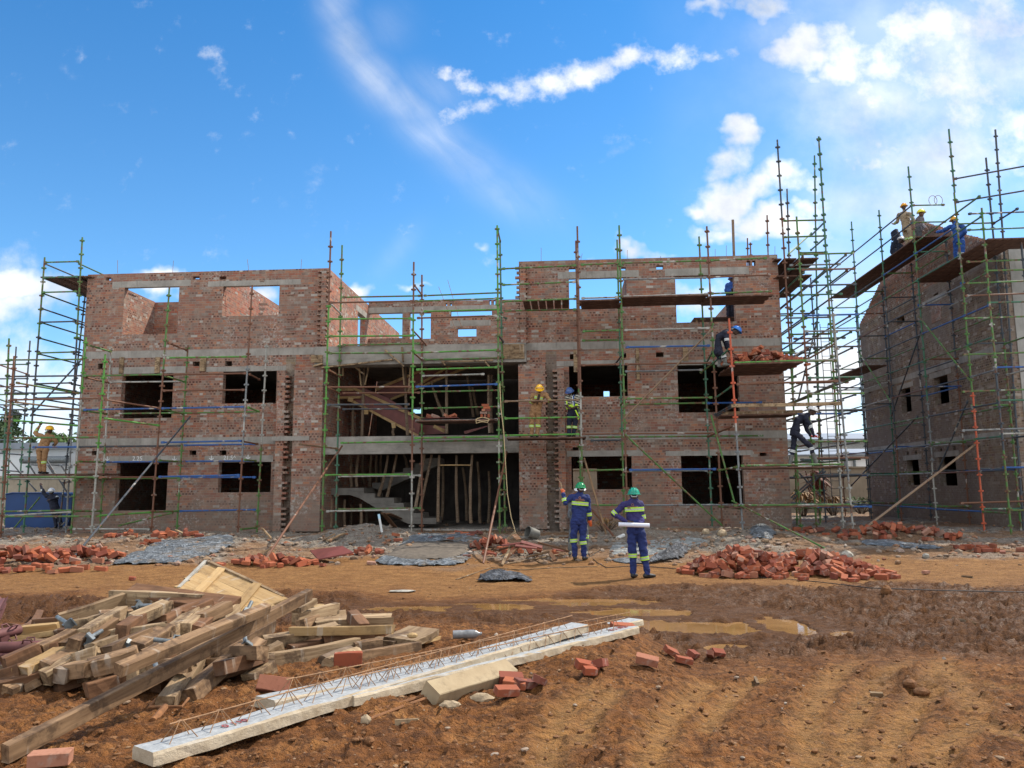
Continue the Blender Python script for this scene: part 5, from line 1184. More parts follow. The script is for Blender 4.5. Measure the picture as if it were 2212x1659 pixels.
def place_bricks():
    ent = sorted(range(len(BR)), key=lambda i: (0 if BR[i][3] is None else 1, (BR[i][0].translation-EYEP).length/(BR[i][0].to_scale()[0])))
    for i in ent[:300]:
        M, v, lab, grp = BR[i]; o = bpy.data.objects.new('brick', BME[v]); COL.objects.link(o); o.matrix_world = M; tag(o, lab, 'brick', grp)
    m = MB()
    for i in ent[300:]:
        M, v, lab, grp = BR[i]; b = len(m.v); me = BME[v]
        m.v += [tuple(M @ q.co) for q in me.vertices]; m.f += [tuple(b+k for k in p.vertices) for p in me.polygons]; m.m += [0]*len(me.polygons)
    if m.v:
        t = NT('mixed_clay_brick'); o = t.obj(); g_ = t.n('ShaderNodeNewGeometry')
        c = t.ramp(g_.outputs['Random Per Island'], [(0, (.30, .078, .036)), (.25, (.18, .052, .034)), (.55, (.36, .11, .05)), (.78, (.15, .055, .042)), (.92, (.36, .15, .085)), (1, (.28, .19, .15))])
        n = t.noise(o, 16, 4, .65); c = t.mix(t.math('MULTIPLY', t.step(n, .5, .7), .5), c, (.2, .09, .06)); t.set(c, .9, 0, .2)
        single(m, 'loose_bricks', t.mat, 'more loose red bricks in the far heaps and on the lift', 'bricks', kind='stuff')
place_bricks()
# ------------------------------------------------------------------ rubble and pebbles
def pebbles():
    m = MB(); r = random.Random(3)
    ico = [Vector(v) for v in ((0,0,1),(.9,0,.4),(.28,.85,.4),(-.72,.53,.4),(-.72,-.53,.4),(.28,-.85,.4),(.72,.53,-.4),(-.28,.85,-.4),(-.9,0,-.4),(-.28,-.85,-.4),(.72,-.53,-.4),(0,0,-1))]
    fs = ((0,1,2),(0,2,3),(0,3,4),(0,4,5),(0,5,1),(1,6,2),(2,7,3),(3,8,4),(4,9,5),(5,10,1),(2,6,7),(3,7,8),(4,8,9),(5,9,10),(1,10,6),(11,7,6),(11,8,7),(11,9,8),(11,10,9),(11,6,10))
    pts = []
    for k in range(5200):       # building rubble zone
        px = r.uniform(-200, 2400); py = 1128+(r.random()**.8)*95; p = _gp0(px, py); pts.append((p.x, p.y, r.choice((.012,.018,.02,.028,.04,.055,.075))*r.uniform(.7, 1.25), 0))
    for k in range(3800):       # foreground bits
        px = r.uniform(-200, 2400); py = r.uniform(1265, 1700); p = _gp0(px, py); pts.append((p.x, p.y, r.choice((.003,.004,.005,.007,.01,.014))*(1+p.y*.05), 1))
    P_ = np.array(pts); Z = height(P_[:,0], P_[:,1]); wet, rub, tr, fo = zones(P_[:,0], P_[:,1])
    for (x, y, s, kd), z, rb_, wt in zip(pts, Z, rub, wet):
        if kd == 0 and r.random() > rb_+.15: continue
        if kd == 1 and r.random() < wt*.7: continue
        b = len(m.v); sx, sy, sz = s*r.uniform(.7, 1.5), s*r.uniform(.7, 1.5), s*r.uniform(.4, .9); a = r.uniform(0, 6.3); ca, sa = math.cos(a), math.sin(a)
        for v in ico:
            q = Vector((v.x*sx, v.y*sy, v.z*sz))*r.uniform(.75, 1.2); m.v.append((x+q.x*ca-q.y*sa, y+q.x*sa+q.y*ca, z+sz*.35+q.z))
        m.f += [tuple(b+k for k in f) for f in fs]; m.m += [0]*20
    t = NT('rubble_stone'); g_ = t.n('ShaderNodeNewGeometry'); o = t.obj(); sy = t.n('ShaderNodeSeparateXYZ'); t.l(o, sy.inputs[0])
    R_ = g_.outputs['Random Per Island']
    c = t.ramp(R_, [(0, (.13, .10, .075)), (.25, (.26, .22, .17)), (.45, (.38, .35, .3)), (.6, (.2, .09, .05)), (.75, (.34, .26, .17)), (.88, (.3, .09, .045)), (1, (.5, .47, .42))])
    e = t.ramp(R_, [(0, (.12, .05, .018)), (.5, (.22, .10, .035)), (.85, (.16, .07, .03)), (.93, (.34, .22, .12)), (1, (.42, .38, .32))])
    c = t.mix(t.step(sy.outputs[1], 15, 18), e, c)
    t.set(t.mix(t.noise(o, 30, 3), c, (.17, .09, .045)), .9, 0, .2)
    single(m, 'rubble', t.mat, 'broken stone mortar lumps and pebbles strewn over the ground', 'rubble', kind='stuff', base=(0, 0, 0))
pebbles()
def stone(px, py, r, lab, col, seed=1):
    p = gp(px, py); rr_ = random.Random(seed); m = MB(); n = 14; r = tuple(q*.68 for q in r)
    secs = []
    for i in range(7):
        a = -PI/2+PI*i/6; s = max(.15, math.cos(a))
        r = tuple(r); secs.append((p+Vector((0, 0, r[2]*(.5+math.sin(a)))), Vector((r[0]*s, 0, 0)), Vector((0, r[1]*s, 0))))
    m.loft(secs, n); m.v = [tuple(Vector(v)+Vector((rr_.uniform(-1, 1)*r[0], rr_.uniform(-1, 1)*r[1], rr_.uniform(-1, 1)*r[2]))*.13) for v in m.v]
    single(m, 'stone', col, lab, 'stone', smooth=True, ang=.6)
STN = flat('pale_rough_stone', (.36, .27, .17), .9, 0, .35, 14, .5); CLOD = flat('mud_clod_soil', (.17, .075, .028), .95, 0, .4, 20, .6); MORT = flat('grey_mortar_lump', (.3, .28, .24), .95, 0, .3, 12, .5)
stone(1040,1513,(.11,.05,.04),'large flat yellowish stone in front of the broken concrete piece',STN,2); stone(972,1528,(.09,.05,.035),'second flat stone left of the yellowish one, mud smeared',STN,3); stone(790,1560,(.04,.035,.035),'orange stone at the end of the two rusty bars',STN,4)
stone(796,1605,(.04,.03,.028),'brown earth clod in front of the near concrete beam',CLOD,5); stone(364,1646,(.03,.025,.02),'small pale stone at the near end of the concrete beam',STN,6); stone(345,1656,(.028,.025,.018),'smaller pale stone at the bottom edge by the concrete beam',STN,7)
stone(1965,1482,(.07,.06,.045),'dark mud clod, left one of two in the right foreground',CLOD,8); stone(1990,1500,(.08,.06,.045),'dark mud clod, right one of two in the right foreground',CLOD,9); stone(1915,1282,(.12,.1,.12),'lone big mud clod on the edge of the track at the right',CLOD,10)
stone(2000,1205,(.12,.1,.1),'round grey mortar lump on the tarpaulin edge at the right',MORT,11); stone(1525,1152,(.17,.12,.12),'pale boulder at the foot of the right scaffold',STN,12); stone(1560,1156,(.18,.15,.15),'brownish boulder right of the pale one at the scaffold foot',STN,13); stone(88,1188,(.16,.12,.1),'grey mortar lump above the left brick heap',MORT,14); stone(1835,1376,(.06,.04,.05),'dark clod beside the small bright puddle',CLOD,15)
stone(1830,1205,(.2,.15,.15),'grey rubble lump right of the big brick heap',MORT,16); stone(870,1278,(.35,.12,.03),'patch of spilled pale mortar on the track',MORT,17)
# ------------------------------------------------------------------ timber pile
TG = 'timbers of the big foreground pile'
def tim(a, b, h1, h2, w, h, mat, lab, grp=None, roll=None, wonk=1.4, hk=.5):
    p = _gp0(*a, h1*hk); q = _gp0(*b, h2*hk)
    return piece('timber', p, q, w*.82, h*.82, mat, None, (0, 0, 1), rnd.uniform(-.25, .25) if roll is None else roll, wonk, lab, 'timber', grp)
def g4(X1, Y1, X2, Y2): return G4(X1, Y1), G4(X2, Y2)
def g5(X1, Y1, X2, Y2): return G5(X1, Y1), G5(X2, Y2)
LP = 'sawn timber end among the jumbled foreground pile'
tim((12, 1628), (668, 1284), .10, .62, .06, .10, WOOD, 'longest brown timber beam lying across the front of the whole pile', roll=.1, wonk=.5, hk=.78)
tim(*g4(910,905,2050,430), .46, .66, .075, .075, WOOD, 'long brown timber lying just above and parallel to the longest beam', roll=.3, wonk=.5, hk=.72)
tim(*g4(1265,1180,1530,800), .07, .3, .12, .12, WOODL, 'pale worn post with rusty fork at its foot in front of the pile')
tim(*g4(1445,1120,1890,735), .07, .3, .12, .12, WOOD, 'scraped brown post right of the forked one in front of the pile')
tim(*g4(170,950,480,790), .24, .36, .14, .14, WOODY, 'yellow broken thick post end at the left of the pile'); tim(*g4(350,965,560,850), .22, .34, .12, .12, WOODL, 'pale post end right of the yellow broken one')
for q, h1, h2, sz, mt in ((g4(570,940,850,820),.22,.34,.13,WOODL),(g4(570,840,760,780),.36,.44,.12,WOODL),(g4(700,765,880,700),.44,.5,.12,WOODL),(g4(500,750,700,650),.40,.5,.14,WOOD),(g4(70,840,420,740),.33,.42,.12,WOODD),
 (g4(540,590,800,530),.55,.62,.15,WOODL),(g4(770,500,1320,425),.6,.68,.11,WOOD),(g4(860,655,1280,595),.5,.58,.13,WOODL),(g4(890,565,1240,525),.55,.6,.09,WOODD),(g4(1050,755,1290,600),.44,.56,.13,WOOD),(g4(1235,540,1490,430),.58,.68,.12,WOODD),(g4(1260,650,1490,470),.5,.62,.12,WOODL),
 (g4(1410,600,1580,450),.52,.62,.12,WOODL),(g4(1490,615,1700,440),.48,.6,.11,WOODD),(g4(1650,555,1800,430),.46,.6,.12,WOODL),(g4(720,955,930,870),.24,.3,.13,WOOD),(g4(700,890,1050,790),.34,.44,.13,WOOD),(g4(660,1070,1010,950),.1,.2,.12,WOODD),(g4(420,1035,760,920),.1,.2,.12,WOODD),(g4(0,1040,300,960),.12,.2,.12,WOODD),(g4(205,1045,300,995),.1,.16,.06,WOOD),
 (g4(1540,920,1800,800),.08,.2,.12,WOOD),(g4(1600,700,1850,560),.2,.4,.11,WOODD),(g4(1200,1020,1500,850),.08,.2,.12,WOODD),(g4(1780,900,2000,700),.1,.25,.11,WOOD),(g4(0,960,180,900),.2,.3,.12,WOODD),(g4(280,1060,420,990),.05,.1,.12,WOODD),(g4(440,640,760,600),.35,.4,.12,WOODD),(g4(1000,690,1180,560),.3,.5,.12,WOODD),(g4(900,1000,1300,820),.15,.3,.12,WOODD)):
    tim(*q, h1, h2, sz, sz*rnd.uniform(.85, 1.05), mt, LP, TG)
tim(*g4(1000,300,1800,410), .78, .66, .2, .07, WOODD, 'dark wide plank with rounded end on top of the pile', roll=.5); tim(*g4(855,365,1560,400), .66, .64, .05, .19, WOODL, 'grey green painted board just under the dark wide plank', roll=.1)
tim(*g4(450,540,960,370), .46, .66, .05, .17, WOODL, 'long pale board behind the jack heads at the pile top', roll=.2); tim(*g4(0,640,450,590), .36, .42, .05, .12, WOODY, 'upper yellow plank sticking left behind the rusty tubes'); tim(*g4(-20,700,440,620), .3, .38, .12, .05, WOODY, 'lower yellow plank sticking left behind the rusty tubes')
tim(*g4(260,555,520,530), .42, .46, .12, .1, WOODD, 'short dark timber block behind the left yellow planks'); tim(*g4(-60,470,600,345), .03, .05, .13, .03, WOODY, 'long yellow board lying alone on the mud behind the pile')
for q, h1, h2, w_, h_, mt, lab in ((g5(90,700,660,590),.22,.28,.12,.12,WOODL,'thick pale post at the right side of the pile, upper one'),(g5(150,830,810,710),.1,.16,.12,.12,WOODL,'thick pale nailed post at the right side of the pile, lower one'),(g5(310,608,1095,592),.34,.34,.09,.08,WOODY,'long yellow pale batten lying on top of the right side'),(g5(500,565,1080,525),.24,.26,.13,.12,WOODL,'pale timber behind the long yellow batten'),
 (g5(340,515,660,430),.36,.4,.08,.12,WOODL,'pale plank end pointing up right below the longest beam'),(g5(830,815,1285,735),.07,.07,.09,.11,WOOD,'brown timber lying lowest on the right of the pile'),(g5(775,485,870,590),.4,.28,.11,.11,WOODD,'short dark block standing upright on the yellow batten'),(g5(800,745,980,715),.12,.14,.14,.12,WOOD,'square brown block end between the right posts'),(g5(940,685,1130,705),.1,.1,.2,.07,WOODL,'short board left under the wide pale slab board'),
 (g5(60,830,225,740),.08,.2,.12,.12,WOODL,'pale broken post leaning under the upper right post'),(g5(-20,990,150,880),.04,.12,.12,.11,WOODL,'pale orange stub lying on the mud left of the upright brick'),(g5(345,450,470,375),.5,.6,.11,.06,WOODL,'small pale block at the far end of the longest beam'),(g5(430,440,560,445),.3,.3,.14,.03,WOODY,'yellow board bit behind the small pale block'),(g5(545,530,690,480),.2,.22,.13,.1,WOODL,'pale split block behind the right battens'),(g5(380,560,500,520),.3,.3,.1,.1,WOOD,'brown stub below the pointing plank end'),
 (g5(1270,700,1425,660),.04,.05,.12,.03,WOODY,'yellow bark strip under the wide pale slab board'),(g5(300,760,620,690),.1,.12,.12,.1,WOODD,'dark timber in the shade between the two thick posts'),(g5(560,690,930,650),.16,.18,.12,.12,WOODD,'dark timber below the yellow batten')):
    tim(*q, h1, h2, w_, h_, mt, lab)
tim(G5(1140,690), G5(1330,600), .14, .16, .34, .06, WOODL, 'wide pale slab board at the right end of the pile', roll=.06)
m = MB(); p = gp(*G5(1240, 640), .19); m.ell(p, (.04, .03, .02), 8, 5); single(m, 'wood_chip', WOODY, 'yellow wood chip lying on the wide pale slab board', 'chip')
def rpole(a, b, h1, h2, r, lab, mat=None):
    m = MB(); p, q = _gp0(*a, h1*.6), _gp0(*b, h2*.6); m.path([p, p.lerp(q, .5)+Vector((0, 0, .01)), q], [r, r*.95, r], 12); single(m, 'round_pole', mat or WOODL, lab, 'pole', smooth=True)
rpole(*g5(590,875,810,785), .06, .08, .055, 'round pale pole end right of the lower thick post'); rpole(*g5(550,850,760,770), .05, .08, .05, 'round pole just behind the other round pole end', BARK); rpole(*g5(25,855,170,840), .12, .12, .05, 'short round pole end below the upper thick post')
LE = 'blunt post end facing the camera at the left of the foreground pile'
for k, (X, Y, l, h) in enumerate(((20,930,330,.2),(250,1000,300,.14),(470,1010,320,.12),(60,1080,300,.08),(330,900,300,.3),(640,1000,330,.12),(30,860,260,.34),(560,720,300,.5),(300,760,260,.42),(640,640,300,.58),(930,610,260,.6),(820,780,320,.44),(960,870,260,.3),(1020,520,260,.68),(1380,500,240,.6),(1530,520,220,.58),(1120,800,260,.4))):
    tim(G4(X, Y), G4(X+l, Y-l*rnd.uniform(.4, .62)), h, h+.12, .105, .105, (WOOD, WOODL, WOODD, WOOD)[k % 4], LE, 'post ends of the foreground pile')
LF = 'short dark sawn offcut deep inside the foreground timber pile'
for k in range(64):
    X = rnd.uniform(60, 1750); Y = 560+rnd.random()*430-(X > 1200)*60; l = rnd.uniform(200, 520); an = rnd.uniform(-.75, .1)
    tim(G4(X, Y), G4(X+l*math.cos(an), Y+l*math.sin(an)*.7), rnd.uniform(.06, .34), rnd.uniform(.1, .42), .11, .11, rnd.choice((WOOD, WOODD, WOOD, WOODL)), LF, 'offcuts inside the pile')
# shutter panel
pa, pb, pc, pd = at_y(444, 1218, 7.5), at_y(612, 1292, 7.0), at_y(556, 1330, 6.5), at_y(386, 1272, 6.95)
sp_ = root('shutter_panel', pd, 'yellow timber shutter panel with two battens tilted on top of the pile', 'formwork panel')
ex = (pb-pa); ey = (pd-pa); nrm = ex.cross(ey).normalized()
if nrm.y > 0: nrm = -nrm
for k in range(3):
    a = pa+ey*(k/3+.01)+ex*0; b = a+ex; c = ey.length/3*.48
    piece('board', a+ey*.16, b+ey*.16, c*2, .028, WOODY, sp_, nrm, 0, .3)
for t in (.22, .68): piece('batten', pa+ex*t-ey*.0+nrm*.025, pa+ex*t+ey*1.0+nrm*.025, .08, .02, WOODY, sp_, nrm, 0, .4)
piece('edge_rail', pa+nrm*.02-ey*.02, pb+nrm*.0-ey*.02, .03, .035, WOODL, sp_, nrm, 0, .4); piece('end_rail', pa+nrm*.02, pd+nrm*.0, .03, .04, MORT, sp_, nrm, 0, .4)
# jack heads
def jack(tube, plate, h1, h2, lab):
    a, b = _gp0(*G4(*tube), h1*.5+.02), _gp0(*G4(*plate), h2*.5+.02); r = root('screw_jack', b, lab, 'jack')
    m = MB(); m.tube(a, b, .0145, n=10); m.build('jack_tube', GALV, r, smooth=True)
    x = (b-a).normalized(); y = x.orthogonal().normalized(); z = x.cross(y)
    m = MB(); m.obox(b, x*.004, y*.03, z*.03); m.obox(b+y*.03+x*.016, x*.018, y*.004, z*.03); m.obox(b-y*.03+x*.016, x*.018, y*.004, z*.03); m.build('fork_plate', GALV, r)
for t, p, h1, h2, lab in (((440,498),(530,555),.66,.62,'galvanised jack head with its tube pointing up left at the pile left'),((1230,408),(1070,412),.76,.74,'galvanised jack head lying at the very top of the pile'),((1180,672),(1330,690),.6,.56,'galvanised jack tube beside the long brown timber'),((780,605),(680,665),.56,.52,'jack head bracket hugging a brown post end'),((1215,935),(1180,810),.36,.48,'jack head hanging below the long brown timber'),((1880,640),(1890,712),.42,.33,'jack head on the end of the scraped brown post'),((1935,380),(1900,450),.72,.6,'jack tube in front of the shutter panel'),((955,800),(985,730),.35,.44,'dark jack tube deep inside the pile')):
    jack(t, p, h1, h2, lab)
m = MB(); a = _gp0(*G4(1270,1190), .05); b = _gp0(*G4(1175,1300), .02); m.tube(a, b, .02, n=8); x = (b-a).normalized(); y = x.cross(Vector((0, 0, 1))).normalized()
m.path([a-x*.1+y*.09, a+y*.09, a-y*.09, a-x*.1-y*.09], .008, 6); single(m, 'rusty_fork', REBAR, 'rusty fork head on the foot of the pale worn post', 'fork', smooth=True)
# rusty scaffold tubes at the left edge
RT = flat('rusty_purple_steel', (.12, .045, .042), .7, .2, .35, 12)
def rtube(X1, Y1, X2, Y2, h1, h2, r, lab):
    a, b = _gp0(*G4(X1, Y1), h1*.5), _gp0(*G4(X2, Y2), h2*.5); m = MB(); d = (b-a).normalized(); L = (b-a).length
    m.loft([(a, d.orthogonal().normalized()*r, d.cross(d.orthogonal().normalized())*r), (b, d.orthogonal().normalized()*r, d.cross(d.orthogonal().normalized())*r)], 12, False)
    m.loft([(b, d.orthogonal().normalized()*r, d.cross(d.orthogonal().normalized())*r), (b, d.orthogonal().normalized()*r*.8, d.cross(d.orthogonal().normalized())*r*.8), (b-d*.3, d.orthogonal().normalized()*r*.8, d.cross(d.orthogonal().normalized())*r*.8)], 12, True)
    o_ = d.orthogonal().normalized(); o2 = d.cross(o_); s = .08
    while s < L:
        for v in (o_, o2, -o_, -o2):
            c = b-d*s; m.path([c+v*r*.95-d*.03, c+v*(r+.035)-d*.02, c+v*(r+.035)+d*.02, c+v*r*.95+d*.03], .006, 5)
        s += .25
    single(m, 'scaffold_tube', RT, lab, 'tube', 'rusty tubes by the timber pile', smooth=True)
LRT = 'rusty purple scaffold tube with ring lugs stacked at the left edge of the pile'
for q in ((-260,690,145,598,.5,.52),(-200,740,320,722,.44,.42),(-260,770,200,760,.3,.34),(-260,830,230,800,.22,.28),(-260,880,150,870,.12,.2),(-260,920,120,930,.08,.14),(-230,640,40,660,.45,.46)): rtube(*q, .036, LRT)
rtube(-40,480,25,370,.35,.5,.034,'rusty tube poking up at the left picture edge')
# ------------------------------------------------------------------ concrete lattice beams
def bmat():
    t = NT('lattice_beam_concrete'); o = t.obj(); nn = t.n('ShaderNodeNewGeometry'); sz = t.n('ShaderNodeSeparateXYZ'); t.l(t.n('ShaderNodeTexCoord').outputs['Normal'], sz.inputs[0])
    n = t.noise(o, 26, 5, .7); side = t.ramp(t.noise(o, 9, 5, .65), [(.3, (.33, .25, .16)), (.7, (.5, .42, .31))])
    top = t.ramp(n, [(.3, (.22, .23, .235)), (.7, (.38, .39, .395))])
    t.set(t.mix(t.step(sz.outputs[2], .6, .8), side, top), .9, 0, .2); t.bump(n, .7, .012); return t.mat
LBM = bmat(); LATM = flat('pale_rusty_wire', (.27, .15, .075), .8, 0, .4, 20); PINK = flat('red_marker_paint', (.3, .06, .06), .8)
def marking(txt, M, size, mat, parent, depth=.0015):
    cu = bpy.data.curves.new('marking', 'FONT'); cu.body = txt; cu.size = size; cu.extrude = depth; cu.align_x = 'CENTER'
    ob = bpy.data.objects.new('marking', cu); COL.objects.link(ob)
    dg = bpy.context.evaluated_depsgraph_get(); me = bpy.data.meshes.new_from_object(ob.evaluated_get(dg)); bpy.data.objects.remove(ob)
    me.materials.clear(); me.materials.append(mat); o = bpy.data.objects.new('marking', me); COL.objects.link(o)
    o.parent = parent; o.matrix_local = ROOTM[parent.name].inverted() @ M; return o
def lattice(pa, pb, lab, marks=(), bars=True, f0=0.03, f1=.97):
    x = (pb-pa); L = x.length; x.normalize(); y = Vector((0, 0, 1)).cross(x).normalized(); z = x.cross(y)
    M = Matrix(((x.x, y.x, z.x, pa.x), (x.y, y.y, z.y, pa.y), (x.z, y.z, z.z, pa.z), (0, 0, 0, 1)))
    r = root('lattice_beam', M, lab, 'concrete beam')
    m = MB(); n = 40; W_, H_ = .082, .058; rr_ = random.Random(int(L*100))
    prof = [(-W_-.006, 0), (W_+.006, 0), (W_+.004, H_*.8), (W_-.004, H_), (-W_+.004, H_), (-W_-.004, H_*.8)]
    for i in range(n+1):
        e = rr_.uniform(-.01, .01) if i in (0, n) else 0
        for a, b in prof: m.v.append((L*i/n+e, a+rr_.uniform(-.002, .002), b+rr_.uniform(-.003, .003)))
    k = len(prof)
    for i in range(n):
        for j in range(k): m.f.append((i*k+j, i*k+(j+1) % k, (i+1)*k+(j+1) % k, (i+1)*k+j)); m.m.append(0)
    m.f.append(tuple(range(k-1, -1, -1))); m.f.append(tuple(n*k+j for j in range(k))); m.m += [0, 0]
    m.build('beam_body', LBM, r, local=True)
    m = MB(); top = .135; m.path([(L*f0, 0, top), (L*f1, 0, top)], .0036, 6)
    s = L*f0+.05
    while s < L*f1-.1:
        for sg in (-1, 1):
            m.path([(s-.075, sg*.038, H_-.01), (s-.008, sg*.008, top+.003), (s+.008, sg*.008, top+.003), (s+.075, sg*.038, H_-.01)], .0024, 5)
        s += .2
    m.build('lattice_bars', LATM, r, local=True, smooth=True)
    for txt, at, sz in marks: marking(txt, M @ Matrix.Translation((L*at, -.03, H_+.003)) @ Matrix.Rotation(.03, 4, 'Z'), sz, PINK, r)
lattice(gp(570,1533,.012), gp(1374,1349,.03), 'white topped lattice beam lying behind the other two, its far end in the puddle'); lattice(gp(742,1522,.015), gp(1362,1366,.03), 'white topped lattice beam in the middle with red writing at its far end', (('4 x 10,2', .93, .085),))
lattice(gp(312,1648,.03), gp(1252,1362,.09), 'nearest lattice beam with rusty wire triangles lying across the other two', (('0 110', .12, .06),))
pc_ = piece('concrete_block', gp(930,1500,.04), gp(1098,1449,.05), .125, .095, conc_mat('sandy_concrete', (.26, .19, .11), (.42, .33, .21)), None, (0, 0, 1), .5, .5, 'broken sandy concrete beam piece beside the lattice beams', 'concrete piece')
for q, lab in (((830,1262,1345,1098),'upper rusty bar sticking out of the broken concrete piece'),((900,1287,1345,1122),'lower rusty bar sticking out of the broken concrete piece')):
    m = MB(); m.tube(_gp0(*G5(*q[:2]), .03), _gp0(*G5(*q[2:]), .06), .009, n=6); single(m, 'rusty_bar', REBAR, lab, 'bar')
m = MB(); a = gp(*G4(1110,1390), .12); b = gp(*G4(1500,1300), .16); 
# ------------------------------------------------------------------ plastic sheets
def sheetmat(name, a, b, rough=.45, mudn=.5):
    t = NT(name); o = t.obj(); n = t.noise(o, 2.6, 6, .68, .6); c = t.ramp(n, [(.3, a), (.7, b)])
    mm = t.noise(o, 1.6, 5, .65); c = t.mix(t.math('MULTIPLY', t.step(mm, .5, .64), mudn), c, (.2, .155, .11)); rid = t.math('ABSOLUTE', t.math('SUBTRACT', t.noise(o, 3.4, 5, .6, 1.0), .5)); fold = t.step(rid, .05, .0); c = t.mix(t.math('MULTIPLY', fold, .55), c, tuple(min(1, x*1.5) for x in b)); t.set(c, rough, 0, .35); t.bump(t.math('ADD', t.math('MULTIPLY', t.step(rid, .16, .0), 1.2), t.noise(o, 14, 4, .6, 1.2)), 1.0, .07); return t.mat  # paler fold lines put the light on the creases into the colour
PG = sheetmat('grey_plastic_sheet', (.07, .08, .09), (.22, .245, .27), .45, .85); PD = sheetmat('dark_plastic_sheet', (.02, .022, .026), (.12, .13, .15), .4, .15); PL = sheetmat('pale_cement_sheet', (.30, .31, .29), (.44, .45, .43), .8, .5)
def sheet(poly, mat, lab, wr=.06, lift=.03, crump=0.0, seed=0, name='plastic_sheet', mid=None):
    P_ = [_gp0(*p) for p in poly]; X0, X1 = min(p.x for p in P_), max(p.x for p in P_); Y0, Y1 = min(p.y for p in P_), max(p.y for p in P_)
    nx = max(24, int((X1-X0)/.05)); ny = max(16, int((Y1-Y0)/.05)); nx = min(nx, 110); ny = min(ny, 90)
    gx_, gy_ = np.meshgrid(np.linspace(X0, X1, nx), np.linspace(Y0, Y1, ny))
    ins = np.zeros(gx_.shape, bool); dmin = np.full(gx_.shape, 9.)
    for i in range(len(P_)):
        a, b = P_[i], P_[(i+1) % len(P_)]
        cnd = ((a.y > gy_) != (b.y > gy_)); xx = (b.x-a.x)*(gy_-a.y)/((b.y-a.y) if abs(b.y-a.y) > 1e-9 else 1e-9)+a.x; ins ^= cnd & (gx_ < xx)
        L = (b.x-a.x)**2+(b.y-a.y)**2+1e-9; t = np.clip(((gx_-a.x)*(b.x-a.x)+(gy_-a.y)*(b.y-a.y))/L, 0, 1); dmin = np.minimum(dmin, np.hypot(gx_-a.x-t*(b.x-a.x), gy_-a.y-t*(b.y-a.y)))
    wob = fbm(gx_*3, gy_*3, 3, 90+seed)-.5; ins2 = np.where(ins, dmin, -dmin)+wob*.12 > 0
    zz_ = height(gx_, gy_, False)+.012+lift*.5+.6*wr*(1-np.abs(2*fbm(gx_*3.4+seed, gy_*4.5, 4, 95+seed)-1))*.9+.7*crump*fbm(gx_*2.5, gy_*3, 3, 99+seed)*np.clip(np.where(ins, dmin, 0)*4, 0, 1)
    zz_ = zz_-.045*np.exp(-(dmin/.12)**2)*(.4+fbm(gx_*4, gy_*4, 2, 7+seed))
    m = MB(); idx = {}
    def vi(j, i):
        if (j, i) not in idx: idx[(j, i)] = len(m.v); m.v.append((gx_[j, i], gy_[j, i], zz_[j, i]))
        return idx[(j, i)]
    for j in range(ny-1):
        for i in range(nx-1):
            if ins2[j:j+2, i:i+2].all(): m.f.append((vi(j, i), vi(j, i+1), vi(j+1, i+1), vi(j+1, i))); m.m.append(0)
    o = single(m, name, mat, lab, 'plastic sheet', smooth=True, ang=3)
    md = o.modifiers.new('thickness', 'SOLIDIFY'); md.thickness = .003; return o
sheet([B1(905,1355),B1(980,1300),B1(1075,1262),B1(1150,1245),B1(1290,1165),B1(1600,1148),B1(1945,1128),B1(1945,1195),B1(1800,1255),B1(1600,1300),B1(1480,1352),B1(1180,1352),B1(1000,1350)], PG, 'crumpled grey blue plastic sheet spread below the left block', .10, .04, .05, 1)
sheet([B2(1190,1200),B2(1300,1120),B2(1420,1100),B2(1760,1098),B2(1945,1140),B2(1880,1180),B2(1600,1160)], PG, 'grey plastic sheet behind the mud covered one in the middle', .08, .05, .03, 2)
sheet([B2(1000,1335),B2(1085,1275),B2(1180,1290),B2(1300,1320),B2(1500,1330),B2(1720,1290),B2(1815,1225),B2(1805,1330),B2(1700,1365),B2(1400,1372),B2(1050,1352)], PG, 'front edge of the mud laden plastic sheet in the middle', .08, .06, .03, 3)
MUDH = flat('wet_grey_mortar_mud', (.105, .085, .065), .85, 0, .35, 9, .8)
sheet([B2(1080,1290),B2(1220,1195),B2(1350,1170),B2(1700,1175),B2(1880,1185),B2(1790,1260),B2(1680,1310),B2(1300,1320),B2(1120,1310)], MUDH, 'spread of dark mortar mud lying on the middle plastic sheet', .07, .05, .08, 4, 'mortar_spread')
sheet([B3(865,1172),B3(1050,1160),B3(1400,1128),B3(1560,1118),B3(1720,1140),B3(1740,1190),B3(1560,1235),B3(1350,1262),B3(1180,1275),B3(885,1272)], PL, 'pale cement covered sheet behind the man with rolled plans', .03, .03, .0, 5)
sheet([B3(1160,1345),B3(1230,1315),B3(1320,1260),B3(1420,1212),B3(1520,1215),B3(1550,1240),B3(1500,1310),B3(1400,1325),B3(1260,1345)], PD, 'dark crumpled plastic between the planner and the big brick heap', .14, .05, .26, 6)
sheet([B3(885,1312),B3(980,1300),B3(1200,1310),B3(1190,1345),B3(1020,1345),B3(950,1335)], PG, 'thin grey plastic strip behind the legs of the man with plans', .06, .03, .02, 7)
sheet([(1028,1258),(1040,1244),(1075,1234),(1110,1240),(1148,1248),(1150,1258),(1110,1258),(1060,1261)], PD, 'small dark crumpled plastic lying on the track left of centre', .12, .03, .12, 8)
sheet([R5(690,1600),R5(760,1588),R5(900,1585),R5(1090,1610),R5(1300,1640),R5(1180,1650),R5(960,1632),R5(760,1625)], PG, 'grey plastic sheet lying along the track at the right', .09, .04, .04, 9)
sheet([(1612,1150),(1650,1142),(1680,1152),(1670,1166),(1625,1165)], PG, 'small white grey plastic heap under the right scaffold', .1, .03, .2, 10)
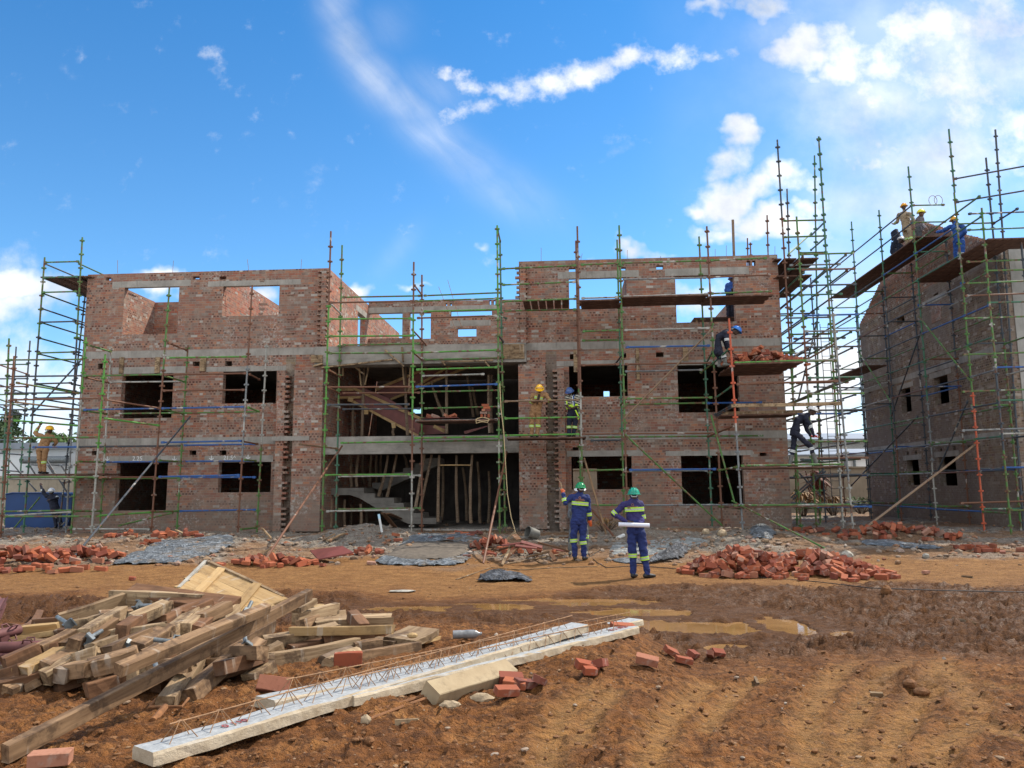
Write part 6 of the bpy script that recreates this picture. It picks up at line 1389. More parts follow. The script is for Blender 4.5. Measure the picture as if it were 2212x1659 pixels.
# ------------------------------------------------------------------ other loose things
def board(poly, th, mat, lab, lift=(.05, .05, .05, .05), name='board', cat='board'):
    P_ = [_gp0(p[0], p[1], l) for p, l in zip(poly, lift)]; m = MB(); up = Vector((0, 0, th)); n = len(P_)
    m.face([p+up for p in P_]); m.face(P_[::-1])
    for i in range(n): m.face([P_[i], P_[(i+1) % n], P_[(i+1) % n]+up, P_[i]+up])
    return single(m, name, mat, lab, cat)
board([B2(555,1312),B2(845,1255),B2(755,1202),B2(488,1238)], .03, PLYR, 'red brown shuttering board lying tilted on rubble left of centre', (.06, .2, .3, .14), 'plywood_board')
def stick(a, b, h1, h2, w_, h_, mat, lab, grp=None): return piece('stick', _gp0(*a, h1), _gp0(*b, h2), w_, h_, mat, None, (0, 0, 1), rnd.uniform(-.4, .4), .9, lab, 'stick', grp)
LS = 'splintered reddish board in the debris heap beside the black bucket'; GS = 'splintered boards of the debris heap'
for q, h1, h2, w_, mt in (((0,1190,200,1165),.35,.4,.16,PLYR),((160,1160,330,1205),.42,.3,.15,PLYR),((300,1165,550,1235),.34,.1,.08,WOODD),((0,1350,70,1200),.03,.35,.06,WOODL),((20,1310,140,1190),.1,.35,.07,WOODD),((-60,1230,90,1195),.2,.38,.1,WOODD),((110,1190,290,1210),.36,.3,.12,PLYR),((200,1290,390,1240),.06,.2,.06,WOOD),((390,1240,440,1310),.18,.04,.09,WOODD),((20,1160,110,1075),.15,.4,.1,WOODL),((300,1310,370,1345),.03,.03,.1,WOOD),((-20,1280,200,1180),.1,.3,.03,WOODL),((40,1340,480,1260),.03,.1,.025,WOODL),((420,1220,560,1240),.12,.08,.1,PLYR),((100,1100,140,1140),.5,.42,.12,WOODD),((470,1125,600,1120),.1,.1,.07,WOODD)):
    stick(B3(*q[:2]), B3(*q[2:]), h1, h2, w_, rnd.uniform(.02, .04), mt, LS, GS)
for q, h1, h2, w_, mt, lab in ((B2(600,1145)+B2(690,1095),.06,.2,.14,WOODL,'pale board end leaning on rubble at the foot of the green pole'),(B2(640,1150)+B2(770,1090),.1,.12,.1,WOODL,'second board beside the pale board end on the rubble'),(B2(1460,1022)+B2(1800,1005),.05,.05,.12,WOODL,'long pale board on the floor in front of the round props'),(B2(1090,920)+B2(1190,1040),.5,.06,.14,WOODD,'dark board leaning under the concrete stair'),(B2(1130,925)+B2(1300,1005),.55,.1,.12,WOODD,'dark board nailed along the stair soffit'),(B2(1370,880)+B2(1420,730),.1,.6,.2,WOODL,'pale boards leaning by the foot of the middle pole'),(B2(90,1045)+B2(180,1145),.35,.05,.2,WOODL,'wide weathered board leaning against the left pier foot'),(B2(-10,1300)+B2(160,1215),.04,.2,.05,WOODL,'thin lath lying over the low brick scatter'),(B2(100,1330)+B2(200,1215),.05,.2,.07,WOOD,'weathered lath standing in the low brick scatter'),
 (B1(1155,1265)+B1(1200,1200),.03,.12,.05,WOODL,'short pale stick on the left grey sheet'),(B1(820,1150)+B1(860,1195),.1,.05,.03,WOODD,'dark twig near the left brick heap'),(G6(1945,970)+G6(1970,1022),.02,.02,.02,WOODL,'small pale splinter lying in the right foreground mud'),(G7(905,1090)+G7(1000,1095),.01,.01,.02,WOODL,'thin pale stick lying in the right foreground'),(G7(1545,510)+G7(1700,545),.05,.05,.06,WOODL,'pale splinter of wood on the rutted mud at the right'),(G7(1605,185)+G7(1690,192),.02,.02,.05,WOODL,'white stick at the track edge far right'),(G5(1115,1310)+G5(1290,1300),.03,.03,.04,WOODL,'short pale stick behind the clod near the beam'),(B1(880,1045)+B1(1090,1050),.08,.08,.08,WOODL,'grey board on the low ledge under the left window'),(B1(1450,1060)+B1(1530,1095),.12,.06,.05,WOODL,'pale lath by the white paper at the left wall foot')):
    stick(q[:2], q[2:], h1, h2, w_, .03, mt, lab)
# bucket
b = gp(*B3(290,1140)); m = MB(); ax = Vector((-.8, -.45, .25)).normalized(); ay = ax.orthogonal().normalized(); az = ax.cross(ay); c = b+Vector((-.12, 0, .17))
m.loft([(c-ax*.17, ay*.13, az*.13), (c+ax*.17, ay*.165, az*.165), (c+ax*.17, ay*.15, az*.15), (c-ax*.14, ay*.12, az*.12)], 20)
single(m, 'bucket', flat('cement_grey_bucket', (.12, .115, .1), .6, 0, .4, 8), 'black mortar bucket lying on its side behind the debris heap', 'bucket', smooth=True)
def pipe(a, b, r, mat, lab, h1=0, h2=0): m = MB(); m.tube(gp(*a, h1), _gp0(*b, h2), r, n=12); single(m, 'plastic_pipe', mat, lab, 'pipe', smooth=True)
PW = flat('white_pvc', (.6, .6, .57), .4, 0, .1, 5); PB = flat('pale_blue_pvc', (.4, .6, .72), .4, 0, .1, 5)
p = gp(*B2(1082,1080)); q = p+Vector((-.1, 0, .5)); m = MB(); m.mi = 0; m.tube(p, p.lerp(q, .75), .033, n=12); m.mi = 1; m.tube(p.lerp(q, .75), q, .036, n=12); single(m, 'plastic_pipe', [PW, PB], 'white and pale blue pipe stub standing in the grey rubble mound', 'pipe', smooth=True)
pipe(B3(955,1128), B3(1005,1105), .05, PW, 'white pipe piece lying at the foot of the rusty brace', .05, .08); pipe(B1(752,1255), B1(775,1275), .05, PW, 'white pipe end sticking out of the left brick heap', .12, .08)
m = MB(); p = fl(*B1(1863,700), 3); m.path([LW(p.x, 1.2, Z0+.9), LW(p.x, 1.2, Z0+1.75)], .045, 10); single(m, 'plastic_pipe', PW, 'white pipe standing upright inside the lower left window', 'pipe', smooth=True)
# bottle
p = gp(*G5(1660,665)); M_ = flat('clear_bottle_plastic', (.2, .2, .2), .15, 0, .3, 20); m = MB(); d_ = Vector((1, .15, 0)).normalized(); y = Vector((0, 0, 1)); z = d_.cross(y)
secs = []
for s, r in ((-.12, .02), (-.118, .034), (-.05, .036), (-.045, .033), (.0, .036), (.05, .036), (.08, .03), (.1, .014), (.125, .013)): secs.append((p+Vector((0, 0, .036))+d_*s, y*r, z*r))
m.loft(secs, 14); single(m, 'bottle', M_, 'empty clear plastic bottle lying on the mud', 'bottle', smooth=True)
# ropes and cables
ROPE = flat('yellow_rope_fibre', (.5, .37, .2), .9, 0, .2, 30)
def wire(pts, r, mat, name, lab, cat): m = MB(); m.path(pts, r, 6); return single(m, name, mat, lab, cat, smooth=True)
top = pt(B3(0,0), 1.75); pr = [pt(B3(x, y), 1.75+k*.12) for k, (x, y) in enumerate(((-18,-150),(-8,60),(15,250),(30,520),(45,760),(75,950),(115,1090)))]+[gp(*B3(150,1140), .02)]
wire(pr, .013, ROPE, 'rope', 'pale rope hanging from the middle scaffold down to the debris heap', 'rope')
pr = []
for i in range(70):
    a = i/70*2*PI*5; pr.append(pt(M2(1410+110*math.cos(a)+20*math.sin(i*.9), 1180+30*math.sin(a)+(75 if 20 < i < 28 else 0)), 1.72))
wire(pr, .012, ROPE, 'rope', 'coil of yellow rope drooping over the edge of the middle lift', 'rope')
CAB = flat('black_cable_rubber', (.03, .026, .024), .6)
pr = [gp(x, y, .015) for x, y in ((1270,1205),(1285,1195),(1300,1187),(1280,1183),(1265,1192),(1290,1215),(1310,1226),(1380,1222),(1480,1230),(1620,1245),(1760,1256),(1880,1270),(2020,1275),(2212,1279),(2350,1280))]
wire(pr, .008, CAB, 'cable', 'thin black cable snaking along the track to the right', 'cable')
pr = [gp(x, y, .012) for x, y in ((985,1252),(1060,1226),(1120,1231),(1200,1226),(1290,1224))]; wire(pr, .011, WOODL, 'cord', 'thin pale cord lying on the track behind the small dark plastic', 'cord')
# lattice wire loops on the gable and parapet
m = MB(); c = RM @ Vector((-.1, RL/2-2.2, 12.9))
for k in (0, 1): m.path([c+Vector((k*.2+.16*math.cos(a), -.02*k, -.25+.2*math.sin(a))) for a in [i/14*2*PI for i in range(15)]], .01, 5)
single(m, 'wire_coil', REBAR, 'two thin wire loops standing on the gable edge behind the workers', 'wire')
# ------------------------------------------------------------------ people
from mathutils import noise as mnoise
SK = flat('dark_skin', (.055, .028, .018), .55, 0, .12, 20); SKM = flat('brown_skin', (.13, .062, .04), .55, 0, .12, 20)
NAVYB = flat('royal_blue_overall', (.014, .026, .115), .85, 0, .25, 5); PURP = flat('purple_blue_jacket', (.03, .025, .105), .85, 0, .25, 5); NAVY = flat('navy_overall', (.012, .014, .028), .85, 0, .3, 6)
TAN = flat('tan_overall', (.27, .145, .065), .85, 0, .2, 6); KHA = flat('khaki_overall', (.27, .2, .125), .85, 0, .2, 6); BOOT = flat('black_work_boot', (.014, .013, .012), .5, 0, .3, 12); WELL = flat('grey_rubber_boot', (.12, .12, .105), .45, 0, .3, 9)
GREYT = flat('grey_trousers', (.1, .11, .12), .85, 0, .25, 6); OG = flat('orange_work_glove', (.5, .09, .02), .7, 0, .2, 15); RG = flat('red_work_glove', (.5, .03, .02), .7, 0, .2, 15); LIME = flat('lime_reflective_tape', (.38, .62, .05), .4, 0, .08, 20); SILV = flat('silver_reflective_tape', (.36, .38, .36), .35, 0, .1, 20); WBAND = flat('white_reflective_tape', (.55, .56, .55), .4, 0, .1, 20)
BLUEW = flat('bright_blue_workwear', (.02, .07, .26), .85, 0, .25, 6); GREYS = flat('grey_shirt', (.16, .14, .15), .85, 0, .2, 8); WSH = flat('white_shirt', (.6, .6, .6), .8, 0, .1, 8); EYW = flat('eye_white', (.6, .58, .55), .3, 0, .02, 20); HAIR = flat('short_black_hair', (.01, .009, .008), .8, 0, .2, 40)
def stripemat():
    t = NT('striped_jersey'); o = t.obj(); s_ = t.n('ShaderNodeSeparateXYZ'); t.l(o, s_.inputs[0]); k = t.math('FRACT', t.math('MULTIPLY', t.math('ADD', s_.outputs[2], t.math('MULTIPLY', s_.outputs[0], .3)), 13))
    t.set(t.mix(t.math('LESS_THAN', k, .45), (.42, .4, .33), (.03, .03, .03)), .85, 0, .2); return t.mat
STRP = stripemat(); HIVIS = flat('yellow_hi_vis_vest', (.5, .72, .04), .6, 0, .1, 8); VBL = flat('blue_vest_yoke', (.03, .07, .2), .8, 0, .15, 8)
def hatmat(n, c): return flat(n, c, .28, 0, .06, 6, 0, .5)
HG = hatmat('green_helmet_shell', (.012, .24, .085)); HT = hatmat('teal_helmet_shell', (.01, .26, .17)); HY = hatmat('yellow_helmet_shell', (.85, .46, .01)); HYG = hatmat('lime_yellow_helmet_shell', (.68, .62, .03)); HB = hatmat('blue_helmet_shell', (.012, .15, .5)); HDB = hatmat('dusty_blue_helmet_shell', (.05, .1, .26)); HW = hatmat('white_helmet_shell', (.72, .72, .72)); HO = hatmat('orange_yellow_helmet_shell', (.75, .34, .01))
def person(lab, cv, pl, J, up, dn, hat, face, side=(1, 0, 0), hface=None, glove=None, boot=BOOT, skin=SK, vox=.012, zfoot=None, grip=(0, 0), wide=1.0, bands=(), bandm=None, hatR=0.0, sleeve=1.0, sc=1.0, shirt=None, gfoot=False, curl=(.5, .5), tors_band=None, bend=None):
    def P_(k):
        v = J[k]; p = pl(cv(v[0], v[1])); return p+Vector((0, v[2] if len(v) > 2 else 0, 0))
    j = {k: P_(k) for k in J}
    if zfoot is None and gfoot: zfoot = min(gz(j['anL'].x, j['anL'].y), gz(j['anR'].x, j['anR'].y))
    if zfoot is not None and 'anL' in j:
        dz = zfoot+.1-min(j['anL'].z, j['anR'].z); 
        for k in j: j[k] = j[k]+Vector((0, 0, dz))
    f = Vector((face[0], face[1], 0)).normalized(); sd_ = Vector(side).normalized(); hf = Vector((*(hface or face), 0)) if len(hface or face) == 2 else Vector(hface); hf.normalize()
    prims = []
    def path(pts, rad, tg, n=12): prims.append(('p', [Vector(p) for p in pts], rad, tg, n))
    # trunk
    spine = [j['pel'], j['pel'].lerp(j['neck'], .35) if bend is None else P_('mid'), j['pel'].lerp(j['neck'], .68), j['neck']]
    if bend is not None: spine[2] = spine[1].lerp(j['neck'], .55)
    dep = lambda p, q: (q-p).normalized()
    secs = []
    def sec(c, t, w_, d_, tg):
        W_ = (sd_-t*sd_.dot(t)).normalized(); D_ = t.cross(W_); secs.append((c, W_*w_*wide, D_*d_*wide, tg))
    t0 = dep(spine[0], spine[1]); t1 = dep(spine[1], spine[3]); 
    sec(spine[0]-t0*.10, t0, .12, .10, 'dn'); sec(spine[0], t0, .172, .128, 'dn'); sec(spine[0]+t0*.09, t0, .168, .122, 'dn'); sec(spine[1]-t1*.02, t1, .168, .12, 'up'); sec(spine[1]+t1*.1, t1, .172, .124, 'up'); sec(spine[2], t1, .19, .132, 'up')
    sec(spine[3]-t1*.07, t1, .185, .105, 'up'); sec(spine[3]-t1*.02, t1, .12, .085, 'up'); sec(spine[3]+t1*.02, t1, .07, .07, 'up')
    trunk = secs
    for s_ in 'LR':
        if 'el'+s_ not in j: continue
        sh, el, wr = j['sh'+s_], j['el'+s_], j['wr'+s_]
        path([sh+(spine[3]-sh)*.45-Vector((0, 0, .035)), sh], [.07, .074], 'up')
        path([sh, sh.lerp(el, .5), el], [.074, .066, .06], 'up')
        wtg = 'up' if sleeve >= 1 else 'skin'; 
        path([el, el.lerp(wr, .5), wr], [.058, .053, .043] if sleeve >= 1 else [.052, .042, .03], wtg)
        if sleeve < 1: path([el, el.lerp(wr, .22)], [.06, .058], 'up')
        hd = (wr-el).normalized(); hp = j.get('ha'+s_); hd = (hp-wr).normalized() if hp is not None else hd
        nrm = hd.cross(sd_); nrm = nrm.normalized() if nrm.length > .2 else hd.orthogonal().normalized(); wv = nrm.cross(hd).normalized(); tg = 'glove' if glove else 'skin'
        R = Matrix((wv, nrm, hd)).transposed(); prims.append(('e', wr+hd*.055, (.042, .02, .06), R, tg)); path([wr-hd*.02, wr+hd*.03], [.03, .03], tg)
        cl = curl[0 if s_ == 'L' else 1]; bendv = -nrm if f.dot(nrm) < 0 else nrm
        if zfoot is not None and hd.z < -.5: bendv = f if abs(f.dot(hd)) < .7 else bendv
        fr = .0095 if vox < .012 else .012
        for q, ln in ((-.032, .065), (-.011, .078), (.011, .074), (.031, .058)):
            b0 = wr+hd*.1+wv*q; d1 = (hd*math.cos(cl)+bendv*math.sin(cl)); d2 = (hd*math.cos(cl*2)+bendv*math.sin(cl*2)); b1 = b0+d1*ln*.55; path([b0-hd*.02, b0, b1, b1+d2*ln*.5], [fr, fr, fr*.95, fr*.8], tg, 8)
        tv = wv*(1 if s_ == 'L' else -1); path([wr+hd*.025+tv*.03, wr+hd*.06+tv*.058+bendv*.012, wr+hd*.09+tv*.055+bendv*.03], [fr*1.2, fr*1.1, fr*.85], tg, 8)
    for s_ in 'LR':
        if 'kn'+s_ not in j: continue
        hip, kn, an = j['hip'+s_], j['kn'+s_], j['an'+s_]
        path([hip, hip.lerp(kn, .45), kn], [.098*wide, .09*wide, .074], 'dn'); 
        if boot is WELL: path([kn, kn.lerp(an, .45)], [.072, .066], 'dn'); path([kn.lerp(an, .42), an+Vector((0, 0, .02))], [.068, .058], 'boot')
        else: path([kn, kn.lerp(an, .5), an+Vector((0, 0, .015))], [.073, .069, .066], 'dn')
        tv = J.get('toe'+s_); td = Vector((tv[0], tv[1], 0)).normalized() if False else (P_('to'+s_)-P_('an'+s_) if 'to'+s_ in J else f.copy()); td.z = 0; td = td.normalized() if td.length > .01 else f
        b = Vector((an.x, an.y, an.z-.05)); path([b-td*.055, b+td*.04, b+td*.12-Vector((0, 0, .008)), b+td*.185-Vector((0, 0, .014))], [.044, .046, .04, .03], 'boot'); path([an, b], [.05, .05], 'boot')
    # head
    h = j['head']; hs = Vector((0, 0, 1)).cross(hf).normalized()*-1; hu = hs.cross(hf).normalized(); hu = hu if hu.z > 0 else -hu
    R = Matrix((hs, hf, hu)).transposed(); prims.append(('e', h, (.074, .092, .112), R, 'head')); prims.append(('e', h-hu*.06+hf*.03, (.052, .062, .06), R, 'head'))
    path([j['neck']-(h-j['neck'])*.15, h-hu*.05-hf*.01], [.058, .055], 'head')
    path([h+hf*.088+hu*.012, h+hf*.112-hu*.022], [.01, .017], 'head', 8)
    for s_ in (-1, 1): prims.append(('e', h+hs*.076*s_-hf*.008-hu*.008, (.012, .022, .034), R, 'head'))
    prims.append(('e', h+hf*.086-hu*.056, (.026, .012, .011), R, 'head')); path([h+hf*.084+hu*.03-hs*.045, h+hf*.09+hu*.034, h+hf*.084+hu*.03+hs*.045], [.012, .012, .012], 'head', 6)
    # blend into one surface
    m = MB(); m.loft([(c, a, b) for c, a, b, _ in trunk], 18)
    for p in prims:
        if p[0] == 'p': m.path(p[1], p[2], p[4])
        else: m.ell(p[1], p[2], 12, 8, p[3])
        if p[0] == 'p' and p[3] != 'x':
            for e, r in ((p[1][0], p[2][0]), (p[1][-1], p[2][-1])): m.ell(e, (r*.98,)*3, 8, 6)
    me = bpy.data.meshes.new('t'); me.from_pydata(m.v, [], m.f); o = bpy.data.objects.new('t', me); COL.objects.link(o)
    a = o.modifiers.new('r', 'REMESH'); a.mode = 'VOXEL'; a.voxel_size = vox*.9; b = o.modifiers.new('s', 'SMOOTH'); b.factor = .5; b.iterations = 3
    bpy.context.view_layer.update(); dg = bpy.context.evaluated_depsgraph_get(); me2 = bpy.data.meshes.new_from_object(o.evaluated_get(dg)); bpy.data.objects.remove(o)
    feet = j.get('anL', j['pel']); zb = min(j['anL'].z, j['anR'].z)-.09 if 'anL' in j else j['pel'].z-.5; org = Vector((j['pel'].x, j['pel'].y, zb))
    rt = root('person', org, lab, 'person')
    n = len(me2.vertices); co = np.empty(n*3, np.float32); me2.vertices.foreach_get('co', co); co = co.reshape(-1, 3).astype(float)
    nf = len(me2.polygons); fc = np.empty(nf*3, np.float32); me2.polygons.foreach_get('center', fc); fc = fc.reshape(-1, 3).astype(float)
    tags = ['up', 'dn', 'skin', 'head', 'glove', 'boot', 'hair']; best = np.full(nf, 1e9); bt = np.zeros(nf, int)
    def upd(d, tg):
        nonlocal best, bt
        k = d < best; best = np.where(k, d, best); bt = np.where(k, tags.index(tg), bt)
    def segd(a, b, ra, rb):
        a, b = np.array(a), np.array(b); ab = b-a; t = np.clip(((fc-a)@ab)/max(ab@ab, 1e-9), 0, 1); return np.linalg.norm(fc-a-t[:, None]*ab, axis=1)-(ra+(rb-ra)*t)
    for i in range(len(trunk)-1):
        c0, W0, D0, tg = trunk[i]; c1, W1, D1, _ = trunk[i+1]
        for q in (-.5, 0, .5): upd(segd(c0+W0*q, c1+W1*q, D0.length*.95, D1.length*.95), tg)
    for p in prims:
        if p[0] == 'p':
            for i in range(len(p[1])-1): upd(segd(p[1][i], p[1][i+1], p[2][i], p[2][i+1]), p[3])
        else: q = np.array(p[1]); upd(np.linalg.norm((fc-q)@np.array(p[3])/np.array(p[2]), axis=1)*min(p[2])-min(p[2])*.98, p[4])
    hc = np.array(h); loc = (fc-hc)@np.array(R); bt = np.where((bt == 3) & (loc[:, 2] > .0) & (loc[:, 1] < .02), 6, bt)
    if shirt:
        pass
    mats = [up, dn, skin, skin, glove or skin, boot, HAIR]
    me2.materials.clear()
    for q in mats: me2.materials.append(q)
    me2.polygons.foreach_set('material_index', bt.astype(np.int32)); me2.polygons.foreach_set('use_smooth', np.ones(nf, bool))
    nr = np.empty(n*3, np.float32); me2.vertices.foreach_get('normal', nr); nr = nr.reshape(-1, 3)
    cl_ = np.zeros(n, bool)
    lv = np.empty(len(me2.loops), np.int32); me2.loops.foreach_get('vertex_index', lv); ls = np.empty(nf, np.int32); me2.polygons.foreach_get('loop_start', ls)
    lt = np.empty(nf, np.int32); me2.polygons.foreach_get('loop_total', lt)
    for i in np.nonzero(bt <= 1)[0]: cl_[lv[ls[i]:ls[i]+lt[i]]] = True
    wrk = (fbm(co[:, 0]*9+co[:, 2]*5, co[:, 2]*13+co[:, 1]*9, 3, 5)-.5)*.05+(fbm(co[:, 0]*22, co[:, 2]*22, 2, 8)-.5)*.014
    co = co+nr*(wrk*cl_)[:, None]-np.array(org); me2.vertices.foreach_set('co', co.astype(np.float32).ravel()); me2.name = 'body'
    ob = bpy.data.objects.new('body', me2); COL.objects.link(ob); ob.parent = rt
    # hard hat
    if hat:
        mh = MB(); tilt = hatR; hx = hf*math.cos(tilt)-hu*math.sin(tilt); hz = hu*math.cos(tilt)+hf*math.sin(tilt); c = h+hz*.035; se = []
        for i in range(9):
            a = PI/2*i/8; r_ = math.cos(a); se.append((c+hz*(.125*math.sin(a)), hs*max(.118*r_, .004), hx*max(.142*r_, .004)))
        mh.loft([(c-hz*.012+hx*.01, hs*.142, hx*.178), (c-hz*.004+hx*.008, hs*.145, hx*.182), (c+hz*.006, hs*.12, hx*.145)], 24); mh.loft(se, 24)
        for q in (-.045, 0, .045): mh.path([c+hx*.14*math.cos(a)+hs*q+hz*(.128-abs(q)*.18)*math.sin(a) for a in [PI*.1+PI*.8*i/8 for i in range(9)]], .009, 6)
        mh.build('hard_hat', hat, rt, smooth=True, ang=1.0)
        ms = MB(); ms.path([c-hx*.10-hz*.01+hs*.07, c-hx*.135-hz*.05+hs*.04, c-hx*.135-hz*.05-hs*.04, c-hx*.10-hz*.01-hs*.07], .012, 6); ms.build('helmet_strap', SILV, rt, smooth=True)
    for s_ in (-1, 1):
        me_ = MB(); me_.ell(h+hf*.083+hu*.012+hs*.032*s_, (.012, .008, .008), 8, 5, R); me_.build('eye', EYW, rt, smooth=True)
    # reflective bands
    def ring(a, b, t, r0, r1, wd=.075):
        a, b = Vector(a), Vector(b); x = (b-a).normalized(); L = (b-a).length; y = x.orthogonal().normalized(); z = x.cross(y); c = a+(b-a)*t; mm = MB()
        for q, mi in ((-.5, 0), (-.17, 1), (.17, 0)):
            mm.mi = mi; r = r0+(r1-r0)*t
            p0, p1 = c+x*wd*q, c+x*wd*(q+.33); mm.loft([(p0, y*(r-.006), z*(r-.006)), (p0, y*r, z*r), (p1, y*r, z*r), (p1, y*(r-.006), z*(r-.006))], 18, False)
        mm.build('reflective_band', bandm or [LIME, SILV], rt, smooth=True)
    for limb, t, r in bands:
        if limb in 'aL aR'.split(): ring(j['el'+limb[1]], j['wr'+limb[1]], t, r, r)
        elif limb in 'uL uR'.split(): ring(j['sh'+limb[1]], j['el'+limb[1]], t, r, r)
        elif limb in 'lL lR'.split(): ring(j['kn'+limb[1]], j['an'+limb[1]], t, r, r)
    if tors_band:
        t, a0, a1 = tors_band; c = spine[1].lerp(spine[3], t); tt = t1; W_ = (sd_-tt*sd_.dot(tt)).normalized(); D_ = tt.cross(W_)
        if D_.dot(f) < 0: D_ = -D_
        mm = MB()
        for q, mi in ((-.5, 0), (-.17, 1), (.17, 0)):
            mm.mi = mi
            for i in range(12):
                qs = []
                for ii, zz in ((i, q), (i+1, q), (i+1, q+.33), (i, q+.33)):
                    a = math.radians(a0+(a1-a0)*ii/12); qs.append(c+W_*(.214*wide*math.cos(a))+D_*(.158*wide*math.sin(a))+tt*.085*zz)
                mm.face(qs); mm.face([p+(c-p)*.03 for p in qs][::-1])
        mm.build('reflective_band', bandm or [LIME, SILV], rt, smooth=True)
    return rt, j, (spine, t1, sd_, f, wide)
def DD(X, Y): return (1219.8+X/6.799, 1019.2+Y/6.799)
def EE(X, Y): return (1111.4+X/10.93, 802.4+Y/10.93)
def HH(X, Y): return (1886.7+X/6.12, 379.5+Y/6.12)
def KK(X, Y): return (X/5.098, 867.5+Y/5.098)
def planeY(Y): return lambda p: at_y(p[0], p[1], Y)
def planeO(o): return lambda p: at_f(p[0], p[1], o)
def back_print(rt, info, mat):
    """small worn chest logo: a ring over three short lines of lettering, tan thread"""
    spine, t1, sd_, f, wide = info; c = spine[3]-t1*.15-f*.14; m = MB(); W_ = sd_; n_ = -f
    cc = c+t1*.055; m.path([cc+W_*.022*math.cos(a)+t1*.022*math.sin(a) for a in [i/12*2*PI for i in range(13)]], .006, 5)
    r_ = random.Random(4)
    for row, (wd, z) in enumerate(((.19, .018), (.21, -.005), (.1, -.03))):
        x = -wd/2
        while x < wd/2:
            l = r_.uniform(.008, .016); m.obox(c+W_*(x+l/2)+t1*z, W_*l*.5, n_*.012, t1*.0075); x += l+.005
    m.build('back_print', mat, rt)
Yb = gp(1255, 1211).y
r1, j1, i1 = person('man in royal blue overalls and green helmet raising a stick in his orange glove', DD, planeY(Yb), dict(head=(232,283), neck=(232,345), pel=(205,735), shL=(95,400), shR=(335,402), elL=(5,480,-.05), wrL=(-20,350,.05), haL=(-45,250,.08), elR=(352,590), wrR=(370,725,.02), haR=(388,840,.02), hipL=(148,770), hipR=(268,772), knL=(132,1035,.02), knR=(268,1055), anL=(152,1262), anR=(290,1262), toL=(168,1262,.6), toR=(360,1262,.25)), NAVYB, NAVYB, HG, (.15, 1), glove=OG, vox=.011, gfoot=True, bands=(('aL', .25, .068), ('aR', .45, .064), ('lL', .02, .086), ('lR', .06, .086)), tors_band=(.42, 205, 335), curl=(1.0, .35), hface=(-.2, 1))
back_print(r1, i1, flat('tan_thread', (.3, .14, .08), .8))
Yc = gp(1400, 1249).y
r2, j2, i2 = person('man in purple blue jacket and teal helmet holding rolled plans behind his back', DD, planeY(Yc), dict(head=(1016,372), neck=(1012,432), pel=(1040,855), shL=(862,508), shR=(1112,500), elL=(728,640,.02), wrL=(885,742,-.14), haL=(960,752,-.16), elR=(1140,690,.0), wrR=(1085,800,-.17), haR=(985,808,-.19), hipL=(975,890), hipR=(1105,890), knL=(1000,1240), knR=(1170,1270), anL=(1010,1505), anR=(1210,1508), toL=(1110,1505,.25), toR=(1350,1508,.1)), PURP, NAVYB, HT, (.35, 1), vox=.011, gfoot=True, bands=(('uL', .93, .072), ('uR', .95, .07), ('lL', .03, .088), ('lR', .08, .088)), tors_band=(.5, 205, 330), curl=(.5, .9), hface=(.1, 1))
back_print(r2, i2, flat('brown_thread', (.25, .11, .07), .8))
# rolled plans in his hands
pa_ = planeY(Yc)(DD(768,785))+Vector((0, -.25, 0)); pb_ = planeY(Yc)(DD(1212,800))+Vector((0, -.25, 0)); dz_ = j2['pel'].z-planeY(Yc)(DD(1040,855)).z
m = MB(); x = (pb_-pa_).normalized(); y = Vector((0, 0, 1)); z = x.cross(y); R_ = .042; se = []
up_ = Vector((0, 0, dz_)); 
for p, r in ((pa_+up_, R_), (pb_+up_, R_), (pb_+up_, R_*.75), (pb_+up_-x*.5, R_*.7)): se.append((p, y*r, z*r))
m.loft(se, 18); m.loft([(pa_+up_+x*.3, y*(R_+.004), z*(R_+.004)), (pa_+up_+x*.31, y*(R_+.004), z*(R_+.004))], 18)
single(m, 'rolled_plans', flat('white_plan_paper', (.62, .63, .7), .7, 0, .05, 4), 'roll of white building plans held behind the back of the teal helmeted man', 'rolled plans', smooth=True)
m = MB(); a = j1['wrL']+(j1['haL']-j1['wrL']).normalized()*.08; m.path([a, a+Vector((-.03, .02, .16)), a+Vector((-.12, .03, .3))], [.012, .01, .006], 6); single(m, 'pointing_stick', WOODL, 'thin pale curved stick held up in the orange glove of the pointing man', 'stick', smooth=True)
person('grey clothed man in white helmet almost hidden behind the pointing man, grey boots visible', DD, planeY(Yb+1.0), dict(head=(228,330), neck=(228,390), pel=(195,750), shL=(100,440), shR=(330,440), elL=(80,600), wrL=(70,720), haL=(62,800), elR=(350,590), wrR=(340,720), haR=(330,800), hipL=(135,780), hipR=(265,780), knL=(95,1010), knR=(305,1010), anL=(80,1215), anR=(318,1215)), GREYT, GREYT, HW, (-.1, -1), boot=WELL, gfoot=True, skin=SK, bands=(('lR', .0, .085),), vox=.013, hatR=.25)
deckz = pt(B3(360,300), OUT).z+.03
rt4, j4, i4 = person('man in tan overalls and yellow sun brimmed helmet leaning on the scaffold rail', EE, planeO(1.25), dict(head=(588,352,-.06), neck=(590,430), pel=(492,850,.12), shL=(440,470), shR=(735,470), elL=(392,635), wrL=(570,655,-.28), haL=(660,690,-.34), elR=(825,620,-.05), wrR=(890,652,-.28), haR=(970,685,-.34), hipL=(430,880,.12), hipR=(560,880,.12), knL=(402,1180,.1), knR=(560,1180,.1), anL=(408,1412,.1), anR=(535,1412,.1)), TAN, TAN, HY, (.05, -1), hface=(0, -1, -.55), skin=SKM, sleeve=.5, zfoot=deckz, bands=(('aL', .05, .064), ('aR', .05, .064), ('lL', .12, .085), ('lR', .1, .085)), curl=(1.2, 1.2), hatR=.1, vox=.0115)
spine, t1, sd_, f_, wd_ = i4; W_ = (sd_-t1*sd_.dot(t1)).normalized()
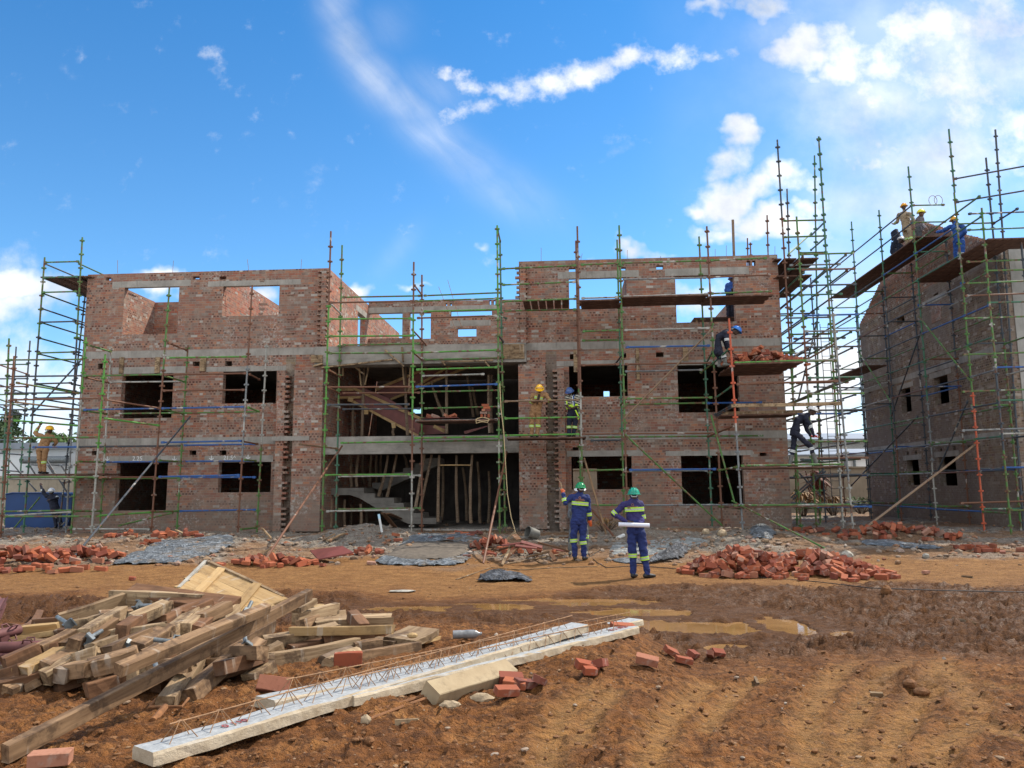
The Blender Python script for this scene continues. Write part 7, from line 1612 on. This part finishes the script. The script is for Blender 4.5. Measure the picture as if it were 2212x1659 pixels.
m = MB(); m.path([spine[1]+f_*.115, spine[2]+f_*.125, spine[3]-t1*.06+f_*.085], [.02, .036, .045], 8); m.build('dark_shirt', flat('dark_brown_shirt', (.03, .017, .012), .85), rt4, smooth=True)
for q in (-.095, .095):
    for k, mt in ((0, LIME), (.03, SILV), (.06, LIME)):
        m = MB(); m.obox(spine[2]+W_*q+f_*.124+t1*(k-.02), W_*.04, f_*.014, t1*.013); m.build('chest_tape', mt, rt4)
m = MB(); m.loft([(j4['head']+Vector((0, -.03, -.0)), (.135, 0, 0), (0, .15, -.03)), (j4['head']+Vector((0, -.02, .03)), (.125, 0, 0), (0, .14, -.02))], 18, False); m.build('sun_brim', flat('beige_cloth_brim', (.4, .27, .17), .9), rt4, smooth=True)
rv, jv, iv = person('man in striped jersey, yellow vest and dusty blue helmet looking down at his hands', EE, planeO(1.05), dict(head=(1300,425,-.05), neck=(1325,500), pel=(1385,900), shL=(1240,545,-.05), shR=(1485,530), elL=(1225,700,-.05), wrL=(1250,800,-.25), haL=(1310,830,-.3), elR=(1510,740), wrR=(1385,800,-.24), haR=(1290,830,-.3), hipL=(1310,930), hipR=(1450,930), knL=(1285,1210), knR=(1425,1215), anL=(1290,1415), anR=(1400,1415)), STRP, NAVY, HDB, (-.45, -1), hface=(-.45, -.9, -.5), skin=SK, sleeve=.5, zfoot=deckz, bands=(('lL', .15, .084), ('lR', .15, .084)), curl=(.8, .8), side=(.9, -.4, 0), vox=.0115)
spine, t1, sd_, f_, wd_ = iv
m = MB(); W_ = (sd_-t1*sd_.dot(t1)).normalized(); D_ = t1.cross(W_)
m.loft([(spine[1]-t1*.06, W_*.205, D_*.158), (spine[1]-t1*.0, W_*.207, D_*.16), (spine[1]+t1*.06, W_*.207, D_*.16)], 20, False); m.build('vest_waist', HIVIS, rv, smooth=True)
for q, mt in ((-.095, HIVIS), (.095, WBAND), (.12, VBL)):
    m = MB(); m.path([spine[1]+W_*q*1.1+f_*.165, spine[2]+W_*q*1.1+f_*.165, spine[3]-t1*.05+W_*q+f_*.1, spine[3]+t1*.0+W_*q*1.0, spine[2]+W_*q-f_*.15, spine[1]+W_*q-f_*.15], .022, 6); m.build('vest_strap', mt, rv, smooth=True)
m = MB(); m.path([jv['pel']+W_*.12+f_*.13+Vector((0, 0, .05)), jv['pel']+W_*.2+f_*.12-Vector((0, 0, .12)), jv['pel']+W_*.2+f_*.1-Vector((0, 0, .25))], .022, 6); m.build('vest_tail', HIVIS, rv, smooth=True)
bz = zt
person('navy overalled man in bright blue helmet bending over the brick laden lift', C4, planeO(2.2), dict(head=(292,492,-.05), neck=(248,492,-.02), mid=(165,575,.02), pel=(158,648), shL=(205,515,-.2), shR=(215,515,.18), elL=(210,585,-.22), wrL=(238,640,-.2), haL=(250,665,-.2), elR=(228,580,.2), wrR=(250,640,.15), haR=(262,662,.15), hipL=(160,652,-.1), hipR=(160,652,.1), knL=(192,690,-.12), knR=(175,690,.12), anL=(205,742,-.12), anR=(180,742,.12)), NAVY, NAVY, HB, (1, 0), side=(0, -1, 0), hface=(1, 0, -.7), boot=WELL, zfoot=bz-.03, bands=(('uL', .75, .074), ('lL', .02, .082)), bandm=[WBAND, SILV], bend=1)
dz2 = pt(C4(320,1590), 2.9).z+.03
person('navy overalled man in white helmet and red gloves striding along the lower right lift', C4, planeO(2.3), dict(head=(888,1130,-.03), neck=(850,1160), mid=(775,1225), pel=(752,1295), shL=(815,1180,-.2), shR=(835,1182,.18), elL=(858,1262,-.22), wrL=(882,1318,-.2), haL=(915,1340,-.2), elR=(862,1255,.2), wrR=(890,1310,.18), haR=(925,1335,.18), hipL=(755,1305,-.1), hipR=(765,1305,.1), knL=(865,1405,-.1), knR=(748,1425,.1), anL=(910,1532,-.1), anR=(728,1535,.1)), NAVY, NAVY, HW, (1, 0), side=(0, -1, 0), hface=(1, 0, -.35), boot=WELL, glove=RG, zfoot=dz2, bands=(('uL', .88, .074), ('lL', .12, .084), ('lR', .12, .084)), bandm=[WBAND, SILV], bend=1)
r8 = person('blue shirted worker with dark cap seen through the upper right window opening', C4, planeO(-2.4), dict(head=(264,126), neck=(262,150), pel=(252,262), shL=(228,166), shR=(287,166), elL=(220,212), wrL=(245,226,-.2), haL=(262,222,-.22), elR=(292,212), wrR=(275,222,-.2), haR=(262,215,-.22), hipL=(238,270), hipR=(268,270), knL=(237,345), knR=(268,345), anL=(237,415), anR=(268,415)), BLUEW, NAVY, HDB, (-.2, -1), vox=.014)[0]
fz = r8.location.z; m = MB(); c = BMI @ r8.location; m.box(c.x-1.4, c.x+.5, c.y-.45, c.y+.45, fz-.05+Z2*0, fz-.002); m.v = [tuple(BM @ Vector(v)) for v in m.v]; 
tb = root('trestle', BM @ Vector((c.x, c.y, Z2)), 'low trestle table of boards under the blue shirted worker inside the top floor', 'trestle'); m.build('top', DECK, tb)
for sx in (-1.3, .4):
    for sy in (-.35, .35): m = MB(); m.box(c.x+sx-.03, c.x+sx+.03, c.y+sy-.03, c.y+sy+.03, Z2, fz-.052); m.v = [tuple(BM @ Vector(v)) for v in m.v]; m.build('leg', WOODL, tb)
gd = 10.78+.025
def planeG(x): return lambda p: rr(p[0], p[1], x)
person('man in khaki overalls and yellow helmet standing on the highest gable lift, hand on rail', HH, planeG(-.95), dict(head=(395,325), neck=(400,385), pel=(432,610), shL=(328,425), shR=(485,415), elL=(312,520), wrL=(240,568,-.15), haL=(190,578,-.2), elR=(520,490), wrR=(522,580), haR=(520,625), hipL=(400,630), hipR=(470,630), knL=(435,745), knR=(485,735), anL=(445,850), anR=(500,840)), KHA, KHA, HO, (-.3, -1), skin=SK, bands=(('aL', .3, .062), ('aR', .5, .062), ('lL', .02, .084), ('lR', .02, .084)), vox=.013, zfoot=gd)
person('man in grey shirt and lime yellow helmet looking right behind the gable rail', HH, planeG(-.55), dict(head=(622,385), neck=(606,425), pel=(595,620), shL=(570,455,-.15), shR=(632,455,.1), elL=(600,545,-.2), wrL=(640,600,-.2), haL=(655,625,-.2), elR=(645,540,.1), wrR=(660,600,.1), haR=(670,620,.1), hipL=(585,640,-.08), hipR=(610,640,.08), knL=(585,740,-.08), knR=(610,740,.08), anL=(585,840,-.08), anR=(605,840,.08)), GREYS, GREYT, HYG, (1, -.15), side=(.3, -1, 0), skin=SKM, vox=.013, zfoot=gd)
person('man in bright blue overalls and yellow helmet bending over the gable, back turned', HH, planeG(-.9), dict(head=(1085,515,.12), neck=(1085,565), pel=(1125,780), shL=(1005,610), shR=(1180,600), elL=(940,650,.1), wrL=(900,640,.3), haL=(870,625,.35), elR=(1205,680), wrR=(1190,720,.2), haR=(1170,700,.3), hipL=(1085,800), hipR=(1165,800), knL=(1080,920), knR=(1170,920), anL=(1085,1040), anR=(1170,1040)), BLUEW, BLUEW, HO, (.2, 1), vox=.013, zfoot=9.2+.025)
person('dark clothed man in white helmet crouching on the highest gable lift', HH, planeG(-.9), dict(head=(355,690), neck=(325,715), mid=(275,745), pel=(255,835), shL=(290,730,-.15), shR=(320,740,.15), elL=(335,800,-.2), wrL=(360,830,-.2), haL=(385,845,-.2), elR=(350,790,.1), wrR=(375,830,.1), haR=(395,845,.1), hipL=(258,845,-.1), hipR=(262,845,.1), knL=(330,830,-.12), knR=(340,835,.12), anL=(290,915,-.12), anR=(300,915,.12)), NAVY, NAVY, HW, (1, -.1), side=(.1, -1, 0), hface=(1, 0, -.4), vox=.013, zfoot=gd, bend=1)
lz_ = pt(B1(60,606), .9).z+.03
person('man in tan overalls and yellow helmet seen from behind on the left lift', KK, planeO(.45), dict(head=(545,338), neck=(530,385), pel=(470,530), shL=(425,392), shR=(575,405), elL=(375,365,.05), wrL=(425,285,.05), haL=(438,240,.05), elR=(600,470,.1), wrR=(560,500,.2), haR=(540,480,.25), hipL=(435,540), hipR=(505,540), knL=(432,685), knR=(482,685), anL=(445,785), anR=(485,785)), TAN, TAN, HY, (.2, 1), skin=SK, bands=(('aL', .4, .062), ('lR', .05, .084)), vox=.013, zfoot=lz_)
person('dark navy overalled man in white helmet stretching his arm in front of the blue tank', KK, planeY(29.6), dict(head=(560,1085), neck=(560,1118), pel=(600,1275), shL=(505,1130), shR=(615,1130), elL=(468,1085), wrL=(435,1020,.05), haL=(425,990,.08), elR=(640,1150,-.1), wrR=(600,1165,-.25), haR=(565,1170,-.3), hipL=(575,1285), hipR=(635,1285), knL=(600,1365), knR=(650,1370), anL=(610,1455), anR=(665,1455)), NAVY, NAVY, HW, (-.3, 1), vox=.014, bands=(('aL', .3, .062), ('uR', .85, .07), ('lL', .0, .08)), bandm=[WBAND, SILV], gfoot=True)
